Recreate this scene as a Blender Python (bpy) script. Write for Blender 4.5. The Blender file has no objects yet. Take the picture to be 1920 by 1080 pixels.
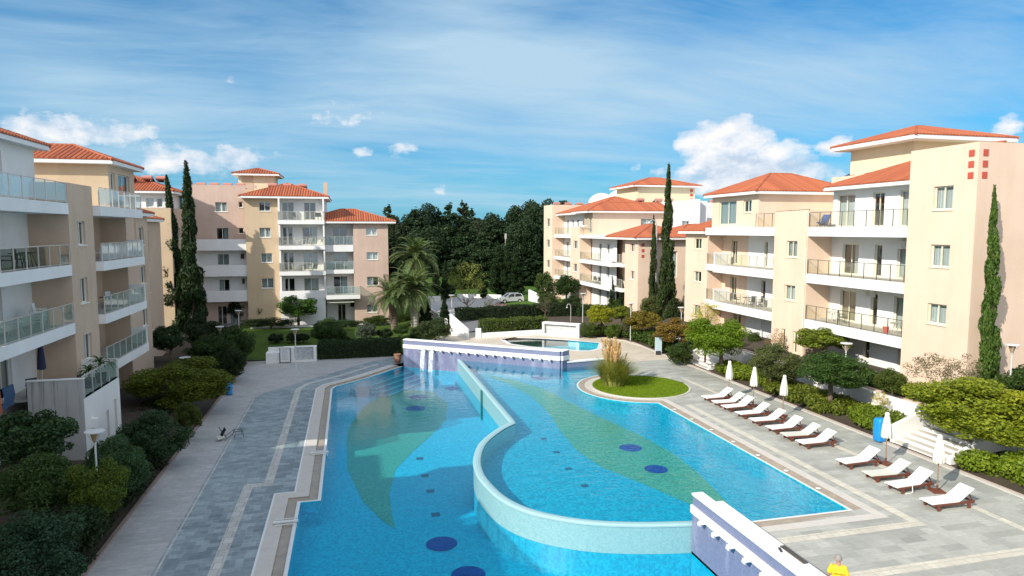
import bpy, bmesh, math, random
import numpy as np
from mathutils import Vector, Matrix
from mathutils.geometry import tessellate_polygon
R = math.radians
random.seed(7)
rng = np.random.default_rng(7)
sc = bpy.context.scene
col = sc.collection

# ---------------------------------------------------------------- camera
F, CH, PITCH, YAW = 1240.0, 11.0, R(4.98), R(13.8)
cam_d = bpy.data.cameras.new('camera'); cam = bpy.data.objects.new('camera', cam_d); col.objects.link(cam)
cam.location = (0, 0, CH); cam.rotation_euler = (R(90) - PITCH, 0, -YAW)
cam_d.sensor_width = 36; cam_d.lens = 36 * F / 1920; cam_d.clip_start = 0.3; cam_d.clip_end = 3000
sc.camera = cam

# ---------------------------------------------------------------- sun + sky
SUN_EL, SH = R(32), (0.857, 0.515)               # SH: where shadows point on the ground
sd = Vector((-SH[0] * math.cos(SUN_EL), -SH[1] * math.cos(SUN_EL), math.sin(SUN_EL)))
sun_d = bpy.data.lights.new('sun', 'SUN'); sun = bpy.data.objects.new('sun', sun_d); col.objects.link(sun)
sun_d.energy = 4.8; sun_d.angle = R(0.53); sun_d.color = (1.0, 0.93, 0.83)
sun.rotation_euler = sd.to_track_quat('Z', 'Y').to_euler(); sun.location = (-30, -20, 40)
sc.view_settings.view_transform = 'Standard'; sc.view_settings.look = 'None'
sc.view_settings.exposure = 0.20; sc.view_settings.gamma = 1
sc.cycles.use_denoising = True
sc.cycles.max_bounces = 7; sc.cycles.diffuse_bounces = 3; sc.cycles.glossy_bounces = 3
sc.cycles.transparent_max_bounces = 14; sc.cycles.caustics_reflective = False; sc.cycles.caustics_refractive = False

class NT:
    """tiny node-tree helper"""
    def __init__(s, tree): s.t = tree; tree.nodes.clear()
    def n(s, kind, ins=None, **kw):
        nd = s.t.nodes.new('ShaderNode' + kind)
        for k, v in kw.items(): setattr(nd, k, v)
        for k, v in (ins or {}).items(): s.set(nd.inputs[k], v)
        return nd
    def set(s, sock, v):
        if hasattr(v, 'is_output') or isinstance(v, bpy.types.NodeSocket): s.t.links.new(v, sock)
        elif isinstance(v, bpy.types.Node): s.t.links.new(v.outputs[0], sock)
        else:
            if isinstance(v, (tuple, list)) and len(v) == 3 and sock.type == 'RGBA': v = (*v, 1)
            sock.default_value = v
    def math(s, op, a, b=None, c=None, clamp=False):
        nd = s.t.nodes.new('ShaderNodeMath'); nd.operation = op; nd.use_clamp = clamp
        s.set(nd.inputs[0], a)
        if b is not None: s.set(nd.inputs[1], b)
        if c is not None: s.set(nd.inputs[2], c)
        return nd.outputs[0]
    def ramp(s, f, stops, interp='LINEAR'):
        nd = s.t.nodes.new('ShaderNodeValToRGB'); s.set(nd.inputs[0], f); cr = nd.color_ramp; cr.interpolation = interp
        while len(cr.elements) < len(stops): cr.elements.new(0.5)
        for e, (p, c) in zip(cr.elements, stops):
            e.position = p; e.color = (*c, 1) if isinstance(c, (tuple, list)) else (c, c, c, 1)
        return nd.outputs[0]
    def mix(s, f, a, b, mode='MIX'):
        nd = s.t.nodes.new('ShaderNodeMix'); nd.data_type = 'RGBA'; nd.blend_type = mode
        s.set(nd.inputs[0], f); s.set(nd.inputs[6], a); s.set(nd.inputs[7], b); return nd.outputs[2]
    def noise(s, v, scale, detail=3, rough=0.55, dist=0.0):
        nd = s.n('TexNoise', {'Scale': scale, 'Detail': detail, 'Roughness': rough, 'Distortion': dist})
        if v is not None: s.set(nd.inputs['Vector'], v)
        return nd.outputs[0]
    def schlick(s, f0, normal=None):
        """fresnel that is the same from both sides of a thin sheet"""
        g = s.n('NewGeometry'); nn = normal if normal is not None else g.outputs['Normal']
        d = s.n('VectorMath', {0: nn, 1: g.outputs['Incoming']}, operation='DOT_PRODUCT').outputs['Value']
        k = s.math('POWER', s.math('SUBTRACT', 1.0, s.math('ABSOLUTE', d), clamp=True), 5.0)
        return s.math('MULTIPLY_ADD', k, 1 - f0, f0, clamp=True)
    def mapv(s, v, scale=(1, 1, 1), loc=(0, 0, 0), rot=(0, 0, 0)):
        nd = s.n('Mapping', {'Scale': scale, 'Location': loc, 'Rotation': rot}); s.set(nd.inputs[0], v); return nd.outputs[0]

# ---- world: Nishita sky with thin high cloud and some cumulus near the horizon
w = bpy.data.worlds.new('World'); sc.world = w; w.use_nodes = True
T = NT(w.node_tree)
sky = T.n('TexSky', sky_type='NISHITA', sun_disc=False, sun_elevation=SUN_EL, altitude=0, air_density=1.0, dust_density=0.4, ozone_density=2.5)
sky.sun_rotation = math.atan2(sd.x, sd.y)
tc = T.n('TexCoord').outputs['Generated']
sep = T.n('SeparateXYZ', {0: tc})
zz = T.math('MAXIMUM', sep.outputs[2], 0.015)
# flat cloud-layer coordinates (direction projected on a high sheet)
cx = T.math('DIVIDE', sep.outputs[0], T.math('ADD', zz, 0.12)); cy = T.math('DIVIDE', sep.outputs[1], T.math('ADD', zz, 0.12))
cv = T.n('CombineXYZ', {0: cx, 1: cy, 2: 0.0}).outputs[0]
warp = T.noise(T.mapv(cv, (0.5, 0.5, 1)), 0.9, 3)
cvw = T.n('CombineXYZ', {0: T.math('ADD', cx, T.math('MULTIPLY', warp, 1.6)), 1: T.math('ADD', cy, T.math('MULTIPLY', warp, 0.9)), 2: 0.0}).outputs[0]
cir = T.noise(T.mapv(cvw, (0.33, 0.95, 1), loc=(3.4, 1.2, 0), rot=(0, 0, R(-12))), 0.8, 6, 0.62)
cir2 = T.noise(T.mapv(cvw, (0.55, 1.6, 1), loc=(1.4, 7.2, 0), rot=(0, 0, R(14))), 2.2, 5, 0.68)
cirf = T.math('ADD', T.math('MULTIPLY', cir, 0.8), T.math('MULTIPLY', cir2, 0.2))
cirf0 = cirf
az = T.math('ARCTAN2', sep.outputs[0], sep.outputs[1]); el = T.math('ARCSINE', sep.outputs[2])
av = T.n('CombineXYZ', {0: az, 1: T.math('MULTIPLY', el, 1.5), 2: 0.0}).outputs[0]
n1 = T.noise(av, 17.0, 7, 0.58); n2 = T.noise(av, 6.0, 3, 0.5)
def blob(px, py, rx, ry, k=1.0):
    """soft ellipse round a fixed direction of the sky"""
    u = (px - 960) / F; v = (540 - py) / F
    f = math.cos(PITCH) + v * math.sin(PITCH); z = -math.sin(PITCH) + v * math.cos(PITCH)
    X = u * math.cos(YAW) + f * math.sin(YAW); Y = f * math.cos(YAW) - u * math.sin(YAW)
    a0 = math.atan2(X, Y); e0 = math.atan2(z, math.hypot(X, Y))
    da = T.math('DIVIDE', T.math('SUBTRACT', az, a0), rx); de = T.math('DIVIDE', T.math('SUBTRACT', el, e0), ry)
    # flatter below than above
    d = T.math('SQRT', T.math('ADD', T.math('MULTIPLY', da, da), T.math('MULTIPLY', de, de)))
    return T.math('MULTIPLY', T.math('SUBTRACT', 1.0, d), k)
wisp = None      # broad bright streaks of high cloud
for b in ((900, 40, .20, .13), (1020, 130, .30, .12), (780, 190, .30, .06), (1600, 120, .42, .10), (150, 150, .30, .07), (1150, 215, .30, .08)):
    m = blob(*b); wisp = m if wisp is None else T.math('MAXIMUM', wisp, m)
wisp = T.math('MAXIMUM', wisp, 0.0)
cirm = T.ramp(T.math('ADD', T.math('SUBTRACT', cirf0, 0.035), T.math('MULTIPLY', wisp, 0.17)), [(0.40, 0.0), (0.52, 0.40), (0.68, 0.90)])
blobs = [(1362, 290, .085, .062, 1.15), (1410, 312, .14, .050, 1.05), (1565, 278, .045, .022, .85), (1480, 306, .06, .028, .85), (100, 245, .13, .032, .8),
         (340, 300, .07, .034, .62), (450, 290, .06, .026, .56), (640, 217, .08, .022, .34), (430, 152, .07, .022, .18), (690, 283, .09, .018, .30),
         (838, 356, .05, .014, .16), (1900, 236, .03, .02, .55), (1240, 318, .04, .02, .42), (1330, 338, .11, .030, .55)]
cm = None
for b in blobs:
    m = blob(*b); cm = m if cm is None else T.math('MAXIMUM', cm, m)
cum = T.math('ADD', cm, T.math('MULTIPLY', T.math('SUBTRACT', T.math('ADD', T.math('MULTIPLY', n1, .65), T.math('MULTIPLY', n2, .35)), 0.5), 2.5))
cumm = T.ramp(cum, [(0.22, 0.0), (0.36, 0.55), (0.62, 0.95)])
inb = T.ramp(T.math('ADD', cm, 0.22), [(0.0, 0.0), (0.30, 1.0)])
cumm = T.math('MULTIPLY', cumm, inb)
# lit tops, greyer undersides
sh_n = T.noise(T.mapv(av, (1, 1, 1), loc=(0.012, -0.020, 0)), 17.0, 7, 0.58)
lit = T.ramp(T.math('ADD', T.math('MULTIPLY', T.math('SUBTRACT', n1, sh_n), 3.2), 0.55), [(0.0, (0.56, 0.66, 0.80)), (0.5, (0.80, 0.85, 0.93)), (1.0, (1.0, 0.98, 0.96))])
K = 8.6
cloud_c = T.n('VectorMath', {0: lit, 1: (K, K, K)}, operation='MULTIPLY').outputs[0]
skyc = T.mix(1.0, sky.outputs[0], (0.19, 0.76, 1.08), 'MULTIPLY')
base = T.mix(T.ramp(el, [(0.0, 0.60), (0.12, 0.34), (0.45, 0.05)]), skyc, (2.0, 4.2, 6.1))
c1 = T.mix(cirm, base, (4.2, 5.9, 7.2))
# unseen bright cloud added behind and above the camera to fill the shade
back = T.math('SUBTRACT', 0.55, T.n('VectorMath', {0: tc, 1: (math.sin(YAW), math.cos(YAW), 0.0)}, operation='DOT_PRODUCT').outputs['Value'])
back_fill = T.math('MULTIPLY', T.ramp(back, [(0.0, 0.0), (0.45, 1.0)]), 0.72)
c1 = T.mix(back_fill, c1, (9.2, 9.8, 10.8))
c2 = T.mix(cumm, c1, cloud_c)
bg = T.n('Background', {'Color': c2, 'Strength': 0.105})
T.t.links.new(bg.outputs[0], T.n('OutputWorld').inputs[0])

# ---------------------------------------------------------------- picture -> place
def ray(px, py):
    u = (px - 960) / F; v = (540 - py) / F
    f = math.cos(PITCH) + v * math.sin(PITCH); z = -math.sin(PITCH) + v * math.cos(PITCH)
    return (u * math.cos(YAW) + f * math.sin(YAW), f * math.cos(YAW) - u * math.sin(YAW), z)
def G(px, py, z=0.0):
    r = ray(px, py); t = (z - CH) / r[2]; return (r[0] * t, r[1] * t)
def PX(px, py, X):
    r = ray(px, py); t = X / r[0]; return (r[1] * t, CH + r[2] * t)
def PY(px, py, Y):
    r = ray(px, py); t = Y / r[1]; return (r[0] * t, CH + r[2] * t)
def dep(X, Y): return X * math.sin(YAW) + Y * math.cos(YAW)

# ---------------------------------------------------------------- object helpers
def tag(o, label=None, cat=None, group=None, kind=None):
    if label: o['label'] = label
    if cat: o['category'] = cat
    if group: o['group'] = group
    if kind: o['kind'] = kind
    return o
def thing(name, label, cat, loc=(0, 0, 0), rz=0, group=None):
    o = bpy.data.objects.new(name, None); col.objects.link(o); o.location = loc; o.rotation_euler = (0, 0, rz)
    o.empty_display_size = 0.2
    return tag(o, label, cat, group)
class MB:
    def __init__(s): s.v = []; s.f = []; s.mi = []; s.cur = 0
    def vert(s, *p):
        s.v.append(tuple(p)); return len(s.v) - 1
    def poly(s, pts):
        i = len(s.v); s.v += [tuple(p) for p in pts]; s.f.append(tuple(range(i, i + len(pts)))); s.mi.append(s.cur)
    def box(s, x0, x1, y0, y1, z0, z1):
        i = len(s.v)
        s.v += [(x0, y0, z0), (x1, y0, z0), (x1, y1, z0), (x0, y1, z0), (x0, y0, z1), (x1, y0, z1), (x1, y1, z1), (x0, y1, z1)]
        for q in ((0, 3, 2, 1), (4, 5, 6, 7), (0, 1, 5, 4), (1, 2, 6, 5), (2, 3, 7, 6), (3, 0, 4, 7)):
            s.f.append(tuple(i + k for k in q)); s.mi.append(s.cur)
    def obox(s, c, ux, uy, uz, a, b, d):
        """box centred at c with unit axes and half sizes"""
        c, ux, uy, uz = map(Vector, (c, ux, uy, uz)); i = len(s.v)
        for k in ((-1, -1, -1), (1, -1, -1), (1, 1, -1), (-1, 1, -1), (-1, -1, 1), (1, -1, 1), (1, 1, 1), (-1, 1, 1)):
            s.v.append(tuple(c + ux * a * k[0] + uy * b * k[1] + uz * d * k[2]))
        for q in ((0, 3, 2, 1), (4, 5, 6, 7), (0, 1, 5, 4), (1, 2, 6, 5), (2, 3, 7, 6), (3, 0, 4, 7)):
            s.f.append(tuple(i + k for k in q)); s.mi.append(s.cur)
    def beam(s, p, q, w=0.03, h=None):
        p, q = Vector(p), Vector(q); d = q - p; L = d.length
        if L < 1e-6: return
        d /= L; up = Vector((0, 0, 1)) if abs(d.z) < 0.9 else Vector((1, 0, 0))
        x = d.cross(up).normalized(); y = x.cross(d)
        s.obox((p + q) / 2, d, x, y, L / 2, w / 2, (h or w) / 2)
    def tube(s, p, q, r0, r1=None, n=8, cap=True):
        r1 = r0 if r1 is None else r1
        p, q = Vector(p), Vector(q); d = (q - p).normalized(); up = Vector((0, 0, 1)) if abs(d.z) < 0.9 else Vector((1, 0, 0))
        x = d.cross(up).normalized(); y = x.cross(d); i = len(s.v)
        for k in range(n):
            a = 2 * math.pi * k / n; o = x * math.cos(a) + y * math.sin(a)
            s.v.append(tuple(p + o * r0)); s.v.append(tuple(q + o * r1))
        for k in range(n):
            a, b = i + 2 * k, i + 2 * ((k + 1) % n); s.f.append((a, b, b + 1, a + 1)); s.mi.append(s.cur)
        if cap:
            s.f.append(tuple(i + 2 * k + 1 for k in range(n))); s.f.append(tuple(i + 2 * k for k in range(n - 1, -1, -1))); s.mi += [s.cur] * 2
    def path(s, pts, r, n=7):
        for a, b, ra, rb in zip(pts[:-1], pts[1:], r[:-1], r[1:]): s.tube(a, b, ra, rb, n)
    def lathe(s, prof, c=(0, 0, 0), n=16):
        i = len(s.v); m = len(prof)
        for k in range(n):
            a = 2 * math.pi * k / n
            for (r, z) in prof: s.v.append((c[0] + r * math.cos(a), c[1] + r * math.sin(a), c[2] + z))
        for k in range(n):
            for j in range(m - 1):
                a, b = i + k * m + j, i + ((k + 1) % n) * m + j
                s.f.append((a, b, b + 1, a + 1)); s.mi.append(s.cur)
    def prism(s, pts, z0, z1, bottom=False):
        """vertical prism over a 2-D outline"""
        pts = list(pts); n = len(pts)
        area = sum(pts[k][0] * pts[(k + 1) % n][1] - pts[(k + 1) % n][0] * pts[k][1] for k in range(n))
        if area < 0: pts.reverse()
        s.sheet([pts], z1)
        i = len(s.v)
        for p in pts: s.v.append((p[0], p[1], z0)); s.v.append((p[0], p[1], z1))
        for k in range(n):
            a, b = i + 2 * k, i + 2 * ((k + 1) % n); s.f.append((a, b, b + 1, a + 1)); s.mi.append(s.cur)
        if bottom: s.sheet([pts], z0, True)
    def sheet(s, loops, z, flip=False):
        L = [[Vector((p[0], p[1], 0)) for p in lp] for lp in loops]
        flat = [p for lp in L for p in lp]; i = len(s.v)
        s.v += [(p.x, p.y, z) for p in flat]
        for t in tessellate_polygon(L):
            a, b, c = (flat[k] for k in t)
            up = (b - a).cross(c - a).z > 0
            t = t if up != flip else t[::-1]
            s.f.append(tuple(i + k for k in t)); s.mi.append(s.cur)
    def wall_loop(s, pts, z0, z1, closed=True):
        n = len(pts); i = len(s.v)
        for p in pts: s.v.append((p[0], p[1], z0)); s.v.append((p[0], p[1], z1))
        for k in range(n if closed else n - 1):
            a, b = i + 2 * k, i + 2 * ((k + 1) % n); s.f.append((a, b, b + 1, a + 1)); s.mi.append(s.cur)
    def build(s, name, mats, parent=None, smooth=False, loc=None):
        me = bpy.data.meshes.new(name); me.from_pydata(s.v, [], s.f)
        mats = mats if isinstance(mats, (list, tuple)) else [mats]
        for m in mats: me.materials.append(m)
        if any(s.mi): me.polygons.foreach_set('material_index', s.mi)
        if smooth: me.polygons.foreach_set('use_smooth', [True] * len(me.polygons))
        me.update()
        o = bpy.data.objects.new(name, me); col.objects.link(o)
        if parent is not None: o.parent = parent
        if loc: o.location = loc
        return o
def fast_mesh(name, V, nq, mat):
    """V: (4*nq, 3) array of quads"""
    me = bpy.data.meshes.new(name); me.vertices.add(4 * nq); me.vertices.foreach_set('co', V.astype(np.float32).ravel())
    me.loops.add(4 * nq); me.loops.foreach_set('vertex_index', np.arange(4 * nq, dtype=np.int32))
    me.polygons.add(nq); me.polygons.foreach_set('loop_start', np.arange(0, 4 * nq, 4, dtype=np.int32))
    me.polygons.foreach_set('loop_total', np.full(nq, 4, dtype=np.int32))
    me.update(calc_edges=True); me.materials.append(mat); return me
kids = {}
def copy_tree(o, parent=None, name=None):
    c = o.copy(); col.objects.link(c); c.parent = parent
    for ch in list(o.children): copy_tree(ch, c)
    return c
def noshare(o): return o

# ---------------------------------------------------------------- materials
def newmat(name):
    m = bpy.data.materials.new(name); m.use_nodes = True; return m, NT(m.node_tree)
def finish(T, bsdf): T.t.links.new(bsdf.outputs[0], T.n('OutputMaterial').inputs[0])
def P(T, **kw):
    ins = {k.replace('_', ' '): v for k, v in kw.items()}
    return T.n('BsdfPrincipled', ins)
def simple(name, c, rough=0.6, var=0.12, scale=3.0, metal=0.0, bump=0.0, spec=0.5):
    m, T = newmat(name); co = T.n('TexCoord').outputs['Object']
    n = T.noise(co, scale, 4, 0.6)
    cc = T.mix(n, tuple(x * (1 - var) for x in c), tuple(min(1, x * (1 + var)) for x in c))
    kw = dict(Base_Color=cc, Roughness=rough, Metallic=metal, Specular_IOR_Level=spec)
    if bump: kw['Normal'] = T.n('Bump', {'Height': T.noise(co, scale * 14, 3), 'Strength': bump, 'Distance': 0.02}).outputs[0]
    finish(T, P(T, **kw)); return m
def stucco(name, c, dirt=0.16):
    m, T = newmat(name); co = T.n('TexCoord').outputs['Object']
    a = T.noise(co, 0.35, 4, 0.6); b = T.noise(T.mapv(co, (1.5, 1.5, 0.16)), 1.0, 5, 0.62); d = T.noise(co, 9.0, 4, 0.7)
    f = T.math('ADD', T.math('MULTIPLY', a, 0.50), T.math('ADD', T.math('MULTIPLY', b, 0.32), T.math('MULTIPLY', d, 0.18)))
    f = T.ramp(f, [(0.30, 0.0), (0.64, 1.0)])
    cc = T.mix(f, tuple(x * k for x, k in zip(c, (1 - dirt, 1 - dirt * 1.1, 1 - dirt * 1.25))), tuple(min(.95, x * (1 + dirt * 0.35)) for x in c))
    bp = T.n('Bump', {'Height': T.noise(co, 60, 3), 'Strength': 0.25, 'Distance': 0.01}).outputs[0]
    finish(T, P(T, Base_Color=cc, Roughness=0.9, Specular_IOR_Level=0.2, Normal=bp)); return m
M = {}
M['beige'] = stucco('beige_stucco', (0.60, 0.46, 0.35), 0.20)
M['sand'] = stucco('sand_stucco', (0.60, 0.47, 0.32))
M['pink'] = stucco('pink_stucco', (0.57, 0.43, 0.355), 0.20)
M['peach'] = stucco('peach_stucco', (0.77, 0.59, 0.45), 0.13)
M['cream'] = stucco('cream_stucco', (0.74, 0.64, 0.44), 0.08)
M['white'] = stucco('white_render', (0.80, 0.80, 0.79), 0.11)
M['whitewash'] = stucco('whitewash', (0.82, 0.81, 0.78), 0.10)
def stain():
    m, T = newmat('streaked_white_render'); co = T.n('TexCoord').outputs['Object']; s = T.n('SeparateXYZ', {0: co})
    st_ = T.noise(T.mapv(co, (3.2, 3.2, 0.10)), 1.6, 4, 0.6); top = T.math('MULTIPLY', T.math('SUBTRACT', s.outputs[2], 1.4), 0.42, clamp=True)
    f = T.math('MULTIPLY', T.ramp(st_, [(0.50, 0.0), (0.62, 1.0)]), top); n = T.noise(co, 0.8, 4)
    c = T.mix(n, (0.38, 0.37, 0.36), (0.54, 0.53, 0.51)); c = T.mix(T.math('MULTIPLY', f, 0.9), c, (0.07, 0.066, 0.06))
    finish(T, P(T, Base_Color=c, Roughness=0.9)); return m
M['stain'] = stain()
M['floor'] = simple('balcony_tile', (0.50, 0.46, 0.40), 0.7)
M['frame'] = simple('window_frame_paint', (0.78, 0.76, 0.70), 0.45, 0.04)
M['framecream'] = simple('cream_frame_paint', (0.80, 0.74, 0.56), 0.5, 0.04)
M['alu'] = simple('aluminium', (0.62, 0.60, 0.56), 0.4, 0.05, metal=0.4)
M['darkmetal'] = simple('dark_metal', (0.10, 0.085, 0.07), 0.45, 0.1, metal=0.3)
M['blackmetal'] = simple('black_metal', (0.02, 0.022, 0.025), 0.4)
M['curtain'] = None
M['lampwhite'] = simple('lamp_paint', (0.62, 0.64, 0.62), 0.45, 0.08)
M['lampglass'] = simple('amber_lamp_glass', (0.42, 0.27, 0.13), 0.35, 0.15)
M['wood'] = simple('red_brown_wood', (0.15, 0.045, 0.025), 0.45, 0.3, 12)
M['pole_wood'] = simple('pole_wood', (0.30, 0.17, 0.09), 0.5, 0.2, 12)
M['canvas'] = simple('cream_canvas', (0.74, 0.71, 0.62), 0.9, 0.06, 6, bump=0.15)
M['sling'] = simple('white_sling', (0.80, 0.79, 0.75), 0.75, 0.04, 6, bump=0.1)
M['sling2'] = simple('offwhite_sling', (0.60, 0.60, 0.52), 0.75, 0.05, 6, bump=0.1)
M['plasticw'] = simple('white_plastic', (0.72, 0.73, 0.72), 0.45, 0.05)
M['plasticb'] = simple('black_plastic', (0.03, 0.03, 0.035), 0.5, 0.05)
M['blue'] = simple('blue_plastic', (0.01, 0.26, 0.66), 0.4, 0.1)
M['bluefab'] = simple('blue_fabric', (0.015, 0.06, 0.22), 0.8, 0.2)
M['red'] = simple('red_plastic', (0.62, 0.05, 0.03), 0.5, 0.1)
M['redsq'] = simple('red_tile', (0.50, 0.085, 0.05), 0.6, 0.12)
M['tank'] = simple('pink_tank_cover', (0.47, 0.20, 0.16), 0.65, 0.15)
M['panel'] = simple('solar_glass', (0.03, 0.03, 0.05), 0.15, 0.1)
M['terracotta'] = simple('terracotta', (0.55, 0.26, 0.17), 0.8, 0.15)
M['orangecloth'] = simple('orange_towel', (0.42, 0.13, 0.06), 0.95, 0.2, 8)
M['bluecloth'] = simple('blue_towel', (0.04, 0.08, 0.16), 0.95, 0.2, 8)
M['asphalt'] = simple('asphalt', (0.16, 0.16, 0.165), 0.9, 0.2, 2)
M['concrete'] = simple('concrete', (0.45, 0.43, 0.40), 0.85, 0.15, 1.5, bump=0.1)
M['redpave'] = simple('red_paving', (0.36, 0.20, 0.17), 0.85, 0.15, 2)
M['rubber'] = simple('tyre_rubber', (0.02, 0.02, 0.02), 0.8)
M['carpaint'] = simple('silver_car_paint', (0.62, 0.64, 0.66), 0.25, 0.02, metal=0.3)
M['carglass'] = simple('car_glass', (0.02, 0.025, 0.03), 0.08)
M['chrome'] = simple('chrome', (0.6, 0.6, 0.6), 0.15, 0.02, metal=1.0)
M['dome'] = simple('white_dome_shell', (0.80, 0.81, 0.82), 0.6, 0.05, 0.4)
M['kerbpink'] = simple('pink_kerb_stone', (0.58, 0.43, 0.35), 0.8, 0.15, 3)
M['brownkerb'] = simple('brown_kerb_stone', (0.27, 0.20, 0.17), 0.85, 0.2, 3)
M['skin'] = simple('skin', (0.42, 0.22, 0.14), 0.55, 0.06)
M['yellow'] = simple('yellow_cotton', (0.85, 0.58, 0.02), 0.85, 0.05, 8)
M['navy'] = simple('navy_cloth', (0.02, 0.03, 0.07), 0.85, 0.1, 8)
M['greycap'] = simple('grey_hair', (0.27, 0.245, 0.225), 0.9, 0.1, 20)
M['ink'] = simple('brown_print', (0.30, 0.16, 0.02), 0.8, 0.0)
M['soil'] = simple('garden_soil', (0.060, 0.045, 0.030), 0.95, 0.4, 1.2, bump=0.4)
M['bark'] = simple('tree_bark', (0.15, 0.11, 0.08), 0.95, 0.35, 5, bump=0.6)
M['paleTrunk'] = simple('pale_trunk', (0.42, 0.38, 0.32), 0.95, 0.35, 5, bump=0.5)

def curtain_mat(name, c):
    m, T = newmat(name); co = T.n('TexCoord').outputs['Object']
    s = T.n('SeparateXYZ', {0: co}); a = T.math('ADD', s.outputs[0], s.outputs[1])
    wv = T.math('SINE', T.math('MULTIPLY', a, 42)); f = T.math('MULTIPLY_ADD', wv, 0.5, 0.5)
    cc = T.mix(f, tuple(x * .74 for x in c), c); finish(T, P(T, Base_Color=cc, Roughness=0.9)); return m
M['curtain'] = curtain_mat('pale_curtain', (0.72, 0.73, 0.70)); M['curtain2'] = curtain_mat('grey_curtain', (0.42, 0.46, 0.44)); M['curtain3'] = curtain_mat('ochre_curtain', (0.42, 0.33, 0.21))
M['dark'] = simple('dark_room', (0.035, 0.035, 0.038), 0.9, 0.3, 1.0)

def glass(name, tint, gl=0.12, base=0.0, rough=0.02):
    m, T = newmat(name)
    fr = T.schlick(0.05)
    fac = T.math('ADD', T.math('MULTIPLY', fr, 1.0), gl, clamp=True)
    mix = T.n('MixShader', {0: fac, 1: T.n('BsdfTransparent', {0: tint}).outputs[0], 2: T.n('BsdfGlossy', {'Color': (0.9, 0.95, 0.97), 'Roughness': rough}).outputs[0]})
    finish(T, mix); return m
M['glass'] = glass('window_glass', (0.80, 0.87, 0.87), 0.10)
def rail_glass(name, tint, dif, k):
    m, T = newmat(name)
    fr = T.schlick(0.05)
    a = T.n('MixShader', {0: k, 1: T.n('BsdfTransparent', {0: tint}).outputs[0], 2: T.n('BsdfDiffuse', {0: dif}).outputs[0]})
    mix = T.n('MixShader', {0: T.math('ADD', fr, 0.02, clamp=True), 1: a.outputs[0], 2: T.n('BsdfGlossy', {'Color': (0.9, 0.95, 0.97), 'Roughness': 0.03}).outputs[0]})
    finish(T, mix); return m
M['rail_green'] = rail_glass('green_balustrade_glass', (0.62, 0.78, 0.74), (0.55, 0.68, 0.66), 0.16)
M['rail_white'] = rail_glass('frosted_balustrade_glass', (0.80, 0.90, 0.90), (0.70, 0.78, 0.79), 0.42)
M['rail_dark'] = rail_glass('smoked_balustrade_glass', (0.50, 0.55, 0.52), (0.2, 0.2, 0.18), 0.12)
M['rail_clear'] = rail_glass('clear_balustrade_glass', (0.93, 0.94, 0.86), (0.75, 0.72, 0.58), 0.10)

def tile_mat():
    m, T = newmat('terracotta_roof_tiles'); co = T.n('TexCoord').outputs['Object']; g = T.n('NewGeometry')
    r = g.outputs['Random Per Island']
    n = T.noise(co, 1.3, 4, 0.6); n2 = T.noise(co, 14, 2)
    c = T.mix(r, (0.27, 0.060, 0.027), (0.44, 0.122, 0.047)); c = T.mix(T.math('MULTIPLY', n, 0.5), c, (0.36, 0.10, 0.06)); c = T.mix(T.math('MULTIPLY', n2, 0.3), c, (0.55, 0.24, 0.12))
    s = T.n('SeparateXYZ', {0: co}).outputs[2]      # tile laps up the slope
    lap = T.math('FRACT', T.math('MULTIPLY', s, 8.5))
    bp = T.n('Bump', {'Height': lap, 'Strength': 0.6, 'Distance': 0.03}).outputs[0]
    finish(T, P(T, Base_Color=c, Roughness=0.8, Specular_IOR_Level=0.3, Normal=bp)); return m
M['tile'] = tile_mat()

def paving(name, c1, c2, mortar, bw=0.6, bh=0.3, rot=0.0, var=1.0):
    m, T = newmat(name); co = T.n('TexCoord').outputs['Object']
    v = T.mapv(co, rot=(0, 0, rot))
    br = T.n('TexBrick', {'Vector': v, 'Color1': c1, 'Color2': c2, 'Mortar': mortar, 'Scale': 1.0, 'Mortar Size': 0.014, 'Bias': 0.0, 'Brick Width': bw, 'Row Height': bh})
    # per-slab tone from a snapped voronoi-like white noise
    fl = T.n('VectorMath', {0: v, 1: (bw, bh, 1.0)}, operation='DIVIDE').outputs[0]
    s = T.n('SeparateXYZ', {0: fl}); row = T.math('FLOOR', s.outputs[1])
    xo = T.math('FLOOR', T.math('ADD', s.outputs[0], T.math('MULTIPLY', T.math('MODULO', row, 2.0), 0.5)))
    wn = T.n('TexWhiteNoise', {'Vector': T.n('CombineXYZ', {0: xo, 1: row, 2: 0.0}).outputs[0]}, noise_dimensions='2D').outputs[0]
    c = T.mix(T.math('MULTIPLY', T.math('SUBTRACT', wn, 0.0), 0.75 * var), br.outputs[0], tuple(x * 0.60 for x in c2))
    n = T.noise(co, 0.25, 4, 0.6); n2 = T.noise(T.mapv(co, (3, 9, 1), rot=(0, 0, rot)), 1.0, 5, 0.7)
    c = T.mix(T.ramp(n, [(0.35, 0.0), (0.7, 0.35)]), c, tuple(min(1, x * 1.25) for x in c1))
    c = T.mix(T.ramp(n2, [(0.4, 0.0), (0.75, 0.45)]), c, tuple(x * 0.62 for x in c2))
    bp = T.n('Bump', {'Height': n2, 'Strength': 0.15, 'Distance': 0.01}).outputs[0]
    finish(T, P(T, Base_Color=c, Roughness=T.ramp(n2, [(0.3, 0.45), (0.7, 0.75)]), Normal=bp)); return m
M['slate'] = paving('blue_grey_slate', (0.37, 0.43, 0.445), (0.22, 0.27, 0.29), (0.42, 0.45, 0.45), 0.5, 0.31, 0, 1.1)
M['slateR'] = paving('green_grey_slate', (0.48, 0.48, 0.42), (0.385, 0.39, 0.345), (0.46, 0.45, 0.40), 0.9, 0.42, 0, 1.0)
M['stonepath'] = paving('pale_stone_paving', (0.50, 0.49, 0.47), (0.40, 0.39, 0.38), (0.36, 0.355, 0.34), 0.8, 0.27, R(3), 0.5)
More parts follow.
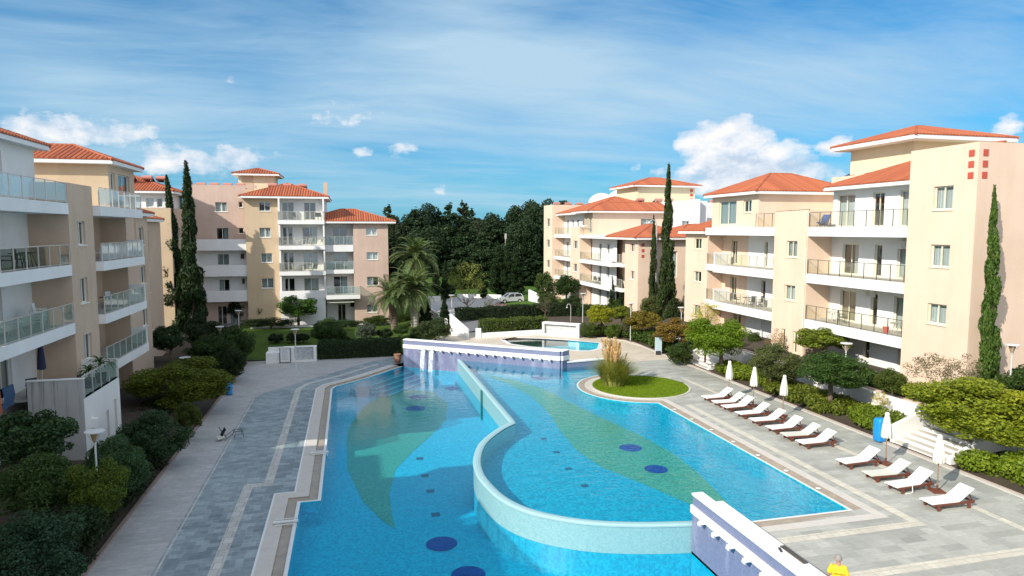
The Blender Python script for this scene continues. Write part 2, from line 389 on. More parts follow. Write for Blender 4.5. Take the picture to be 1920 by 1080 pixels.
M['beigestone'] = paving('beige_stone_paving', (0.66, 0.57, 0.44), (0.57, 0.49, 0.38), (0.45, 0.40, 0.33), 0.7, 0.35, 0, 0.5)
M['strip'] = paving('cream_stone_strip', (0.66, 0.61, 0.50), (0.57, 0.53, 0.43), (0.35, 0.33, 0.28), 0.6, 0.45, 0, 0.4)
M['stripL'] = paving('grey_stone_strip', (0.60, 0.58, 0.53), (0.48, 0.465, 0.43), (0.25, 0.24, 0.22), 0.5, 0.5, 0, 0.6)
M['coping'] = simple('pale_coping_stone', (0.56, 0.52, 0.46), 0.7, 0.14, 2.5)
M['gutter'] = simple('wet_gutter_stone', (0.36, 0.30, 0.235), 0.4, 0.35, 2.5)
M['rim'] = simple('white_pool_rim', (0.72, 0.72, 0.70), 0.4, 0.1, 2)

def mosaic(name, c1, c2, scale=28.0, spots=None, glow=None):
    m, T = newmat(name); co = T.n('TexCoord').outputs['Object']
    v = T.n('TexVoronoi', {'Vector': co, 'Scale': scale}).outputs[1]
    s = T.n('SeparateColor', {0: v}).outputs[0]
    n = T.noise(co, 5.0, 3, 0.7, 1.0); n3 = T.noise(co, 0.18, 3, 0.5)
    f = T.math('ADD', T.math('MULTIPLY', s, 0.45), T.math('MULTIPLY', n, 0.55))  # random tile tones; their contrast also paints in the ripple glitter
    c = T.mix(T.ramp(f, [(0.33, 0.0), (0.66, 1.0)]), c1, c2)
    c = T.mix(T.math('MULTIPLY', n3, 0.35), c, c1)
    finish(T, P(T, Base_Color=c, Roughness=0.35)); return m
M['pooltile'] = mosaic('light_blue_glitter_mosaic', (0.007, 0.30, 0.43), (0.026, 0.50, 0.64), 10)
M['pooltileL'] = mosaic('deep_blue_glitter_mosaic', (0.009, 0.40, 0.56), (0.030, 0.60, 0.74), 10)
M['poolleaf'] = mosaic('green_brown_mosaic', (0.20, 0.28, 0.17), (0.46, 0.46, 0.28), 12)
M['poolleafL'] = mosaic('olive_mosaic', (0.27, 0.32, 0.20), (0.44, 0.44, 0.29), 12)
M['pooldot'] = mosaic('dark_blue_mosaic', (0.004, 0.02, 0.20), (0.01, 0.05, 0.34), 14)
M['poolgrate'] = mosaic('grey_blue_grate', (0.02, 0.09, 0.16), (0.03, 0.12, 0.2), 14)
M['step_white'] = mosaic('pale_step_tile', (0.55, 0.75, 0.8), (0.75, 0.85, 0.86), 12)
M['weir'] = mosaic('aqua_weir_mosaic', (0.22, 0.44, 0.47), (0.29, 0.51, 0.53), 18)
def purple():
    m, T = newmat('purple_mosaic'); co = T.n('TexCoord').outputs['Object']
    v = T.n('SeparateColor', {0: T.n('TexVoronoi', {'Vector': co, 'Scale': 22.0}).outputs[1]}).outputs[0]
    n = T.noise(T.mapv(co, (1, 1, 0.35)), 1.4, 5, 0.65)
    c = T.mix(v, (0.15, 0.17, 0.285), (0.205, 0.225, 0.345)); c = T.mix(T.ramp(n, [(0.50, 0.0), (0.78, 0.7)]), c, (0.42, 0.44, 0.56))
    finish(T, P(T, Base_Color=c, Roughness=0.45)); return m
M['purple'] = purple()
def purple2():
    m, T = newmat('clean_purple_mosaic'); co = T.n('TexCoord').outputs['Object']
    v = T.n('SeparateColor', {0: T.n('TexVoronoi', {'Vector': co, 'Scale': 22.0}).outputs[1]}).outputs[0]
    n = T.noise(co, 0.9, 4, 0.6)
    c = T.mix(v, (0.15, 0.175, 0.285), (0.21, 0.235, 0.355)); c = T.mix(T.math('MULTIPLY', n, 0.3), c, (0.28, 0.29, 0.45))
    finish(T, P(T, Base_Color=c, Roughness=0.45)); return m
M['purple_band'] = purple2()

def water(name, tint, wave=0.06, sc_=1.6):
    m, T = newmat(name); co = T.n('TexCoord').outputs['Object']
    h = T.math('ADD', T.noise(T.mapv(co, (1, 1.5, 1)), sc_, 3, 0.55, 0.6), T.math('MULTIPLY', T.noise(co, sc_ * 5, 3, 0.6, 0.5), 0.22))
    calm = T.ramp(T.noise(co, 0.12, 2), [(0.42, 0.25), (0.60, 1.0)])
    bp = T.n('Bump', {'Height': h, 'Strength': T.math('MULTIPLY', calm, wave), 'Distance': 0.25}).outputs[0]
    fr = T.schlick(0.02, bp)
    mix = T.n('MixShader', {0: fr, 1: T.n('BsdfTransparent', {0: tint}).outputs[0], 2: T.n('BsdfGlossy', {'Color': (1, 1, 1), 'Roughness': 0.015, 'Normal': bp}).outputs[0]})
    finish(T, mix); return m
M['water_low'] = water('lower_pool_water', (0.28, 0.84, 0.92), 0.09)
M['water_up'] = water('upper_pool_water', (0.36, 0.88, 0.93), 0.16)
M['water_small'] = water('small_pool_water', (0.42, 0.82, 0.88), 0.05)
def spray():
    m, T = newmat('white_falling_water'); co = T.n('TexCoord').outputs['Object']
    n = T.noise(T.mapv(co, (14, 14, 1.2)), 2.0, 4, 0.6)
    mix = T.n('MixShader', {0: T.ramp(n, [(0.35, 0.1), (0.6, 0.8)]), 1: T.n('BsdfTransparent').outputs[0], 2: P(T, Base_Color=(0.85, 0.9, 0.94), Roughness=0.3).outputs[0]})
    finish(T, mix); return m
M['spray'] = spray()

def leafmat(name='foliage', trans=0.28):
    m, T = newmat(name); g = T.n('NewGeometry'); oi = T.n('ObjectInfo'); co = T.n('TexCoord').outputs['Object']
    r = g.outputs['Random Per Island']
    n = T.noise(co, 2.2, 2, 0.5)
    c = oi.outputs['Color']
    lo = T.mix(1.0, c, (0.50, 0.60, 0.60), 'MULTIPLY'); hi = T.mix(1.0, c, (1.75, 1.45, 1.15), 'MULTIPLY')
    cc = T.mix(T.math('ADD', T.math('MULTIPLY', r, 0.62), T.math('MULTIPLY', T.math('SUBTRACT', n, 0.2), 0.6), clamp=True), lo, hi)
    d = P(T, Base_Color=cc, Roughness=0.55, Specular_IOR_Level=0.25)
    tr = T.n('BsdfTranslucent', {0: T.mix(1.0, cc, (1.2, 1.2, 0.5), 'MULTIPLY')})
    finish(T, T.n('MixShader', {0: trans, 1: d.outputs[0], 2: tr.outputs[0]})); return m
M['leaf'] = leafmat()
def lawn(name, c1, c2):
    m, T = newmat(name); co = T.n('TexCoord').outputs['Object']
    n = T.noise(co, 0.5, 4, 0.6); n2 = T.noise(co, 22, 3, 0.7)
    f = T.math('ADD', T.math('MULTIPLY', n, 0.5), T.math('MULTIPLY', n2, 0.5))
    c = T.mix(T.ramp(f, [(0.35, 0.0), (0.65, 1.0)]), c1, c2)
    bp = T.n('Bump', {'Height': n2, 'Strength': 0.6, 'Distance': 0.04}).outputs[0]
    finish(T, P(T, Base_Color=c, Roughness=0.9, Specular_IOR_Level=0.1, Normal=bp)); return m
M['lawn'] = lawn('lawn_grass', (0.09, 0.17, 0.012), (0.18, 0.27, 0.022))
M['lawn_back'] = lawn('dark_lawn_grass', (0.035, 0.07, 0.014), (0.075, 0.12, 0.02))  # darker green for the lawn behind the pools
M['field'] = lawn('field_grass', (0.04, 0.09, 0.015), (0.09, 0.16, 0.03))

# ---------------------------------------------------------------- building kit
wr = random.Random(3)
class Bld:
    def __init__(s, name, label, cat='apartment block'):
        s.root = thing(name, label, cat); s.mb = {}
    def m(s, mat):
        if mat not in s.mb: s.mb[mat] = MB()
        return s.mb[mat]
    def done(s):
        for k, mb in s.mb.items():
            o = mb.build({'dark': 'room_interior', 'floor': 'terrace_floor', 'concrete': 'flat_roof'}.get(k, 'wall'), M[k], s.root)
    @staticmethod
    def pt(ax, c, a, z): return (c, a, z) if ax == 'x' else (a, c, z)
    def bx(s, mb, ax, c0, c1, a0, a1, z0, z1):
        c0, c1 = min(c0, c1), max(c0, c1)
        if ax == 'x': mb.box(c0, c1, a0, a1, z0, z1)
        else: mb.box(a0, a1, c0, c1, z0, z1)
    def facade(s, mat, ax, c, out, a0, a1, z0, z1, ops=(), fmat='frame', sill=True, D=0.17):
        mb = s.m(mat); pt = s.pt
        ops = [o for o in ops if a0 < o[0] < o[1] < a1 and z0 - .001 <= o[2] < o[3] <= z1]
        As = sorted({a0, a1, *[o[0] for o in ops], *[o[1] for o in ops]}); Zs = sorted({z0, z1, *[o[2] for o in ops], *[o[3] for o in ops]})
        for i in range(len(As) - 1):
            for j in range(len(Zs) - 1):
                am, zm = (As[i] + As[i + 1]) / 2, (Zs[j] + Zs[j + 1]) / 2
                if any(o[0] < am < o[1] and o[2] < zm < o[3] for o in ops): continue
                mb.poly([pt(ax, c, As[i], Zs[j]), pt(ax, c, As[i + 1], Zs[j]), pt(ax, c, As[i + 1], Zs[j + 1]), pt(ax, c, As[i], Zs[j + 1])])
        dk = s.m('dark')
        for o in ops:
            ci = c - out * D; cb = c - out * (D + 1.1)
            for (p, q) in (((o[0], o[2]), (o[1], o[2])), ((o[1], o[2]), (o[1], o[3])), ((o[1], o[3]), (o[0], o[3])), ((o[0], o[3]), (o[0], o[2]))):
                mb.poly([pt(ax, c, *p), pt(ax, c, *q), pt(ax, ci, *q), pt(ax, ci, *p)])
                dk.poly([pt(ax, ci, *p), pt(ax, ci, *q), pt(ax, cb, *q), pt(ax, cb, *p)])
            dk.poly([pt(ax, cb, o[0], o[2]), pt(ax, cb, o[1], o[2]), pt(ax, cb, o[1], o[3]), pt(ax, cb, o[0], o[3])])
            s.window(ax, c, out, o, fmat, sill, D)
    def window(s, ax, c, out, o, fmat, sill, D):
        a0, a1, z0, z1 = o[:4]; kind = o[4] if len(o) > 4 else 'w'; cur = o[5] if len(o) > 5 else wr.choice('FFHF1')
        pt = s.pt; fr = MB(); t = 0.085 if fmat == 'framecream' else 0.06; c0, c1 = c - out * (D - .05), c - out * (D + .02)
        e = 0.003
        for (p, q, r, u) in ((a0 + e, a1 - e, z0 + e, z0 + t), (a0 + e, a1 - e, z1 - t, z1 - e), (a0 + e, a0 + t, z0 + t, z1 - t), (a1 - t, a1 - e, z0 + t, z1 - t)):
            s.bx(fr, ax, c0, c1, p, q, r, u)
        if a1 - a0 > 0.9:
            am = (a0 + a1) / 2; s.bx(fr, ax, c0, c1, am - .03, am + .03, z0 + t, z1 - t)
        if kind == 'g': s.bx(fr, ax, c0, c1, a0 + t, a1 - t, z0 + .95, z0 + 1.0)
        isd = kind in 'dog'
        win = fr.build('balcony_door' if isd else 'window', M[fmat], s.root)
        gm = MB(); cg = c - out * (D - .01); gm.poly([pt(ax, cg, a0 + t, z0 + t), pt(ax, cg, a1 - t, z0 + t), pt(ax, cg, a1 - t, z1 - t), pt(ax, cg, a0 + t, z1 - t)])
        gm.build('pane', M['glass'], win)
        cc = c - out * (D + .12); spans = []
        if kind == 's': spans = [(a0, a1, z0, z1, 'curtain2')]
        elif cur == 'F': spans = [(a0, a1, z0, z1, 'curtain')]
        elif cur == 'G': spans = [(a0, a1, z0, z1, 'curtain2')]
        elif cur == 'O': spans = [(a0, a1, z0, z1, 'curtain3')]
        elif cur == 'H': spans = [(a0, a0 + (a1 - a0) * .42, z0, z1, 'curtain')]
        elif cur == '1': spans = [(a0 + (a1 - a0) * .6, a1, z0, z1, 'curtain2')]
        if spans:
            cm_ = MB()
            for (p, q, r, u, mt) in spans:
                n = 14
                for k in range(n):
                    x0, x1 = p + (q - p) * k / n, p + (q - p) * (k + 1) / n
                    d0, d1 = (.03 if k % 2 else 0), (.03 if (k + 1) % 2 else 0)
                    cm_.poly([pt(ax, cc - out * d0, x0, r), pt(ax, cc - out * d1, x1, r), pt(ax, cc - out * d1, x1, u), pt(ax, cc - out * d0, x0, u)])
            cm_.build('curtain', M[spans[0][4]], win)
        if sill and not isd and z1 - z0 < 2.2:
            sm = MB(); s.bx(sm, ax, c + out * .06, c - out * (D - .052), a0 - .05, a1 + .05, z0 - .06, z0 + .002); sm.build('sill', M[fmat], win)
    def block(s, mat, x0, x1, y0, y1, z0, z1, top=None):
        mb = s.m(mat); mb.box(x0, x1, y0, y1, z0, z1)
    def balcony(s, ax, cf, cb, a0, a1, zt, th=0.62, kind='glass', ends=(True, True), rail='rail_green', metal='alu', posts=1.15, h=1.05, lip=True, label=None, name='balcony', endwall=None):
        """slab with white fascia, its front at cf; ends: railing returns on the a0 / a1 ends"""
        out = 1 if cf > cb else -1; sl = MB()
        s.bx(sl, ax, cf, cb, a0, a1, zt - th, zt - 0.004)
        bal = sl.build(name, M['white'], s.root)
        if label: bal['label'] = label
        fl = MB(); s.bx(fl, ax, cf - out * .12, cb, a0 + .06, a1 - .06, zt - .003, zt + .004); fl.build('floor_tiles', M['floor'], bal)
        ci = cf - out * 0.07
        if kind == 'solid':
            p = MB(); s.bx(p, ax, cf, cf - out * .14, a0, a1, zt - .004, zt + h)
            for e, a in zip(ends, (a0, a1)):
                if e: s.bx(p, ax, cf - out * .14, cb, a if a == a0 else a - .14, a + .14 if a == a0 else a, zt, zt + h)
            p.build('parapet', M['white'], bal); return bal
        r = MB(); g = MB(); w_ = 0.035 if metal != 'alu' else 0.05
        def run(p, q):
            p, q = Vector(p), Vector(q); L = (q - p).length; n = max(1, round(L / posts)); d = (q - p) / n
            for k in range(n + 1): r.beam(p + d * k, p + d * k + Vector((0, 0, h)), w_)
            r.beam(p + Vector((0, 0, h)), q + Vector((0, 0, h)), w_ + .01, .035)
            r.beam(p + Vector((0, 0, .07)), q + Vector((0, 0, .07)), .02)
            for k in range(n):
                u0, u1 = p + d * k + d.normalized() * .04, p + d * (k + 1) - d.normalized() * .04
                g.poly([u0 + Vector((0, 0, .1)), u1 + Vector((0, 0, .1)), u1 + Vector((0, 0, h - .05)), u0 + Vector((0, 0, h - .05))])
        run(s.pt(ax, ci, a0 + .05, zt), s.pt(ax, ci, a1 - .05, zt))
        if ends[0]: run(s.pt(ax, ci - out * .08, a0 + .05, zt), s.pt(ax, cb, a0 + .05, zt))
        if ends[1]: run(s.pt(ax, ci - out * .08, a1 - .05, zt), s.pt(ax, cb, a1 - .05, zt))
        rr = r.build('railing', M[metal], bal); g.build('balustrade_glass', M[rail], bal)
        return bal
    def hip(s, x0, x1, y0, y1, z, slope=0.36, clip=None, fascia=0.22, label=None, gable=None, pitch=0.30, over=0.0):
        """hipped tile roof over a rectangle: base planes, rows of half-round tiles, ridge caps, white fascia"""
        D = min(x1 - x0, y1 - y0) / 2; t = MB(); fa = MB()
        xa, xb, ya, yb = (x0, x1, y0, y1)
        cl = clip or (-1e9, 1e9, -1e9, 1e9)
        H = D * slope
        faces = [((x0, y0), (1, 0), (0, 1), x1 - x0), ((x1, y0), (0, 1), (-1, 0), y1 - y0), ((x1, y1), (-1, 0), (0, -1), x1 - x0), ((x0, y1), (0, -1), (1, 0), y1 - y0)]
        zb = z + 0.02
        for (o, e, inn, L) in faces:
            P3 = lambda a, b: (o[0] + e[0] * a + inn[0] * b, o[1] + e[1] * a + inn[1] * b, zb + b * slope)
            n = max(2, int(L / pitch)); w_ = L / n
            for k in range(n):
                a = (k + .5) * w_; run = min(a, L - a, D)
                q0 = P3(a, 0); q1 = P3(a, run)
                if not (cl[0] <= q0[0] <= cl[1] and cl[2] <= q0[1] <= cl[3]): continue
                # clip the far end
                for axi, lo, hi in ((0, cl[0], cl[1]), (1, cl[2], cl[3])):
                    if q1[axi] < lo or q1[axi] > hi:
                        lim = lo if q1[axi] < lo else hi; f = (lim - q0[axi]) / (q1[axi] - q0[axi]); q1 = tuple(u + (v - u) * f for u, v in zip(q0, q1))
                ex, ey = e[0] * w_ / 2, e[1] * w_ / 2; i = len(t.v); hh = (0.0, 0.085, 0.115, 0.085, 0.0)
                st = (0.0, )
                for q, dz in ((q0, 0), (q1, 0)):
                    for m_, hz in zip((-1.02, -.62, 0, .62, 1.02), hh): t.v.append((q[0] + ex * m_ , q[1] + ey * m_, q[2] + hz * w_ / .3))
                for j in range(4): t.f.append((i + j, i + j + 1, i + 6 + j, i + 5 + j)); t.mi.append(0)
                t.f.append((i, i + 1, i + 2, i + 3, i + 4)); t.mi.append(0)
        roof = t.build('roof', M['tile'], s.root)
        if label: roof['label'] = label
        # ridge and hip caps
        c = MB(); cxs, cys = (x0 + x1) / 2, (y0 + y1) / 2
        if x1 - x0 > y1 - y0: r0, r1 = (x0 + D, cys), (x1 - D, cys)
        else: r0, r1 = (cxs, y0 + D), (cxs, y1 - D)
        ends = {0: ((x0, y0), r0), 1: ((x1, y0), r1 if x1 - x0 > y1 - y0 else r0), 2: ((x1, y1), r1), 3: ((x0, y1), r0 if x1 - x0 > y1 - y0 else r1)}
        segs = [((p[0], p[1], zb), (q[0], q[1], zb + H)) for p, q in ends.values()] + [((r0[0], r0[1], zb + H), (r1[0], r1[1], zb + H))]
        for p, q in segs:
            if (Vector(p) - Vector(q)).length < .05: continue
            # clip
            p, q = Vector(p), Vector(q); ok = True
            for axi, lo, hi in ((0, cl[0], cl[1]), (1, cl[2], cl[3])):
                for _ in range(2):
                    if p[axi] < lo - 1e-6 or p[axi] > hi + 1e-6:
                        if (q[axi] < lo and p[axi] < lo) or (q[axi] > hi and p[axi] > hi): ok = False; break
                        lim = lo if p[axi] < lo else hi; p = p + (q - p) * ((lim - p[axi]) / (q[axi] - p[axi]))
                    p, q = q, p
            if ok and (p - q).length > .1:
                n = max(1, int((q - p).length / .4))
                for k in range(n):
                    u, v = p + (q - p) * (k / n), p + (q - p) * ((k + 1.06) / n)
                    c.tube(u + Vector((0, 0, .02)), v + Vector((0, 0, .05)), .115, .10, 7)
        if c.v: c.build('ridge_tiles', M['tile'], roof)
        # fascia and soffit
        X0, X1, Y0, Y1 = max(x0, cl[0]), min(x1, cl[1]), max(y0, cl[2]), min(y1, cl[3])
        f2 = MB(); f2.box(X0 + .03, X1 - .03, Y0 + .03, Y1 - .03, z - fascia, z + .015); f2.build('fascia', M['white'], roof)
        return roof

def water_tank(x, y, z, rz, label, group='solar water tanks on the roofs', flat=False):
    t = thing('water_tank', label, 'water tank', (x, y, z), rz, group)
    a = MB(); a.tube((-.52, 0, .42), (.52, 0, .42), .25, n=14); a.build('tank', M['tank'], t)
    b = MB()
    for sx in (-.4, .4):
        b.beam((sx, -.2, 0), (sx, 0, .22), .04); b.beam((sx, .2, 0), (sx, 0, .22), .04); b.beam((sx, .8, .03), (sx, .2, .25), .04)
    b.build('frame', M['alu'], t)
    c = MB(); c.obox((0, .68, .24), (1, 0, 0), Vector((0, 1, -.45)).normalized(), Vector((0, .45, 1)).normalized(), .55, .5, .03); c.build('solar_panel', M['panel'], t)
    return t
tank0 = None
def tanks(l, z, rz, label):
    global tank0
    for (x, y) in l:
        if tank0 is None: tank0 = water_tank(x, y, z, rz, label); t = tank0
        else:
            t = copy_tree(tank0); t.location = (x, y, z); t.rotation_euler = (0, 0, rz); t['label'] = label
def wys(c, l, ax='x'):
    """openings given by picture corners -> plane coordinates"""
    out = []
    for (p0, q0, p1, q1, *k) in l:
        f = PX if ax == 'x' else PY
        a0, z0 = f(p0, q0, c); a1, z1 = f(p1, q1, c)
        out.append((min(a0, a1), max(a0, a1), min(z0, z1), max(z0, z1), *k))
    return out
def doors(c, pxs, z, h=2.25, ax='x', py=450, k='d'):
    f = PX if ax == 'x' else PY; out = []
    for (p, q, *cur) in pxs:
        a0 = f(p, py, c)[0]; a1 = f(q, py, c)[0]; out.append((min(a0, a1), max(a0, a1), z + .03, z + h, k, *cur))
    return out

# ================================================================ building D : peach block on the right
D = Bld('apartment_building', 'near peach apartment block on the right, red squares at its corner, white balconies')
FX = 33.0; FL = [1.0, 4.4, 7.8, 11.25]
zw = [(12.17, 13.52), (8.89, 10.18), (5.57, 6.75)]
D.facade('peach', 'x', FX, -1, 29.03, 33.5, 0, 15.75, [(30.47, 31.75, a, b, 'w', c) for (a, b), c in zip(zw, 'FFF')], 'framecream')
D.m('peach').poly([(33, 29.03, 0), (62, 29.03, 0), (62, 29.03, 15.75), (33, 29.03, 15.75)])
D.m('peach').poly([(33, 33.5, 0), (62, 33.5, 0), (62, 33.5, 15.75), (33, 33.5, 15.75)])
D.m('concrete').box(33.02, 62, 29.05, 33.48, 15.2, 15.35)
for (a, b, c, d) in ((33.0, 33.22, 29.03, 33.5), (33.22, 62, 29.03, 29.25), (33.22, 62, 33.28, 33.5)): D.m('peach').box(a + .001, b, c + .001, d, 15.3, 15.752)
for z in (15.18, 14.58, 13.98):
    sq = MB(); sq.box(32.975, 33.0, 29.28, 29.62, z - .18, z + .18); sq.build('red_square', M['redsq'], D.root); sq = MB(); sq.box(33.28, 33.62, 29.005, 29.03, z - .18, z + .18); sq.build('red_square', M['redsq'], D.root)
# pier 2
D.facade('peach', 'x', FX, -1, 42.5, 46.45, 0, 12.47, [(43.64, 44.92, 8.95, 10.2, 'w', 'G'), (43.7, 45.0, 5.6, 6.78, 'w', 'F'), (43.3, 43.75, 1.6, 3.3, 'w', 'N'), (44.7, 45.15, 1.6, 3.3, 'w', 'N')], 'framecream')
D.m('peach').poly([(33, 42.5, 0), (35.4, 42.5, 0), (35.4, 42.5, 12.47), (33, 42.5, 12.47)]); D.m('peach').poly([(33, 46.45, 0), (35.4, 46.45, 0), (35.4, 46.45, 12.47), (33, 46.45, 12.47)])
D.m('peach').poly([(33, 42.5, 12.47), (33.25, 42.5, 12.47), (33.25, 46.45, 12.47), (33, 46.45, 12.47)]); D.m('peach').poly([(33.25, 42.5, 11.2), (33.25, 42.5, 12.47), (33.25, 46.45, 12.47), (33.25, 46.45, 11.2)])
D.m('floor').poly([(33.25, 42.5, 11.24), (35.4, 42.5, 11.24), (35.4, 46.45, 11.24), (33.25, 46.45, 11.24)])
# bay 1 : recessed white wall
BX = 35.1
ops = doors(BX, [(1567, 1600, 'F'), (1633, 1655, 'N'), (1684, 1702, 'F')], FL[3], 2.35) + doors(BX, [(1581, 1611, 'H'), (1641, 1655, 'N'), (1684, 1703, 'F')], FL[2]) + doors(BX, [(1580, 1610, 'O'), (1638, 1651, 'N'), (1682, 1700, 'F')], FL[1])
ops += wys(BX, [(1619, 634, 1629, 675, 'w', 'N'), (1684, 652, 1691, 690, 'w', 'N')])
D.facade('white', 'x', BX, -1, 33.5, 42.5, 0.5, 14.0, ops, 'framecream', False)
for z, nm in zip(FL[1:], (0, 0, 0)): D.balcony('x', FX - .03, BX, 33.52, 42.48, z, 0.68, 'glass', (False, False), 'rail_clear', 'darkmetal', 1.15)
# bay 2
ops = doors(BX, [(1382, 1415, 'O'), (1434, 1440, 'N')], FL[2]) + doors(BX, [(1380, 1413, 'G'), (1430, 1438, 'N')], FL[1]) + [(48.6, 49.4, 1.1, 3.2, 'd', 'N')]
D.facade('white', 'x', BX, -1, 46.45, 53.2, 0.5, 11.2, ops, 'framecream', False)
D.facade('peach', 'x', BX - .004, -1, 53.2, 57.4, 0.5, 11.2, [(54.9, 55.9, z + .05, z + 2.3, 'd', 'N') for z in FL[1:3]] + [(54, 55.2, 1.1, 3.2, 'd', 'N')], 'framecream', False)
D.balcony('x', FX - .03, BX, 46.47, 55.5, FL[2], 0.68, 'glass', (False, False), 'rail_clear', 'alu', 1.15); D.balcony('x', FX - .03, BX, 46.47, 55.5, FL[1], 0.68, 'glass', (False, False), 'rail_clear', 'alu', 1.15)
for z in FL[1:3]:
    D.m('white').box(33.02, 34.7, 55.3, 55.48, z, z + 1.15); D.balcony('x', FX + .35, BX, 55.52, 57.38, z, .6, 'glass', (False, False), 'rail_clear', 'alu', .9)
D.balcony('x', FX - .03, BX, 46.47, 57.0, FL[3], 0.68, 'none', (False, False))if False else None
sl = MB(); sl.box(FX - .03, 43, 46.47, 57.0, 10.57, 11.246); sl.build('balcony', M['white'], D.root)
# roof terrace rail in front of the penthouse and over pier 2
tr = MB(); tg = MB()
for k in range(7):
    y = 42.55 + k * 1.1; zb = 12.47 if y < 46.4 else 11.25
    tr.beam((33.1, y, zb), (33.1, y, 12.55 if zb > 12 else 12.35), .035)
tr.beam((33.1, 42.5, 12.55), (33.1, 46.45, 12.5), .045, .035); tr.beam((33.1, 46.45, 12.36), (33.1, 49.2, 12.36), .045, .035)
tg.poly([(33.1, 46.5, 11.35), (33.1, 49.15, 11.35), (33.1, 49.15, 12.3), (33.1, 46.5, 12.3)])
o = tr.build('terrace_railing', M['darkmetal'], D.root); tg.build('glass_panel', M['rail_clear'], o)
# penthouse 2
D.facade('peach', 'x', FX + .4, -1, 49.3, 56.6, 11.25, 14.3, wys(FX + .4, [(1349, 378, 1380, 421, 'd', 'G'), (1394, 376, 1409, 398, 'w', 'H')]), 'framecream')
D.m('peach').poly([(33.4, 49.3, 11.25), (43, 49.3, 11.25), (43, 49.3, 14.3), (33.4, 49.3, 14.3)]); D.m('peach').poly([(33.4, 56.6, 10.6), (43, 56.6, 10.6), (43, 56.6, 14.3), (33.4, 56.6, 14.3)])
D.hip(32.75, 43.4, 48.75, 57.2, 14.25, 0.42); D.hip(34.2, 46, 24.6, 42.6, 14.12, 0.40, clip=(0, 99, 33.51, 99))
D.m('peach').box(41.2, 60, 40.5, 50.2, 11.3, 15.6); D.m('cream').box(44.5, 60, 40.6, 50.1, 15.6, 16.5)
# D1 three-storey end
D.facade('peach', 'x', FX + .5, -1, 57.4, 61.7, 0, 10.9, [(58.55, 60.0, 9.15, 10.2, 'w', 'H'), (58.5, 59.95, 5.9, 6.95, 'w', '1'), (58.55, 59.9, 2.5, 3.6, 'w')], 'framecream')
D.m('peach').poly([(33.5, 57.4, 0), (35.2, 57.4, 0), (35.2, 57.4, 10.9), (33.5, 57.4, 10.9)]); D.m('peach').poly([(33.5, 61.7, 0), (48, 61.7, 0), (48, 61.7, 10.9), (33.5, 61.7, 10.9)])
D.hip(32.9, 44, 52.0, 62.4, 10.9, 0.40, clip=(0, 99, 57.21, 99))
# body behind
D.m('peach').box(36.6, 60, 33.52, 61.5, 0, 10.55); D.m('peach').box(36.6, 44, 33.52, 42.45, 10.6, 13.95); D.m('peach').poly([(35.1, 42.4, 11.25), (41.1, 42.4, 11.25), (41.1, 42.4, 14), (35.1, 42.4, 14)])
# stair tower
D.m('cream').box(42.2, 49.6, 42.6, 49.2, 15, 18.0)
D.hip(40.9, 50.6, 41.2, 50.2, 18.1, 0.30, fascia=.28)
for (y, z) in ((35.6, 8.3), (38.4, 4.9), (48.0, 8.3)):
    ac = MB(); ac.box(34.72, 35.09, y - .4, y + .4, z + 1.75 - .25, z + 1.75 + .25); o = ac.build('air_conditioner', M['frame'], D.root); ac = MB(); ac.tube((34.71, y - .1, z + 1.75), (34.70, y - .1, z + 1.75), .2, n=18); ac.build('fan_grille', M['alu'], o)
dp = MB(); dp.tube((32.93, 42.62, 1), (32.93, 42.62, 12.3), .045, n=8); dp.build('drain_pipe', M['framecream'], D.root)
dp = MB(); dp.tube((33.6, 28.96, 1), (33.6, 28.96, 15.5), .0 + .045, n=8) if False else dp.tube((41.5, 28.96, 1), (41.5, 28.96, 15.5), .05, n=8); dp.build('drain_pipe', M['framecream'], D.root)
D.done()
tanks([(36.8, 30.9), (38.6, 30.8), (44.0, 31.0), (46.4, 31.0)], 15.36, R(-20), 'pink cylindrical water tank behind the parapet of the right peach block')
tanks([(43.0, 46.8), (43.1, 49.2)], 15.6, R(90), 'pink water tank on the parapet roof behind the right peach block')

# ================================================================ building A : beige block on the left (shaded side)
A = Bld('apartment_building', 'beige and white apartment block at the left edge with glass balconies and stained terrace')
AX = -14.3; AF = [2.95, 6.1, 9.2, 12.42]; WX = -16.2
ops = []
for z, c in zip(AF[1:3], 'NF'): ops += [(34.4, 36.4, z + .03, z + 2.25, 'd', c)]
ops += [(31.2, 32.6, AF[2] + .03, AF[2] + 2.2, 'd', 'N'), (32.4, 33.2, AF[1] + .03, AF[1] + 2.2, 'd', 'F')]
ops += [(35.3, 36.9, AF[0] + .03, AF[0] + 2.3, 'd', '1'), (33.6, 35.0, AF[0] + .03, AF[0] + 2.3, 'd', 'N')]
A.facade('white', 'x', WX, 1, 31.0, 39.5, -1, 12.3, ops, 'frame', False)
A.m('beige').poly([(WX, 39.5, -1), (AX, 39.5, -1), (AX, 39.5, 13.5), (WX, 39.5, 13.5)])
A.facade('beige', 'x', AX, 1, 39.5, 42.95, -1, 13.5, [(40.62, 41.66, 10.2, 11.5, 'w', 'H'), (40.55, 41.6, 7.0, 8.4, 'w', '1'), (40.6, 41.75, 3.8, 5.25, 'w', 'G')])
A.m('beige').poly([(-17.5, 42.95, -1), (AX, 42.95, -1), (AX, 42.95, 13.5), (-17.5, 42.95, 13.5)]); A.m('beige').box(-14.55, AX - .001, 39.501, 42.949, 13.3, 13.502)
for z, rk, mt in ((AF[3], 'rail_white', 'alu'), (AF[2], 'rail_dark', 'alu'), (AF[1], 'rail_green', 'alu')):
    A.balcony('x', AX + .03, WX, 31.0, 39.48, z, 0.58, 'glass', (False, False), rk, mt, 1.2)
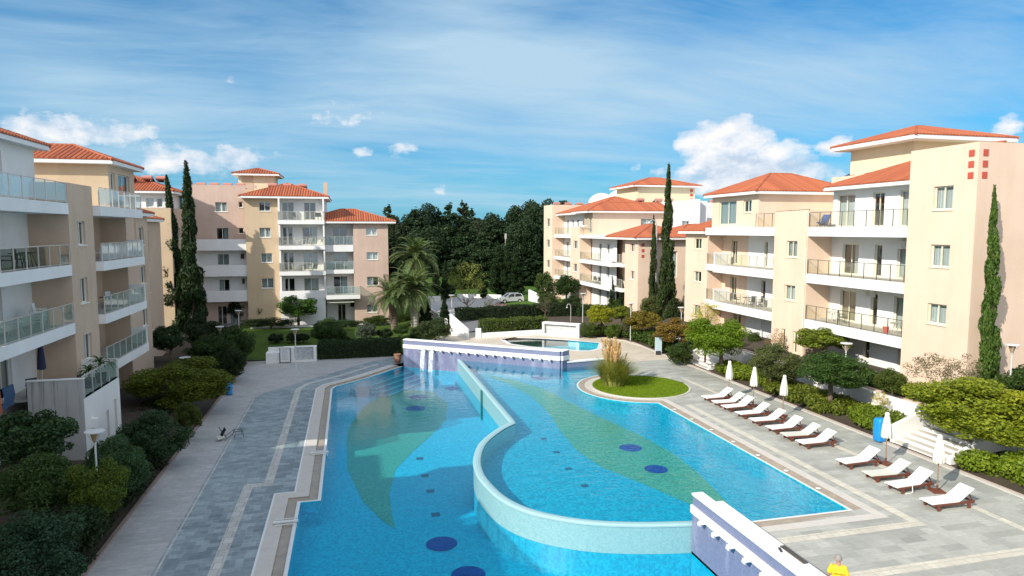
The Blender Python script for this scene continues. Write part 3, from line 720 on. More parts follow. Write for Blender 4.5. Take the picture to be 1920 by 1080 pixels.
# penthouse 1
A.facade('white', 'x', AX - 1.75, 1, 31.5, 40.3, 12.42, 15.5, [(35.6, 36.9, 12.45, 14.8, 'd', 'F'), (33.2, 34.5, 12.45, 14.8, 'd', 'G')], 'frame', False)
A.m('white').poly([(-26, 40.3, 12.4), (AX - 1.75, 40.3, 12.4), (AX - 1.75, 40.3, 15.5), (-26, 40.3, 15.5)])
A.hip(-27.5, -15.45, 30.8, 40.85, 15.45, 0.36)
A.m('beige').poly([(-30, 31.0, -1), (WX, 31.0, -1), (WX, 31.0, 12.4), (-30, 31.0, 12.4)]); A.m('white').poly([(-26, 31.5, 12.4), (-16.05, 31.5, 12.4), (-16.05, 31.5, 15.5), (-26, 31.5, 15.5)])
# terrace at the first floor
TX, TY0, TY1 = -12.5, 35.1, 40.1
A.m('stain').poly([(-14.85, TY0, -1.2), (TX, TY0, -1.2), (TX, TY0, 3.9), (-14.85, TY0, 3.9)]); A.m('whitewash').poly([(-14.85, TY0, -1.2), (-14.85, TY0, 3.9), (-14.85, TY0 + .2, 3.9), (-14.85, TY0 + .2, -1.2)])
A.m('whitewash').box(TX - .2, TX - .001, TY0 + .01, TY1, 2.2, 2.95); A.facade('whitewash', 'x', TX, 1, TY0, TY1, -1.2, 2.94, [(37.9, 38.3, -.3, 1.6, 'w', 'G'), (39.1, 39.5, -.2, 1.9, 'w', 'F')], 'frame', False)
A.m('whitewash').poly([(-16, TY1, -1.2), (TX, TY1, -1.2), (TX, TY1, 4.0), (-14.3, TY1, 4.0), (-16, TY1, 4.0)])
A.m('stain').box(-14.85, TX - .001, TY0 + .001, TY0 + .2, 2.9, 3.9); A.m('white').box(-14.9, TX + .02, TY0 - .03, TY0 + .23, 3.9, 3.95); A.m('floor').poly([(-16.2, TY0, 2.95), (TX, TY0, 2.95), (TX, TY1, 2.95), (-16.2, TY1, 2.95)])
g = MB(); r = MB()
for k in range(5):
    y = TY0 + .3 + k * 1.16; r.beam((TX - .1, y, 2.95), (TX - .1, y, 4.0), .05)
    if k < 4: g.poly([(TX - .1, y + .04, 3.0), (TX - .1, y + 1.12, 3.0), (TX - .1, y + 1.12, 3.95), (TX - .1, y + .04, 3.95)])
r.beam((TX - .1, TY0 + .2, 4.0), (TX - .1, TY1, 4.0), .06, .04); ro = r.build('terrace_railing', M['alu'], A.root); g.build('glass_panel', M['rail_green'], ro)
vb = MB(); vb.box(TX, TX + .22, 35.9, 36.25, 1.3, 1.75); vb.box(TX, TX + .12, 36.0, 36.12, -.6, 1.3); vb.build('meter_box', M['whitewash'], A.root)
# balcony group 2
A.facade('white', 'x', -16.5, 1, 42.95, 46.0, -1, 12.3, [(43.6, 44.9, z + .03, z + 2.25, 'd', c) for z, c in zip(AF[:3], 'FGF')], 'frame', False)
A.facade('beige', 'x', -16.5, 1, 46.0, 50.7, -1, 12.3, [(47.6, 48.3, z + .03, z + 2.3, 'd', 'N') for z in AF[:3]], 'frame', False)
A.m('beige').poly([(-16.5, 50.7, -1), (-14.9, 50.7, -1), (-14.9, 50.7, 12.4), (-16.5, 50.7, 12.4)])
A.balcony('x', AX + .4, -16.5, 42.97, 51.0, AF[3], 0.58, 'glass', (False, False), 'rail_white', 'alu', 1.2)
for z, rk in ((AF[2], 'rail_white'), (AF[1], 'rail_green'), (AF[0] + .15, 'rail_green')):
    A.balcony('x', AX + .4, -16.5, 42.97, 51.0, z, 0.55, 'glass', (False, False), rk, 'alu', 1.2)
    A.m('white').box(-16.4, AX + .38, 50.75, 50.9, z, z + 1.15)
# penthouse 2
A.facade('beige', 'x', -15.35, 1, 49.2, 54.6, 12.42, 15.5, [(49.5, 50.5, 13.65, 14.85, 'w', 'N'), (51.1, 53.5, 12.75, 14.85, 'd', 'H')])
A.facade('sand', 'y', 49.2, -1, -26, -15.35, 12.42, 15.5); A.m('beige').poly([(-26, 54.6, 9), (-15.35, 54.6, 9), (-15.35, 54.6, 15.5), (-26, 54.6, 15.5)])
A.hip(-27, -14.85, 48.55, 55.3, 15.55, 0.36)
# lower parts further back
A.facade('beige', 'x', -15.5, 1, 50.7, 58.0, -1, 12.35, [(55.6, 56.9, z, z + 1.35, 'w', c) for z, c in ((9.9, 'N'), (6.9, 'H'), (3.6, 'G'))])
A.m('beige').poly([(-26, 58.0, -1), (-15.5, 58.0, -1), (-15.5, 58.0, 12.3), (-26, 58.0, 12.3)])
A.hip(-24, -15.1, 53.2, 58.5, 12.3, 0.34, clip=(-99, 99, 54.7, 99))
A.facade('beige', 'x', -17.6, 1, 58.0, 70.0, -1, 12.0, [(64.6, 66.0, z, z + h, 'w', c) for z, h, c in ((8.2, 2.8, 'G'), (5.4, 1.5, 'H'), (2.0, 1.5, 'G'))])
A.hip(-28, -17.1, 59.2, 69.5, 12.0, 0.34); A.m('beige').poly([(-26, 70.0, -1), (-17.6, 70.0, -1), (-17.6, 70.0, 12.0), (-26, 70.0, 12.0)])
dp = MB(); dp.tube((-17.5, 58.8, -1), (-17.5, 58.8, 12), .06); dp.build('drain_pipe', M['frame'], A.root)
A.m('beige').box(-30, -17.8, 31.2, 69.9, -1, 12.25); A.m('beige').box(-17.85, -16.6, 50.72, 57.98, -1, 12.2)
A.done()

# near neighbour of the left block, beside the camera
A0 = Bld('apartment_building', 'beige apartment block beside the camera, just outside the left edge')
A0.facade('beige', 'x', -14.4, 1, 17.8, 23.0, -1, 13.4, [(19.8, 21.0, z, z + 1.3, 'w') for z in (10.2, 7.0, 3.8)]); A0.facade('white', 'x', -16.6, 1, 16.3, 17.8, -1, 12.4)
A0.facade('white', 'x', -16.3, 1, -12.0, 16.3, -1, 12.4, [(p, p + 1.5, z + .03, z + 2.2, 'd') for z in AF[:3] for p in (12.5, 8.0, 3.0)], 'frame', False)
for z in AF: A0.balcony('x', -14.4, -16.3, -12, 16.28, z, .58, 'glass', (False, True), 'rail_white', 'alu', 1.3)
A0.m('beige').box(-30, -16.65, -11.9, 22.99, -1, 12.35); A0.m('beige').poly([(-16.7, 23, -1), (-14.4, 23, -1), (-14.4, 23, 13.4), (-16.7, 23, 13.4)]); A0.m('beige').poly([(-16.7, 17.8, -1), (-14.4, 17.8, -1), (-14.4, 17.8, 13.4), (-16.7, 17.8, 13.4)])
A0.m('white').box(-28, -20.2, -10, 19.6, 12.4, 15.3); A0.m('white').box(-36, -22.5, 19.601, 24.4, 12.3, 15.3); A0.hip(-29, -19.5, -11, 20.3, 15.4, .36)  # rear white box: unseen wing added to keep sun off the left deck
A0.done()

# ================================================================ building A4 : cream link block in the far left corner
L4 = Bld('apartment_building', 'cream corner block with white top floor behind the two tall left cypresses')
L4.facade('sand', 'y', 80.0, -1, -32, -19.0, -1, 13.4, [], 'frame')
L4.facade('pink', 'x', -19.0, 1, 80.0, 87.4, -1, 13.4, [(82.6, 83.9, z, z + 1.3, 'w') for z in (10.0, 6.9, 3.8)])
L4.m('sand').box(-32, -19.001, 80.001, 80.25, 13.2, 13.45); L4.m('sand').box(-19.25, -19.001, 80.25, 87.4, 13.2, 13.45); L4.m('floor').box(-32, -19.26, 80.26, 87.3, 12.6, 12.7)
L4.facade('white', 'y', 82.2, -1, -34, -19.8, 12.4, 15.3, [(-22.0, -21.2, 13.6, 14.6, 'w'), (-20.9, -20.3, 13.6, 14.6, 'w')]); L4.facade('white', 'x', -19.8, 1, 82.2, 89, 12.4, 15.3)
L4.hip(-36, -18.9, 81.4, 93, 15.35, 0.36); L4.m('sand').box(-36, -21, 81.3, 95, -1, 12.5)
L4.done()
tanks([(-24.0, 83.6), (-22.3, 84.2), (-21.0, 84.8)], 16.6, 0, 'pink water tank on the red roof behind the left cypresses')

# ================================================================ building B : pink and yellow block in the middle
B = Bld('apartment_building', 'pink and yellow apartment block left of the palms with a small roof tower')
BF = [-.6, 2.85, 5.95, 9.05, 12.3]
ops = wys(87.5, [(403, 379, 426, 397, 'w', 'F'), (447, 378, 455, 389, 'w', 'N'), (405, 427, 429, 449, 'd', '1'), (447, 427, 457, 438, 'w', 'N'), (407, 476, 430, 497, 's'), (450, 475, 459, 486, 'w', 'N'), (410, 524, 431, 547, 'd', 'H'), (453, 522, 460, 533, 'w', 'N')], 'y')
B.facade('pink', 'y', 87.5, -1, -19.2, -12.2, 8.9, 16.5, ops); B.facade('white', 'y', 87.5, -1, -19.2, -12.2, 2.3, 8.9, ops)
B.facade('pink', 'y', 87.5, -1, -19.2, -12.2, -1, 2.3, [(-16.0, -14.9, -.6, 1.7, 'd', 'N'), (-14.6, -13.2, -.6, 1.7, 'd', 'G')])
for z in (8.95, 5.8, 2.7): B.balcony('y', 86.2, 87.5, -17.9, -12.22, z, .38, 'solid', (True, False), h=.98)
B.m('pink').box(-19.2, -12.2, 87.7, 100, 15.2, 15.4); B.m('pink').box(-19.2, -11.0, 87.505, 87.75, 16.2, 16.52)
B.facade('sand', 'y', 86.0, -1, -12.2, -8.35, -1, 15.05, wys(86.0, [(485, 378, 507, 396, 'w', 'N'), (486, 427, 508, 445, 'w', 'F'), (489, 475, 511, 492, 'w', 'G'), (490, 522, 513, 540, 'w', 'G')], 'y'))
B.m('sand').poly([(-12.2, 86, -1), (-12.2, 87.5, -1), (-12.2, 87.5, 15.05), (-12.2, 86, 15.05)])
ops = doors(86.4, [(529, 551, 'N'), (570, 592, 'N')], BF[4] - .05, 2.2, 'y', 400) + doors(86.4, [(530, 538, 'N'), (540, 549, 'N'), (567, 595, '1')], 9.2, 2.2, 'y', 440) + doors(86.4, [(532, 540, 'N'), (541, 551, 'N'), (569, 596, 'G')], 6.05, 2.2, 'y', 490) + doors(86.4, [(534, 541, 'N'), (542, 553, 'N'), (570, 598, 'G')], 2.85, 2.2, 'y', 535)
B.facade('white', 'y', 86.4, -1, -8.35, -2.9, -1, 15.0, ops, 'frame', False)
B.m('white').poly([(-8.35, 86, -1), (-8.35, 86.4, -1), (-8.35, 86.4, 15.05), (-8.35, 86, 15.05)])
for z in (12.25, 9.15, 6.0): B.balcony('y', 84.8, 86.4, -8.35, -2.9, z, .5, 'glass', (True, True), 'rail_clear', 'alu', 1.0)
B.m('white').box(-8.3, -3.0, 84.85, 86.3, -1, 2.8); B.balcony('y', 84.8, 86.4, -8.35, -2.9, 2.85, .3, 'solid', (True, True), h=.75)
for x in (-8.3, -3.12): B.m('white').box(x, x + .2, 84.95, 86.39, 3.0, 14.85)
B.facade('white', 'x', -2.9, 1, 86.4, 96, 11.9, 15.0)
B.hip(-12.75, -2.3, 85.1, 96, 15.1, 0.36); B.hip(-6, 5.8, 84.9, 94.9, 12.1, 0.32, clip=(-2.88, 99, 0, 99))
B.facade('white', 'y', 87.2, -1, -2.9, .5, -1, 12.0, wys(87.2, [(623, 426, 650, 460, 'd', 'N'), (624, 474, 653, 505, 's'), (625, 518, 652, 552, 'd', '1')], 'y') + [(-1.6, -.6, -.6, 1.6, 'd', 'N')], 'frame', False)
for z, sd_ in ((9.2, 0), (6.1, 0)): B.balcony('y', 85.45, 87.2, -2.88, .5, z, .85 if z > 9 else .5, 'glass', (False, False), 'rail_green', 'alu', 1.1)
B.balcony('y', 84.3, 87.2, -2.88, 1.2, 3.0, .5, 'glass', (False, True), 'rail_green', 'alu', 1.1)
B.m('frame').box(-2.8, .45, 84.6, 85.6, 2.05, 2.12)
B.facade('pink', 'y', 85.5, -1, .5, 4.8, -1, 12.05, wys(85.5, [(686, 427, 707, 441, 'w', 'F'), (687, 473, 709, 487, 'w', 'F'), (688, 519, 710, 535, 'w', 'H')], 'y') + [(2.0, 3.3, .6, 1.6, 'w')])
B.m('pink').poly([(.5, 85.5, -1), (.5, 87.2, -1), (.5, 87.2, 12.05), (.5, 85.5, 12.05)]); B.facade('pink', 'x', 4.8, 1, 85.5, 95, -1, 12.05)
B.facade('white', 'x', -2.89, 1, 85.5, 87.2, -1, 12.05)
B.m('pink').box(-19.1, -12.3, 88.9, 100, -1, 15.1); B.m('pink').box(-12.1, -3.0, 87.9, 96, -1, 15.0); B.m('pink').box(-2.8, 4.7, 88.6, 95, -1, 12.0)
B.m('cream').box(-13.7, -9.3, 92, 96.5, 15, 18.1); dk = MB(); dk.box(-13.3, -11.9, 91.97, 92.0, 16.0, 18.0); dk.build('door', M['sand'], B.root)
B.hip(-14.4, -8.6, 91.2, 97.2, 18.25, 0.30); ch = MB(); ch.box(-3.1, -2.6, 90, 90.5, 15, 17.2); ch.build('chimney', M['beige'], B.root)
B.done()
tanks([(-18.9 + k * 1.5, 88.2) for k in range(5)], 16.15, 0, 'pink water tank in the row along the parapet of the middle pink block')
tanks([(-9.3, 89.6), (-7.5, 89.6), (-5.7, 89.6)], 16.3, 0, 'pink water tank on the red roof of the middle yellow block')

# ================================================================ building C : peach block in the middle distance on the right
C = Bld('apartment_building', 'distant peach block right of the car park with white balconies and several red roofs')
CX = 31.0; CF = [.9, 4.05, 7.05, 10.4]
C.facade('peach', 'x', 30.6, -1, 98.5, 103.0, 0, 14.95, [(99.7, 101.4, z, z + 1.25, 'w', 'N') for z in (11.6, 8.3, 5.1)]); C.m('peach').poly([(30.6, 98.5, 0), (45, 98.5, 0), (45, 98.5, 14.95), (30.6, 98.5, 14.95)]); C.m('peach').box(30.65, 45, 98.55, 103, 14, 14.4)
C.facade('white', 'x', 32.6, -1, 90.8, 98.5, 0, 13.5, [(p, p + 1.0, z + .03, z + 2.2, 'd', c) for z in CF for p, c in ((91.8, 'G'), (94.0, 'F'), (96.4, 'N'))], 'frame', False)
for z in CF[1:]: C.balcony('x', CX, 32.6, 90.82, 98.48, z, .5, 'glass', (False, False), 'rail_clear', 'alu', 1.2)
C.facade('peach', 'x', CX, -1, 86.9, 90.8, 0, 11.5, [(87.9, 89.5, z, z + 1.15, 'w', 'N') for z in (8.4, 5.15)])
for y in (86.9, 90.8): C.m('peach').poly([(CX, y, 0), (32.7, y, 0), (32.7, y, 11.5), (CX, y, 11.5)])
C.m('peach').box(CX + .001, 31.25, 86.901, 90.799, 11.2, 11.51)
C.hip(31.2, 44, 83.9, 98.4, 13.5, .36)
C.facade('white', 'x', 32.6, -1, 84.6, 90.8, 10.4, 13.4, [(85.0, 86.2, 10.5, 12.6, 'd', 'G'), (87.2, 88.2, 10.5, 12.6, 'd', 'G')], 'frame', False)
C.facade('sand', 'x', 31.4, -1, 83.0, 86.2, 10.4, 13.4, [(83.3, 84.6, 10.6, 12.7, 'd', 'G'), (85.1, 85.8, 11.6, 12.7, 'w', 'H')])
C.facade('peach', 'y', 83.0, -1, 31.4, 45, 10.4, 13.4, [(38.3, 40.2, 10.9, 12.6, 'w', 'F')])
C.facade('white', 'x', 32.8, -1, 78.0, 86.9, 0, 10.4, [(p, p + 1.0, z + .03, z + 2.2, 'd', c) for z in CF[:3] for p, c in ((83.2, 'N'), (80.4, 'G'))], 'frame', False)
sl = MB(); sl.box(CX, 45, 78.2, 86.88, 9.95, 10.4); sl.build('balcony', M['white'], C.root)
tr = MB(); tr.beam((31.1, 86.9, 11.45), (31.1, 83.0, 11.4), .05); tr.build('terrace_railing', M['alu'], C.root)
for z in CF[1:3]:
    C.balcony('x', CX, 32.8, 78.7, 86.88, z, .5, 'glass', (False, False), 'rail_clear', 'alu', 1.2)
    C.balcony('x', CX - .02, 32.8, 75.4, 78.68, z, .5, 'solid', (False, False), h=1.15)
C.hip(30.4, 47, 82.3, 89.0, 13.55, .36)
# near three-storey end
C.facade('peach', 'x', 32, -1, 69.9, 73.6, 0, 10.0, [(71.0, 72.1, 8.5, 9.5, 'w', 'H'), (70.9, 72.0, 5.3, 6.3, 'w', 'H')]); C.facade('peach', 'y', 69.9, -1, 32, 38.2, 0, 10.0, [(36.0, 36.9, 5.6, 8.6, 'w', 'F')])
C.m('peach').poly([(32, 73.6, 0), (34, 73.6, 0), (34, 73.6, 10), (32, 73.6, 10)])
C.facade('peach', 'x', 33.6, -1, 73.6, 78.2, 0, 10.0, [(75.5, 76.6, z + .05, z + 2.2, 'd', 'N') for z in CF[1:3]])
for z in CF[1:3]: C.balcony('x', 31.6, 33.6, 73.62, 75.38, z, .45, 'glass', (False, False), 'rail_clear', 'alu', .9)
for z in (9.35, 8.7, 8.05): sq = MB(); sq.box(32.4, 32.75, 69.875, 69.9, z - .17, z + .17); sq.build('red_square', M['redsq'], C.root)
C.hip(31.2, 39.0, 69.2, 78.6, 10.15, .38); C.hip(36.5, 47, 70.6, 79.5, 10.15, .34)
C.facade('white', 'y', 72.0, -1, 38.3, 46, 0, 10.0, [(41.0, 42.6, z, z + 2.0, 'd', 'F') for z in (7.0, 3.9)])
for z in (6.9, 3.8, .8): C.balcony('y', 70.9, 72.0, 40.0, 45.0, z, .4, 'solid', (True, True), h=1.0)
C.m('peach').box(34, 45, 73.8, 98.3, 0, 9.9); C.m('peach').box(34.2, 45, 84, 98.2, 9.9, 13.4); C.m('cream').box(42.3, 51.8, 93, 101, 13, 17.65)
for z in (17.1, 16.4, 15.7): sq = MB(); sq.box(51.0, 51.5, 92.97, 93.0, z - .2, z + .2); sq.build('red_square', M['redsq'], C.root)
C.hip(41.3, 52.6, 92.2, 101.8, 17.75, .30)
C.done()
tanks([(31.6 + k * 1.9, 99.4) for k in range(4)], 14.7, 0, 'pink water tank on the flat roof at the far end of the distant peach block')
tanks([(40.5, 88.0), (43.3, 88.0), (45.0, 88.0)], 14.9, 0, 'pink water tank below the small tower of the distant peach block')
# white modern block
W_ = Bld('apartment_building', 'plain white flat-roofed block behind the tall cypress beside the peach block')
W_.facade('white', 'y', 82.0, -1, 42.5, 47.6, 0, 15.0, [(43.9, 46.0, 10.2, 12.3, 'w', 'H')]); W_.m('white').box(42.52, 47.58, 83.3, 92, 0, 14.95); W_.m('white').box(47.62, 50.2, 84.0, 92, 0, 14.9)
W_.m('white').box(44.9, 46.1, 81.2, 81.97, 0, 15.2); W_.m('white').box(50.3, 60, 86, 95, 0, 14.8)
W_.done()
tanks([(51.8, 87.5)], 14.8, 0, 'small pink water tank on the plain white block')
# domes
for nm, px, py, r_, Y, lb in (('dome_building', 1165, 355, 4.4, 190, 'large white dome behind the red roofs of the distant peach block'), ('dome_building', 1128, 362, 4.2, 196, 'smaller white dome left of the large white dome')):
    x, zt_ = PY(px, py, Y); t = thing(nm, lb, 'dome', (x, Y, 0), 0, None)
    m_ = MB(); m_.lathe([(r_, 0), (r_, zt_ - r_ * .85)] + [(r_ * math.cos(R(a)), zt_ - r_ * .85 + r_ * .85 * math.sin(R(a))) for a in range(6, 91, 7)], n=36); m_.build('dome_shell', M['dome'], t, smooth=True)
    e = MB(); e.lathe([(r_ + .3, 0), (r_ + .3, zt_ - r_ * .85 - .4), (r_, zt_ - r_ * .85 - .3)], n=24); e.build('drum', M['concrete'], t)

# ================================================================ GROUND
def S(o, name=None): return tag(o, kind='structure')
BORD = [(26.95, 2), (26.95, 40), (26.95, 50), (26.95, 57.6), (26.6, 60.5), (25.4, 62.5), (24.1, 63.8)]
def bord(y):
    for (x0, y0), (x1, y1) in zip(BORD[:-1], BORD[1:]):
        if y <= y1: return x0 + (x1 - x0) * (y - y0) / (y1 - y0)
    return BORD[-1][0]
def sst(a, b, x): t = min(1, max(0, (x - a) / (b - a))); return t * t * (3 - 2 * t)
def terr(x, y):
    far = 3.6 * sst(112, 190, y) + 1.0 * sst(190, 700, y)
    if y < -2: return -0.3
    if x < -9.2 and y < 64: return -1.02 + 1.0 * sst(-9.6, -12.4, x)
    if y <= 64.5:
        bx_ = bord(y)
        if x <= bx_:
            if x > bx_ - 1.0 or y > 62.5: return -0.09 if x > 5.5 or y < 58 else -1.15
            if x < -8.2: return -1.16
            if y > 62.5 and x < 5: return -1.16
            return -3.2
        if x < 30.3: return 0.06 + 0.45 * sst(bx_, 30.3, x)
        if x < 31.65: return 1.0
        return 1.08 + 0.6 * sst(31.7, 33.5, x)
    # behind the pools
    l = -1.0 + 0.35 * sst(66, 78, y) + 0.65 * sst(84, 110, y); r = 0.0 + 0.25 * sst(66, 90, y) * (1 if x > 22 else 0)
    v = l + (r - l) * sst(5.0, 10.0, x) if x < 27 else r
    if x > 28: v = r + (1.1 - r) * sst(28, 31, x) * (1 - sst(70, 92, y))
    return v + far
xs = [-900, -400, -200, -120, -80, -50, -36, -28, -22, -18, -15, -13, -12.2, -11.4, -10.6, -9.9, -9.5, -9.21, -9.19, -8.6, -7.9, -4, -1, 2, 4.9, 5.6, 7, 8.5, 10, 13, 16, 19, 22, 24.5] + [25.5 + .25 * k for k in range(19)] + [30.29, 30.31, 31.0, 31.64, 31.66, 32.2, 33, 33.6, 36, 42, 55, 75, 110, 170, 260, 450, 900]
ys = [-60, -20, -2.1, -1.9, 0, 6, 12, 18, 24, 30, 36, 40, 42.5, 45, 46.5, 48, 49.5, 51, 52.5, 54, 57, 60, 61.5, 62.4, 62.6, 63.2, 64.0, 64.49, 64.51, 66, 68, 70, 73, 76, 79, 82, 86, 90, 96, 104, 112, 122, 134, 150, 165, 185, 220, 300, 450, 800, 1600]
g = MB()
idx = {}
for j, y in enumerate(ys):
    for i, x in enumerate(xs): idx[i, j] = g.vert(x, y, terr(x, y))
for j in range(len(ys) - 1):
    for i in range(len(xs) - 1):
        g.f.append((idx[i, j], idx[i + 1, j], idx[i + 1, j + 1], idx[i, j + 1]))
        xm, ym = (xs[i] + xs[i + 1]) / 2, (ys[j] + ys[j + 1]) / 2
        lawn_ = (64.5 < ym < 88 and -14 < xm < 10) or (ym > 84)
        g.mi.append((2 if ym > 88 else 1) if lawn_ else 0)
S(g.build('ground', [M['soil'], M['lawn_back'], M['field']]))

def off(pts, d):
    """polyline moved sideways (left of travel) by d, mitred"""
    out = []; n = len(pts)
    for k in range(n):
        a = Vector(pts[max(k - 1, 0)]); b = Vector(pts[k]); c = Vector(pts[min(k + 1, n - 1)])
        d1 = (b - a).normalized() if k else (c - b).normalized(); d2 = (c - b).normalized() if k < n - 1 else d1
        n1 = Vector((-d1.y, d1.x)); n2 = Vector((-d2.y, d2.x)); m = (n1 + n2).normalized(); out.append(tuple(b + m * (d / max(.35, m.dot(n1)))))
    return out
def band(name, pts, d0, d1, z, mat, z2=None):
    a, b = off(pts, d0), off(pts, d1); m = MB()
    for k in range(len(pts) - 1): m.poly([(*a[k], z), (*a[k + 1], z), (*b[k + 1], z), (*b[k], z)])
    if z2 is not None:
        for q in (a, b):
            for k in range(len(pts) - 1): m.poly([(*q[k], z), (*q[k + 1], z), (*q[k + 1], z2), (*q[k], z2)])
    return S(m.build(name, M[mat]))
def smooth(pts, n=6):
    out = []; P_ = [Vector(p) for p in pts]
    for k in range(len(P_) - 1):
        p0, p1, p2, p3 = P_[max(k - 1, 0)], P_[k], P_[k + 1], P_[min(k + 2, len(P_) - 1)]
        for i in range(n):
            t = i / n; out.append(tuple(.5 * ((2 * p1) + (p2 - p0) * t + (2 * p0 - 5 * p1 + 4 * p2 - p3) * t * t + (3 * p1 - p0 - 3 * p2 + p3) * t ** 3)))
    return out + [tuple(P_[-1])]
LZ = -1.05; LW = -1.12; UW = -0.055
EL = [(-2.35, 6), (-2.35, 29.95), (-1.47, 29.95), (-1.47, 51.6)] + smooth([(-1.2, 52.35), (0.1, 53.6), (1.75, 55.4), (3.4, 57.6), (4.4, 58.75)], 3)
DIVo = [(8.78, 55.3), (8.78, 36.5)] + smooth([(8.72, 36.15), (7.7, 35.06), (6.39, 33.0), (5.63, 30.69), (5.40, 28.92), (5.45, 27.59), (5.71, 26.03), (6.2, 24.81), (6.98, 23.81), (8.46, 22.75), (10.35, 22.06), (12.5, 21.64)], 5)
DIVc = off(DIVo, 0.17); DIVi = off(DIVo, 0.34)
WALLC = [(4.62, 58.75), (16.3, 49.95)]       # purple wall centre line
# --- lower pool
low = EL + [(8.98, 55.4)] + DIVc + [(12.6, 6)]
m = MB(); m.sheet([low], -2.2); m.wall_loop(EL, -2.2, LZ - .025, False); m.wall_loop([(12.25, 6), (12.25, 21.6)], -2.2, -1, False)
S(m.build('pool_basin', M['pooltileL']))
m = MB(); m.sheet([low], LW); S(m.build('water', M['water_low']))
dkL = [(-9.2, -2), (-7.0, -2), (-7.0, 49.8), (-6.2, 51.6), (1.6, 61.4), (1.6, 64), (-9.2, 64)]
edge = off(EL, 1.15)
m = MB(); m.sheet([[(-7.0, -2), *[(p[0], p[1]) for p in edge if p[1] < 60][:1], *edge[1:], (5.2, 60.6), (5.2, 64.2), (1.6, 61.4), (-6.2, 51.6), (-7.0, 49.8)]], LZ); S(m.build('slate_deck', M['slate']))
m = MB(); m.sheet([[(-9.2, -2), (-7.0, -2), (-7.0, 49.8), (-6.2, 51.6), (1.6, 61.4), (5.2, 64.2), (-9.2, 64.2)]], LZ); S(m.build('stone_path', M['stonepath']))
band('stone_line', [(-7.0, -2), (-7.0, 49.8)], -.16, -.08, LZ + .004, 'stripL')
band('stone_strip', EL[:-1], 2.30, 2.72, LZ + .005, 'stripL')
band('coping', EL, .55, 1.16, LZ + .008, 'coping'); band('coping_edge', EL, 1.16, 1.24, LZ + .02, 'rim', LZ - .1)
band('gutter', EL, .15, .55, LZ - .05, 'gutter', LZ); band('pool_rim', EL, 0, .15, LZ - .025, 'rim')
band('kerb', [(-9.2, -2), (-9.2, 64)], 0, .14, LZ + .10, 'brownkerb', LZ - .2)
m = MB(); m.sheet([[(-2, 2), (12.3, 2), (12.3, 6.2), (-2.3, 6.2)]], LZ); S(m.build('near_deck', M['slate']))
# pictures laid in the lower floor
def ellipse(cx, cy, a, b=None, n=40, rot=0):
    b = b or a; return [(cx + a * math.cos(t) * math.cos(rot) - b * math.sin(t) * math.sin(rot), cy + a * math.cos(t) * math.sin(rot) + b * math.sin(t) * math.cos(rot)) for t in (2 * math.pi * k / n for k in range(n))]
def closed(pts, n=5):
    P_ = pts[-2:] + pts + pts[:3]; s = smooth(P_, n); return s[2 * n:-(2 * n) - 1]
leafL = [(-0.3, 44.8), (-0.42, 41.6), (-0.36, 36.8), (0.38, 32.15), (1.2, 29.7), (1.72, 28.7), (1.66, 30.5), (1.72, 33.0), (2.25, 36.2), (3.4, 38.8), (4.8, 41.6), (6.3, 45.0), (7.1, 49.6), (6.4, 53.3), (4.6, 54.6), (2.3, 53.2), (0.9, 50.2)]
m = MB(); m.sheet([leafL], -2.19); S(m.build('floor_pattern', M['poolleafL']))
LD = [G(828, 1020, -2.2), G(878, 1078, -2.2), G(785, 745, -2.2), G(779, 766, -2.2), (8.1, 57.3 - 3.2)]
m = MB()
for (x, y), r_ in zip(LD, (.66, .66, .72, .76, .62)): m.sheet([ellipse(x, y, r_)], -2.183)
S(m.build('floor_discs', M['pooldot']))
m = MB()
for px, py in ((787, 860), (797, 892), (807, 921), (817, 965)):
    x, y = G(px, py, -2.2); m.sheet([[(x - .2, y - .2), (x + .2, y - .2), (x + .2, y + .2), (x - .2, y + .2)]], -2.183)
for px, py in ((1019, 823), (1043, 848), (1066, 879), (1096, 911)):
    x, y = G(px, py, -.9); m.sheet([[(x - .17, y - .15), (x + .17, y - .15), (x + .17, y + .15), (x - .17, y + .15)]], -.883)
S(m.build('floor_grates', M['poolgrate']))
# corner steps of the lower pool
for k, w_ in enumerate((2.9, 2.3, 1.7, 1.1)):
    a = Vector((-.2, 53.3)); b = Vector((4.3, 58.5)); d = (b - a).normalized(); nn = Vector((d.y, -d.x))
    pts = [a - d * .0, b, b + nn * w_ * .9, a + nn * w_ + d * 1.2]
    m = MB(); m.prism([tuple(p) for p in pts], -2.19, -2.05 + k * .2); S(m.build('pool_steps', M['pooltile']))
    e = MB(); q = [pts[3], pts[2]]; e.beam((*q[0], -2.03 + k * .2), (*q[1], -2.03 + k * .2), .1, .03); S(e.build('step_edge', M['step_white']))
# --- divider between the two water levels
m = MB(); A_, B_ = DIVo, DIVi
for k in range(len(A_) - 1):
    for (p, q) in ((A_, 1), (B_, 0)): m.poly([(*p[k], -1.14 if q else -.9), (*p[k + 1], -1.14 if q else -.9), (*p[k + 1], -.02), (*p[k], -.02)])
S(m.build('weir_wall', M['weir']))
m = MB(); m.wall_loop(A_, -2.2, -1.14, False); S(m.build('weir_foot', M['pooltileL']))
m = MB(); prof = [(-.03, -.08), (-.03, -.02), (.02, .02), (.10, .03), (.20, .025), (.29, .0), (.34, -.03), (.34, -.10)]
O_ = [off(DIVo, p[0]) for p in prof]
for k in range(len(A_) - 1):
    for j in range(len(prof) - 1): m.poly([(*O_[j][k], prof[j][1]), (*O_[j][k + 1], prof[j][1]), (*O_[j + 1][k + 1], prof[j + 1][1]), (*O_[j + 1][k], prof[j + 1][1])])
S(m.build('weir_crest', simple('pale_aqua_crest', (0.33, 0.52, 0.54), .35, .1, 3), smooth=True))
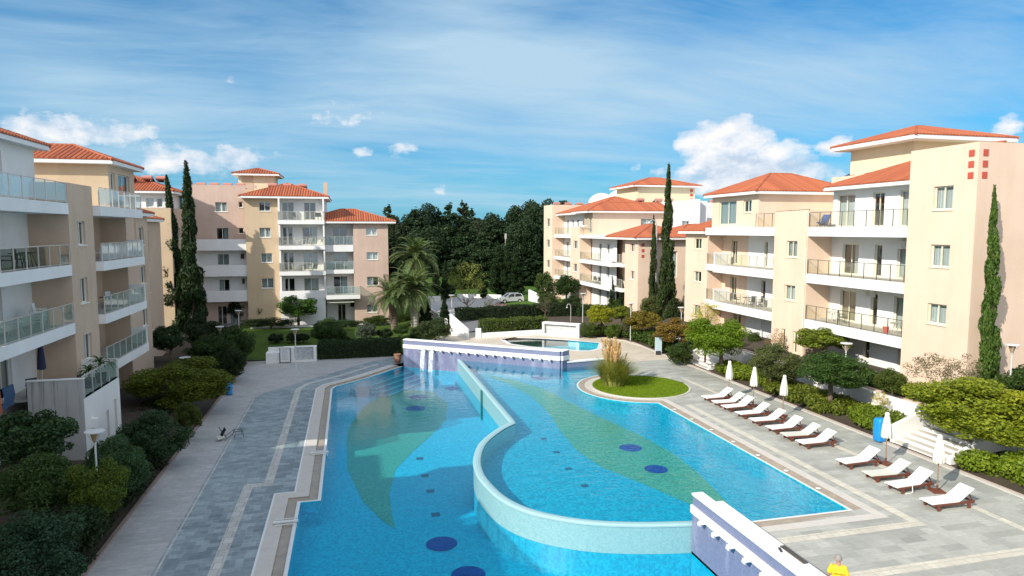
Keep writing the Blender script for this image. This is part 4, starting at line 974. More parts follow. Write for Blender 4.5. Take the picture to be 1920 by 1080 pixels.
m = MB(); m.beam((8.72, 44.3, -2.1), (8.72, 44.3, -.05), .16); m.build('overflow_pipe', simple('teal_pipe', (.03, .16, .17), .4)) ; S(bpy.data.objects['overflow_pipe'])
# --- upper pool
IC, IR = (19.75, 42.5), 4.45
arc = [(IC[0] + IR * math.cos(t), IC[1] + IR * math.sin(t)) for t in (R(100 + 156 * k / 26) for k in range(27))]
ER = [(20.2, 50.35), (19.6, 48.4)] + arc + [(18.97, 38.1), (18.97, 21.4), (12.9, 21.4)]
up = ER + [(12.5, 21.5)] + DIVc[::-1] + [(9.0, 55.4), (16.3, 49.95), (20.2, 50.5)]
m = MB(); m.sheet([up], -.9); m.wall_loop(ER, -.9, -.005, False); S(m.build('pool_basin', M['pooltile']))
m = MB(); m.sheet([up], UW); S(m.build('water', M['water_up']))
leafR = [(10.6, 53.0), (12.4, 50.6), (13.9, 47.3), (14.55, 43.5), (15.3, 39.0), (16.2, 35.0), (16.6, 31.5), (16.5, 29.0), (15.9, 25.2), (15.2, 22.6), (14.6, 24.2), (13.14, 28.07), (12.1, 30.5), (11.75, 33.3), (11.95, 36.5), (12.45, 40.4), (12.5, 45.0), (11.8, 49.2)]
m = MB(); m.sheet([leafR], -.892); S(m.build('floor_pattern', M['poolleaf']))
m = MB()
for (px, py), r_ in zip(((1182, 840), (1230, 880), (1013, 708)), (.62, .58, .75)): m.sheet([ellipse(*G(px, py, -.9), r_)], -.884)
S(m.build('floor_discs', M['pooldot']))
for k in range(4):
    y0 = 49.6 - k * .75; m = MB(); m.prism([(16.6, y0 - .6), (20.0, y0 - .9), (20.1, 50.2), (16.4, 49.8)], -.89, -.72 + .0 - k * .14 + .42 - .0); S(m.build('pool_steps', M['pooltile']))
    e = MB(); e.beam((16.6, y0 - .6, -.29 - k * .14), (20.0, y0 - .9, -.29 - k * .14), .09, .02); S(e.build('step_edge', M['step_white']))
# --- right deck
spx = [(942, 637), (968, 633), (1020, 635), (1070, 638), (1127, 643), (1124, 654), (1108, 658), (1085, 658), (990, 650), (955, 645)]
SP = [G(px, py, 0) for px, py in spx]
edgeR = off(ER[2:-1], 1.15)
deckR = [(12.6, -2), (26.95, -2), (26.95, 51.2), (20.5, 50.6), *off(ER[:-1], .95)]
m = MB(); m.sheet([deckR + [(12.6, 20.3)]], 0); S(m.build('slate_deck', M['slateR']))
beige = [(16.3, 49.95), (20.2, 50.5), (20.5, 50.6), (26.95, 51.2), (26.95, 57.6), (26.6, 60.5), (25.4, 62.5), (24.1, 63.8), (22.5, 66.0), (13, 70), (9.0, 68.5), (5.0, 60), (4.62, 58.75)]
m = MB(); m.sheet([beige, SP[::-1]], .001); S(m.build('beige_deck', M['beigestone']))
m = MB(); m.sheet([SP], -.55); m.wall_loop(SP, -.55, 0); S(m.build('small_pool_basin', mosaic('pale_pool_tile', (.20, .60, .68), (.40, .78, .84), 9)))
m = MB(); m.sheet([SP], -.06); S(m.build('water', M['water_small']))
band('small_pool_rim', SP + SP[:2], -.22, 0, .012, 'rim'); band('small_pool_rim', SP + SP[:2], 0, .22, .012, 'rim')
band('coping', ER[:-1] + [(12.95, 21.4)], .55, 1.0, .008, 'coping'); band('gutter', ER, .12, .55, -.03, 'gutter', 0); band('pool_rim', ER, 0, .12, -.005, 'rim')
gr = ellipse(IC[0], IC[1], 3.35, n=48); m = MB(); m.sheet([gr], .05); m.wall_loop(gr, -.02, .05); S(m.build('island_lawn', M['lawn']))
band('lawn_kerb', gr + gr[:2], -.14, 0.0, .045, 'coping', 0)
band('stone_strip', [(13.3, 19.7), (20.6, 19.7), (20.6, 37.2)], -.2, .22, .005, 'strip'); band('stone_strip', [(13.2, 17.05), (26.9, 17.05)], -.22, .22, .005, 'strip'); band('stone_strip', [(24.0, 2), (24.0, 44)], -.15, .17, .0045, 'strip')
band('kerb', BORD, -.02, .22, .035, 'coping', -.05); band('kerb', BORD, -.36, -.02, .06, 'kerbpink', -.1)
# recessed deck lights
# --- upper path at the foot of the right block, and paving at the back
m = MB(); m.sheet([[(30.45, 0), (31.6, 0), (31.6, 60), (30.45, 60)]], 1.03); S(m.build('upper_path', M['stonepath']))
m = MB(); m.box(31.6, 31.78, 0, 60, .6, 1.14); S(m.build('kerb', M['kerbpink']))
m = MB(); m.sheet([[G(*p, 0.02) for p in ((858, 596), (1075, 592), (1150, 590), (1040, 556), (860, 556), (780, 572))]], .03); S(m.build('car_park', M['concrete']))
m = MB(); m.sheet([[G(*p, 0.02) for p in ((905, 588), (1010, 587), (1040, 577), (990, 568), (930, 568))]], .04); S(m.build('red_paving', M['redpave']))
m = MB(); m.sheet([[G(*p, 0.02) for p in ((850, 602), (1018, 596), (1100, 590), (1175, 607), (1100, 604), (1020, 604), (925, 613), (880, 624), (848, 620))]], .05); S(m.build('path', M['asphalt']))
m = MB(); m.sheet([[G(*p, -.7) for p in ((365, 630), (480, 603), (560, 598), (500, 600), (420, 590), (340, 620))]], -.55); S(m.build('path', M['asphalt']))
lw = MB()
for (a, b) in (((470, 617), (592, 613)), ((650, 613), (740, 606)), ((715, 609), (770, 604))):
    p, q = G(*a, -.7), G(*b, -.7); lw.beam((*p, -.62), (*q, -.62), .3, .28)
S(lw.build('lawn_edging', M['white']))

# ================================================================ VEGETATION
def rand_dirs(n): v = rng.normal(size=(n, 3)); return v / np.linalg.norm(v, axis=1, keepdims=True)
def quads(Pn, N, size, asp=0.55, jitter=0.8, droop=None):
    n = len(Pn); N = N + rng.normal(size=(n, 3)) * jitter; N /= np.linalg.norm(N, axis=1, keepdims=True)
    t = rng.normal(size=(n, 3)) if droop is None else droop + rng.normal(size=(n, 3)) * .35
    u = t - (t * N).sum(1, keepdims=True) * N; u /= np.linalg.norm(u, axis=1, keepdims=True) + 1e-9; v = np.cross(N, u)
    s = size * rng.uniform(.6, 1.25, size=(n, 1)); V = np.empty((n, 4, 3))
    V[:, 0] = Pn - u * s; V[:, 1] = Pn + v * s * asp; V[:, 2] = Pn + u * s; V[:, 3] = Pn - v * s * asp
    return V.reshape(-1, 3)
def crown_mesh(name, lobes, nleaf, size, asp=.55, jitter=.8, inner=.18, droop=None):
    """lobes: array of (x,y,z,rx,ry,rz)"""
    L = np.array(lobes, float); wt = (L[:, 3] * L[:, 4] + L[:, 3] * L[:, 5]); wt /= wt.sum()
    k = rng.choice(len(L), nleaf, p=wt); d = rand_dirs(nleaf)
    r = np.where(rng.random(nleaf) < inner, rng.uniform(.2, .8, nleaf), rng.uniform(.82, 1.08, nleaf))[:, None]
    Pn = L[k, :3] + d * r * L[k, 3:6]
    V = quads(Pn, d, size, asp, jitter, droop); return fast_mesh(name, V, nleaf, M['leaf'])
def lobes_round(n=26, r=.34, flat=1.0, seed=0, spread=.72, low=-.55):
    out = []; g_ = np.random.default_rng(seed)
    while len(out) < n:
        v = g_.normal(size=3); v /= np.linalg.norm(v)
        if v[2] < low: continue
        rr = r * g_.uniform(.7, 1.25); q = v * spread * g_.uniform(.8, 1.1)
        out.append((q[0], q[1], q[2] * flat, rr, rr, rr * .85 * (flat ** .5)))
    out.append((0, 0, 0, .62, .62, .55 * flat)); return out
TPL = {}
for k in range(3):
    TPL['bush%d' % k] = crown_mesh('crown', lobes_round(36, .30, 1, 10 + k, .72, -.95), 9500, .050)
    TPL['big%d' % k] = crown_mesh('crown', lobes_round(50, .25, 1, 20 + k, .72, -.85), 22000, .034)
    TPL['loose%d' % k] = crown_mesh('crown', lobes_round(42, .25, 1, 30 + k, .78, -.7), 9500, .055, inner=.25)
    TPL['sparse%d' % k] = crown_mesh('crown', lobes_round(22, .20, 1, 40 + k, .80), 1700, .050, .35)
def cyp_lobes(seed, n=70, p=.75):
    g_ = np.random.default_rng(seed); out = []
    for i in range(n):
        t = (i + .5) / n; r = (min(1, t / .10) ** .5) * (1 - t ** 1.7) ** .9 * (0.85 + .3 * g_.random()); a = g_.uniform(0, 6.28); rr = .38 * r + .12
        out.append((math.cos(a) * r * .55, math.sin(a) * r * .55, t, rr * .9, rr * .9, .035 + .02 * g_.random()))
    return out
up_ = np.array([[0, 0, 1.0]])
for k in range(2): TPL['cyp%d' % k] = crown_mesh('crown', cyp_lobes(60 + k), 9000, .016, 1.0, .6, .12)
def fix_cyp(me, sz):      # leaves were sized for a unit height of ten radii: rebuild as upright flakes
    pass
def cyp_mesh(seed, n=15000, R_=.6, H_=9.0, leaf=.10):
    L = np.array(cyp_lobes(seed)); L[:, [0, 1, 3, 4]] *= R_; L[:, [2, 5]] *= H_
    wt = L[:, 3] * L[:, 5]; wt /= wt.sum(); k = rng.choice(len(L), n, p=wt); d = rand_dirs(n)
    Pn = L[k, :3] + d * rng.uniform(.75, 1.1, (n, 1)) * L[k, 3:6]; dd = d.copy(); dd[:, 2] *= .3
    return fast_mesh('crown', quads(Pn, dd, leaf, .38, .5, np.repeat(up_, n, 0)), n, M['leaf'])
for k in range(2): bpy.data.meshes.remove(TPL['cyp%d' % k]); TPL['cyp%d' % k] = cyp_mesh(60 + k)
def conifer_mesh(seed, n=4200, leaf=.34):
    """dark, uneven evergreen of the far grove: 5 m radius, 15 m high"""
    g_ = np.random.default_rng(seed); L = []
    for i in range(46):
        t = g_.uniform(.08, 1) ** .8; a = g_.uniform(0, 6.28); r = (1 - t) ** .55 * 3.0 * g_.uniform(.5, 1.15) + .15; rr = g_.uniform(.6, 1.3) * (1.15 - .75 * t)
        L.append((math.cos(a) * r, math.sin(a) * r, t * 14.6, rr, rr, rr * .8))
    for t in np.linspace(.1, .98, 12): L.append((g_.normal() * .15, g_.normal() * .15, t * 15, 1.1 * (1.06 - t) + .12, 1.1 * (1.06 - t) + .12, .9))
    return crown_mesh('crown', L, n, leaf, .5, .9, .15)
for k in range(4): TPL['con%d' % k] = conifer_mesh(80 + k)
def pine_mesh(seed):
    g_ = np.random.default_rng(seed); L = []
    for i in range(26):
        a = g_.uniform(0, 6.28); r = g_.uniform(.3, 3.6); L.append((math.cos(a) * r, math.sin(a) * r, 9.5 + g_.normal() * 1.5 - r * .35, g_.uniform(.8, 1.7), g_.uniform(.8, 1.7), g_.uniform(.6, 1.0)))
    return crown_mesh('crown', L, 4200, .30, .5, .9, .15)
for k in range(2): TPL['pine%d' % k] = pine_mesh(90 + k)

def trunk_mesh(h, r, crown_r, seed=0, limbs=6, lean=.1, split=.35):
    g_ = random.Random(seed); m = MB(); top = Vector((g_.uniform(-lean, lean) * h, g_.uniform(-lean, lean) * h, h))
    p0 = Vector((0, 0, -.3)); mid = Vector((top.x * .3, top.y * .3, h * split)); m.path([p0, mid, mid.lerp(top, .5), top], [r * 1.15, r * .9, r * .6, r * .3], 8)
    for k in range(limbs):
        a = 6.28 * k / limbs + g_.uniform(-.4, .4); st = mid.lerp(top, g_.uniform(0, .5)); rr = crown_r * g_.uniform(.4, .68)
        e = Vector((math.cos(a) * rr, math.sin(a) * rr, h * g_.uniform(.95, 1.25))); kx = st.lerp(e, .5) + Vector((0, 0, -.12 * rr)); m.path([st, kx, e], [r * .5, r * .34, r * .12], 6)
        for q in range(2):
            e2 = kx + Vector((g_.uniform(-1, 1), g_.uniform(-1, 1), g_.uniform(.2, .8))) * rr * .5; m.path([kx, e2], [r * .25, r * .08], 5)
    return m
GR = dict(bright=(.115, .18, .018), mid=(.055, .115, .020), dark=(.028, .062, .020), yellow=(.25, .25, .022), olive=(.095, .12, .045), blue=(.030, .075, .045), lime=(.16, .22, .02),
          rust=(.21, .105, .025), grey=(.13, .13, .085), cyp=(.022, .050, .018), cypB=(.050, .095, .022), palm=(.080, .135, .050), deep=(.020, .042, .016), silver=(.085, .115, .095))
tcount = [0]
def rgba(c): return (*(GR[c] if isinstance(c, str) else c), 1)
def veg(name, label, cat, x, y, z, kind, sx, sy, sz, color, cz=None, trunk=None, group=None, rz=None, split=.35):
    """plant at x,y,z with a crown of half sizes sx,sy,sz centred cz above the ground and, if given, a trunk (height, radius)"""
    tcount[0] += 1; k = tcount[0]; c = thing(name, label, cat, (x, y, z), 0, group)
    me = TPL[kind]; o = bpy.data.objects.new('crown', me); col.objects.link(o); o.parent = c; o.scale = (sx, sy, sz); o.location = (0, 0, cz if cz is not None else sz * .8)
    o.rotation_euler = (0, 0, rz if rz is not None else k * 1.7); o.color = rgba(color)
    if trunk:
        tm = trunk_mesh(trunk[0], trunk[1], max(sx, sy), k, trunk[2] if len(trunk) > 2 else 6, .1 if split == .35 else .04, split); tm.build('trunk', M[trunk[3]] if len(trunk) > 3 else M['bark'], c, smooth=True)
    else:
        tm = trunk_mesh(sz * .9, .05 + sx * .02, sx * .8, k, 5); tm.build('stems', M['bark'], c)
    return c
def vp(px, pyb, pw, ph, z=0.0):
    """width and height in metres of something seen pw x ph pixels, rooted at a pixel of ground"""
    x, y = G(px, pyb, z); d = dep(x, y); return x, y, pw * d / F, ph * d / F
# ---- plants measured on the photograph: crown box, foot, then real size at that distance
def pv(name, label, cat, kind, box, foot, z, color, trunk=None, depth=1.0, rz=None, group=None, Y=None):
    fx = foot[0]; x, y = G(fx, foot[1], z) if Y is None else (PY(fx, foot[1], Y)[0], Y); d = dep(x, y); k = d / F
    w_, h_ = (box[2] - box[0]) / 2 * k, (box[3] - box[1]) / 2 * k; cx_ = (box[0] + box[2]) / 2
    cz = (foot[1] - (box[1] + box[3]) / 2) * k * 1.02 if Y is None else PY(fx, (box[1] + box[3]) / 2, Y)[1] - z
    if trunk: trunk = (max(trunk[0] * .6, cz * 1.02), *trunk[1:])
    c = veg(name, label, cat, x, y, z, kind, w_, w_ * depth, h_, color, cz, trunk, group, rz, min(.8, max(.36, (cz - h_ * .75) / max(cz, .1))))
    dx = (cx_ - fx) * k
    for ch in c.children:
        if ch.name.startswith('crown'): ch.location.x = dx * math.cos(YAW); ch.location.y = -dx * math.sin(YAW)
    return c
pv('tree', 'dark leafy tree with forked trunk at the left edge before the stained wall', 'tree', 'loose0', (-14, 764, 142, 872), (48, 925), -.1, (.038, .085, .032), (2.0, .10, 5))
pv('bush', 'broad dark green bush left of the near yellow-green bush', 'bush', 'big2', (0, 838, 170, 975), (85, 985), -.3, (.045, .095, .024))
pv('bush', 'rounded yellow-green bush below the near left garden lamp', 'bush', 'big0', (125, 848, 244, 978), (188, 992), -.5, (.085, .135, .02))
pv('bush', 'grey-green rounded bush right of the near left garden lamp', 'bush', 'big1', (165, 803, 288, 925), (228, 938), -.6, (.05, .11, .048))
pv('bush', 'blue-green bush in the bottom left corner of the garden', 'bush', 'big2', (-30, 940, 168, 1130), (70, 1150), -.9, 'blue')
pv('bush', 'dark bush between the bottom left corner bush and the yellow-green bush', 'bush', 'bush1', (90, 935, 200, 1035), (140, 1045), -.9, (.026, .056, .022))
pv('bush', 'broad dark bush between the terrace wall and the left path', 'bush', 'big1', (232, 760, 362, 862), (300, 868), -.8, (.034, .074, .034))
pv('bush', 'small yellowish bush by the path kerb below the clipped left tree', 'bush', 'loose1', (325, 752, 380, 812), (352, 826), -1.0, (.06, .085, .016))
pv('tree', 'wide clipped tree with yellow-green crown beside the blue bin on the left', 'tree', 'big0', (235, 665, 439, 760), (343, 778), -1.0, (.10, .135, .014), (1.5, .17, 7), .9)
pv('tree', 'dark leafy tree at the foot of the two left cypresses', 'tree', 'loose2', (280, 608, 350, 665), (322, 690), -.5, 'dark', (1.6, .14))
pv('bush', 'dark domed bush behind the wide clipped tree on the left', 'bush', 'big2', (345, 622, 440, 700), (395, 706), -.9, (.03, .065, .018))
pv('bush', 'dark rounded bush left of the white notice wall', 'bush', 'big1', (398, 606, 482, 675), (440, 680), -.9, (.036, .078, .02))
pv('bush', 'dark low bush along the left path opposite the blue bin', 'bush', 'bush2', (405, 645, 462, 712), (428, 716), -1.0, (.022, .046, .016))
pv('bush', 'low dark bush behind the two left garden lamps', 'bush', 'bush1', (350, 600, 430, 648), (390, 655), -.7, (.02, .045, .016))
def low(label, pts, zf, h, color, n, leaf=.09, w_=1.6): LOW.append((label, pts, zf, h, color, n, leaf, w_))
LOW = []
low('low black-green hedge along the left path kerb, nearest stretch', [(-10.3, 25.5), (-10.2, 36)], -.95, .95, (.018, .036, .014), 11000, .09, 1.7)
low('low dark hedge along the left path kerb beyond the blue bin', [(-10.3, 50.5), (-10.2, 63.5)], -.98, 1.1, (.022, .045, .016), 11000, .11, 1.6)
low('low dark ground planting under the wide clipped left tree', [(-12.0, 44.0), (-12.0, 50)], -.6, .7, (.02, .04, .014), 6000, .1, 2.4)
CYPS = [('tall thin leaning cypress, left of the pair in front of the cream corner block', 334, 615, 311, 340, .0, -.6, 1.0), ('tallest dark cypress, right of the pair by the middle pink block', 367, 622, 350, 310, .0, -.6, 1.25)]
def cypress(label, px, pyb, pxt, pyt, z, r, color='cyp', k=0, group=None, name='cypress_tree', Y=None):
    x, y = G(px, pyb, z) if Y is None else (PY(px, pyb, Y)[0], Y); d = dep(x, y); xt, zt = (PY(pxt, pyt, y)); h = zt - z
    c = thing(name, label, 'cypress', (x, y, z), 0, group); o = bpy.data.objects.new('crown', TPL['cyp%d' % (k % 2)]); col.objects.link(o); o.parent = c
    o.scale = (r / .6, r / .6, h / 9.0); lean = math.atan2(xt - x, h); o.rotation_euler = (0, lean, 0); o['lean'] = 0; o.color = rgba(color); del o['lean']
    m = MB(); m.path([(0, 0, -.3), ((xt - x) * .4, 0, h * .4), ((xt - x) * .9, 0, h * .9)], [.16, .1, .03], 7); m.build('trunk', M['bark'], c); return c
cypress(CYPS[0][0], 334, 622, 313, 338, -.4, 1.35); cypress(CYPS[1][0], 366, 630, 349, 312, -.4, 1.35, k=1)
# ---- the lawn behind the notice wall
pv('tree', 'round clipped dark tree on the lawn beside the white notice wall', 'tree', 'big1', (584, 592, 655, 648), (620, 658), -1.0, (.038, .078, .018), (1.3, .13))
pv('tree', 'broad bright green tree in front of the white balcony column of the middle block', 'tree', 'loose0', (514, 553, 602, 598), (560, 612), -.7, (.05, .125, .02), (1.6, .16), .8)
pv('tree', 'dark dome-shaped tree left of the bright green tree by the middle block', 'tree', 'bush1', (464, 552, 512, 602), (487, 606), -.6, (.026, .056, .022), (1.0, .12))
pv('bush', 'dark spiky bush under the lowest white balcony of the middle pink block', 'bush', 'loose1', (425, 558, 466, 602), (446, 606), -.6, 'deep')
pv('hedge', 'long black-green hedge at the foot of the middle yellow block', 'hedge', 'bush0', (455, 594, 560, 614), (508, 615), -.6, 'deep', None, .3, 0)
pv('tree', 'small dark tree with pale trunk right of the slim young cypress', 'tree', 'loose2', (655, 556, 692, 582), (671, 600), -.6, (.022, .045, .018), (1.2, .09, 5, 'paleTrunk'))
cypress('slim dark young cypress in front of the recessed balconies of the middle block', 654, 600, 654, 545, -.6, .42, 'deep')
pv('bush', 'round clipped green bush left of the left palm trunk', 'bush', 'bush2', (692, 560, 731, 596), (711, 600), -.6, (.045, .095, .015))
pv('bush', 'dark round bush at the corner of the pink block', 'bush', 'bush0', (677, 576, 700, 600), (690, 602), -.6, 'deep')
pv('hedge', 'low rounded hedge behind the left palm trunk', 'hedge', 'bush1', (678, 591, 735, 611), (706, 611), -.7, (.045, .085, .016), None, .3, 0)
pv('hedge', 'taller rounded hedge behind the right palm trunk', 'hedge', 'bush2', (728, 584, 782, 607), (756, 606), -.7, (.045, .085, .016), None, .3, 0)
pv('hedge', 'low hedge right of the bright green tree by the middle block', 'hedge', 'bush0', (600, 598, 682, 613), (640, 614), -.7, 'dark', None, .3, 0)
pv('bush', 'silvery grey-blue bush on the lawn behind the long dark hedge', 'bush', 'loose0', (666, 604, 708, 637), (687, 643), -.9, 'silver')
pv('bush', 'small dark bush on the lawn right of the silvery bush', 'bush', 'loose1', (702, 616, 738, 636), (718, 640), -.9, (.022, .045, .018))
pv('bush', 'small leafy bush on the lawn before the left palm', 'bush', 'loose2', (736, 608, 768, 630), (751, 637), -.9, (.04, .085, .02))
pv('bush', 'large dark bush with pale flowers behind the left end of the purple wall', 'bush', 'bush1', (782, 594, 850, 640), (816, 646), -.3, (.045, .075, .03))
pv('bush', 'dark leafy bush behind the purple wall, left of the flowering bush', 'bush', 'loose1', (765, 612, 806, 642), (785, 646), -.8, (.03, .06, .02))
for i, (b_, lb) in enumerate((((502, 624, 532, 644), 'small dark shrub on the lawn above the notice board'), ((536, 624, 562, 642), 'low shrub on the lawn beside the lamp behind the notice wall'), ((555, 624, 582, 642), 'spiky low shrub on the lawn right of the lamp'))):
    pv('bush', lb, 'bush', 'loose%d' % i, b_, ((b_[0] + b_[2]) / 2, 645), -.9, (.018, .038, .016))
pv('hedge', 'black-green low mass at the foot of the round clipped tree', 'hedge', 'bush2', (630, 630, 670, 650), (650, 652), -1.0, (.014, .03, .012), None, .5, 0)
# ---- palms
def palm(label, px, pyb, z, px_t, py_t, nf, L, seed, tr=.30, mat='bark', col_='palm'):
    g_ = random.Random(seed); x, y = G(px, pyb, z); xt, zt = PY(px_t, py_t, y); H_ = zt - z
    c = thing('palm_tree', label, 'palm', (x, y, z), 0, 'date palms behind the purple wall')
    m = MB(); n = 26; dx = xt - x
    pts = [Vector((dx * (k / n) ** 1.3, 0, H_ * k / n - (.3 if k == 0 else 0))) for k in range(n + 1)]
    for k in range(n): m.tube(pts[k], pts[k + 1], tr * (1.08 if k < 2 else 1) * (.98 if k % 2 else 1.06), tr * (.86 if k % 2 else .92), 12, False)
    m.build('trunk', M[mat], c)
    top = pts[-1]; Vs = []
    fr = MB()
    for f in range(nf):
        a = f * 2.399 + g_.uniform(-.2, .2); e0 = R(g_.uniform(18, 86) if f > nf * .35 else g_.uniform(-35, 25)); Lf = L * g_.uniform(.8, 1.08); dirh = Vector((math.cos(a), math.sin(a), 0))
        p = top + Vector((0, 0, .1)); seg = 13; el_ = e0; pr = p; side = Vector((-dirh.y, dirh.x, 0)); pl = [p]
        for s_ in range(seg):
            d = dirh * math.cos(el_) + Vector((0, 0, math.sin(el_))); q = pr + d * (Lf / seg); pl.append(q); el_ -= R(4.0 + 6.5 * s_ / seg + g_.uniform(-1, 1)); upn = d.cross(side)
            t = (s_ + .5) / seg
            if s_ > 0:
                for h_ in range(5):
                    b = pr.lerp(q, h_ / 5); ll = L * .21 * math.sin(math.pi * min(1, .22 + t * .76)) * g_.uniform(.85, 1.1)
                    for sg in (-1, 1):
                        o_ = (side * sg * .80 + d * .55 + upn * g_.uniform(-.05, .28) + Vector((0, 0, -.12))).normalized() * ll; w2 = d * .022 * L / 2.6
                        Vs += [tuple(b - w2), tuple(b + o_ * .55 - w2 * .8), tuple(b + o_), tuple(b + o_ * .55 + w2 * 1.2)]
            pr = q
        for s_ in range(seg): fr.tube(pl[s_], pl[s_ + 1], .035 * (1 - s_ / seg) + .01, .035 * (1 - (s_ + 1) / seg) + .008, 4, False)
    V = np.array(Vs); o = bpy.data.objects.new('crown', fast_mesh('crown', V, len(V) // 4, M['leaf'])); col.objects.link(o); o.parent = c; o.color = (*GR[col_], 1)
    k_ = fr.build('frond_ribs', simple('palm_rib', (.22, .24, .10), .6), o)
    return c
palm('shorter date palm with dark trunk, leftmost of the three', 740, 620, -.8, 732, 556, 44, 3.5, 1, .42)
palm('date palm with pale orange trunk base, front of the two on the right', 778, 618, -.8, 774, 545, 56, 4.0, 2, .48, 'paleTrunk')
palm('tallest date palm, behind the one with the pale trunk base', 781, 606, -.8, 779, 484, 52, 4.1, 3, .42)
# ---- behind the car park : grove
GL = 'dark evergreen tree in the dense grove behind the car park'; gg = 'dark grove behind the car park'
gp = random.Random(5)
def grove(x, y, s, h, kd, colr, label=GL, group=gg):
    z = terr(x, y) - .2; c = thing('evergreen_tree', label, 'tree', (x, y, z), 0, group); o = bpy.data.objects.new('crown', TPL[kd]); col.objects.link(o); o.parent = c; o.scale = (s, s, h); o.rotation_euler = (0, 0, gp.uniform(0, 6)); o.color = (*colr, 1)
    if kd.startswith('bush'): o.scale = (3.9 * s, 3.9 * s, 5.6 * h); o.location = (0, 0, 9.6 * h)
    t = MB(); t.tube((0, 0, -.3), (0, 0, 10 * h), .25, .08, 6); t.build('trunk', M['bark'], c)
tops = [(612, 405), (640, 392), (668, 384), (700, 400), (722, 388), (745, 392), (770, 384), (798, 380), (820, 392), (846, 378), (870, 374), (888, 384), (905, 392), (925, 396), (945, 402), (962, 390), (978, 374), (995, 384), (1012, 378), (1030, 372)]
for i, (px, py) in enumerate(tops):
    for rrow in range(3):
        y = 150 + rrow * 13 + gp.uniform(-4, 4); x, zt = PY(px + gp.uniform(-8, 8), py + rrow * 5 + gp.uniform(-4, 8) + (24 if rrow == 1 else 0), y); h = (zt - terr(x, y)) / 15.2
        if rrow: h *= gp.uniform(.82, .97)
        grove(x, y, gp.uniform(1.0, 1.35), h, ('con%d' % gp.randrange(4)) if gp.random() < .38 else 'bush%d' % gp.randrange(3), [(.022, .050, .022), (.028, .058, .026), (.018, .042, .020), (.034, .056, .03)][gp.randrange(4)])
for i in range(17):
    px = 800 + i * 15; y = 138 + gp.uniform(-5, 5); x, zt = PY(px, 425 + gp.uniform(-20, 25), y)
    if 815 < px < 850: continue
    grove(x, y, 1.15, (zt - terr(x, y)) / 15.2, ('con%d' if i % 3 else 'bush%d') % gp.randrange(3), (.026, .055, .024))
for i in range(8):
    px = 600 + i * 26; y = 118 + gp.uniform(-5, 5); x, zt = PY(px, 440 + gp.uniform(-12, 12), y); grove(x, y, .9, (zt - terr(x, y)) / 15.2, 'con%d' % gp.randrange(4), (.024, .050, .022))
for i, (px, pt) in enumerate(((905, 505), (885, 520), (860, 515), (1005, 470), (985, 480), (966, 470), (1015, 490))):
    y = 122; x, zt = PY(px, pt, y); grove(x, y, .75, (zt - terr(x, y)) / 15.2, 'con%d' % (i % 4), (.024, .052, .022))
for px, pb, pt, r, lb in ((835, 560, 490, .9, 'narrow cypress behind the right side of the palms'), (818, 552, 483, .8, 'slim cypress left edge of the small green field'), (847, 552, 505, .7, 'short cypress in front of the green field'), (834, 556, 512, .7, 'shorter cypress between two others before the green field'),
                          (934, 552, 456, 1.5, 'tall broad cypress left of the thin mast behind the car'), (950, 552, 452, 1.1, 'tall slim cypress right of the thin mast behind the car'), (968, 552, 470, 1.4, 'broad cypress right of the silver car roof'), (905, 556, 505, .8, 'slim cypress in the dark behind the car park tree')):
    cypress(lb, px, pb, px, pt, .3, r, 'cyp', px)
cypress('slim cypress beside the flowering bush behind the purple wall', 836, 612, 832, 560, -.2, .75, 'cyp'); cypress('dark cypress close behind the right palm trunk', 800, 612, 797, 545, -.5, .85, 'deep')
veg('tree', 'loose yellow-green tree on the car park verge', 'tree', *G(876, 588, 0), 0, 'sparse0', 3.0, 2.6, 3.0, (.16, .20, .05), 4.2, (2.2, .12)); veg('bush', 'thin bare shrub on the edge of the car park', 'bush', *G(918, 588, 0), 0, 'sparse1', .9, .8, .9, 'grey', 1.3)
veg('bush', 'feathery grey shrub at the corner of the hedge right of the car', 'bush', *G(1022, 592, .2), .2, 'sparse2', 1.3, 1.1, 1.0, 'grey', 1.4)
for lb, kd, bx_, ft, cl_, tr_ in (('dark broad tree in front of the far end of the distant peach block', 'bush2', (994, 508, 1046, 562), (1018, 576), (.045, .085, .02), (2.0, .16)), ('dark tree with bare lower trunk below the distant peach block', 'bush1', (1030, 514, 1092, 560), (1062, 578), (.036, .075, .02), (2.0, .16)),
                              ('olive-green low bush right of the sloping white wall', 'bush0', (1004, 546, 1056, 576), (1030, 579), (.05, .08, .024), None), ('dark low bush below the wrap-round balcony of the distant peach block', 'bush1', (1050, 552, 1100, 582), (1075, 584), (.03, .06, .02), None),
                              ('reddish grey shrub in front of the ground floor of the distant peach block', 'sparse0', (1078, 540, 1108, 566), (1093, 572), (.13, .09, .08), None)):
    pv('tree' if tr_ else 'bush', lb, 'tree' if tr_ else 'bush', kd, bx_, ft, .2, cl_, tr_, .7)
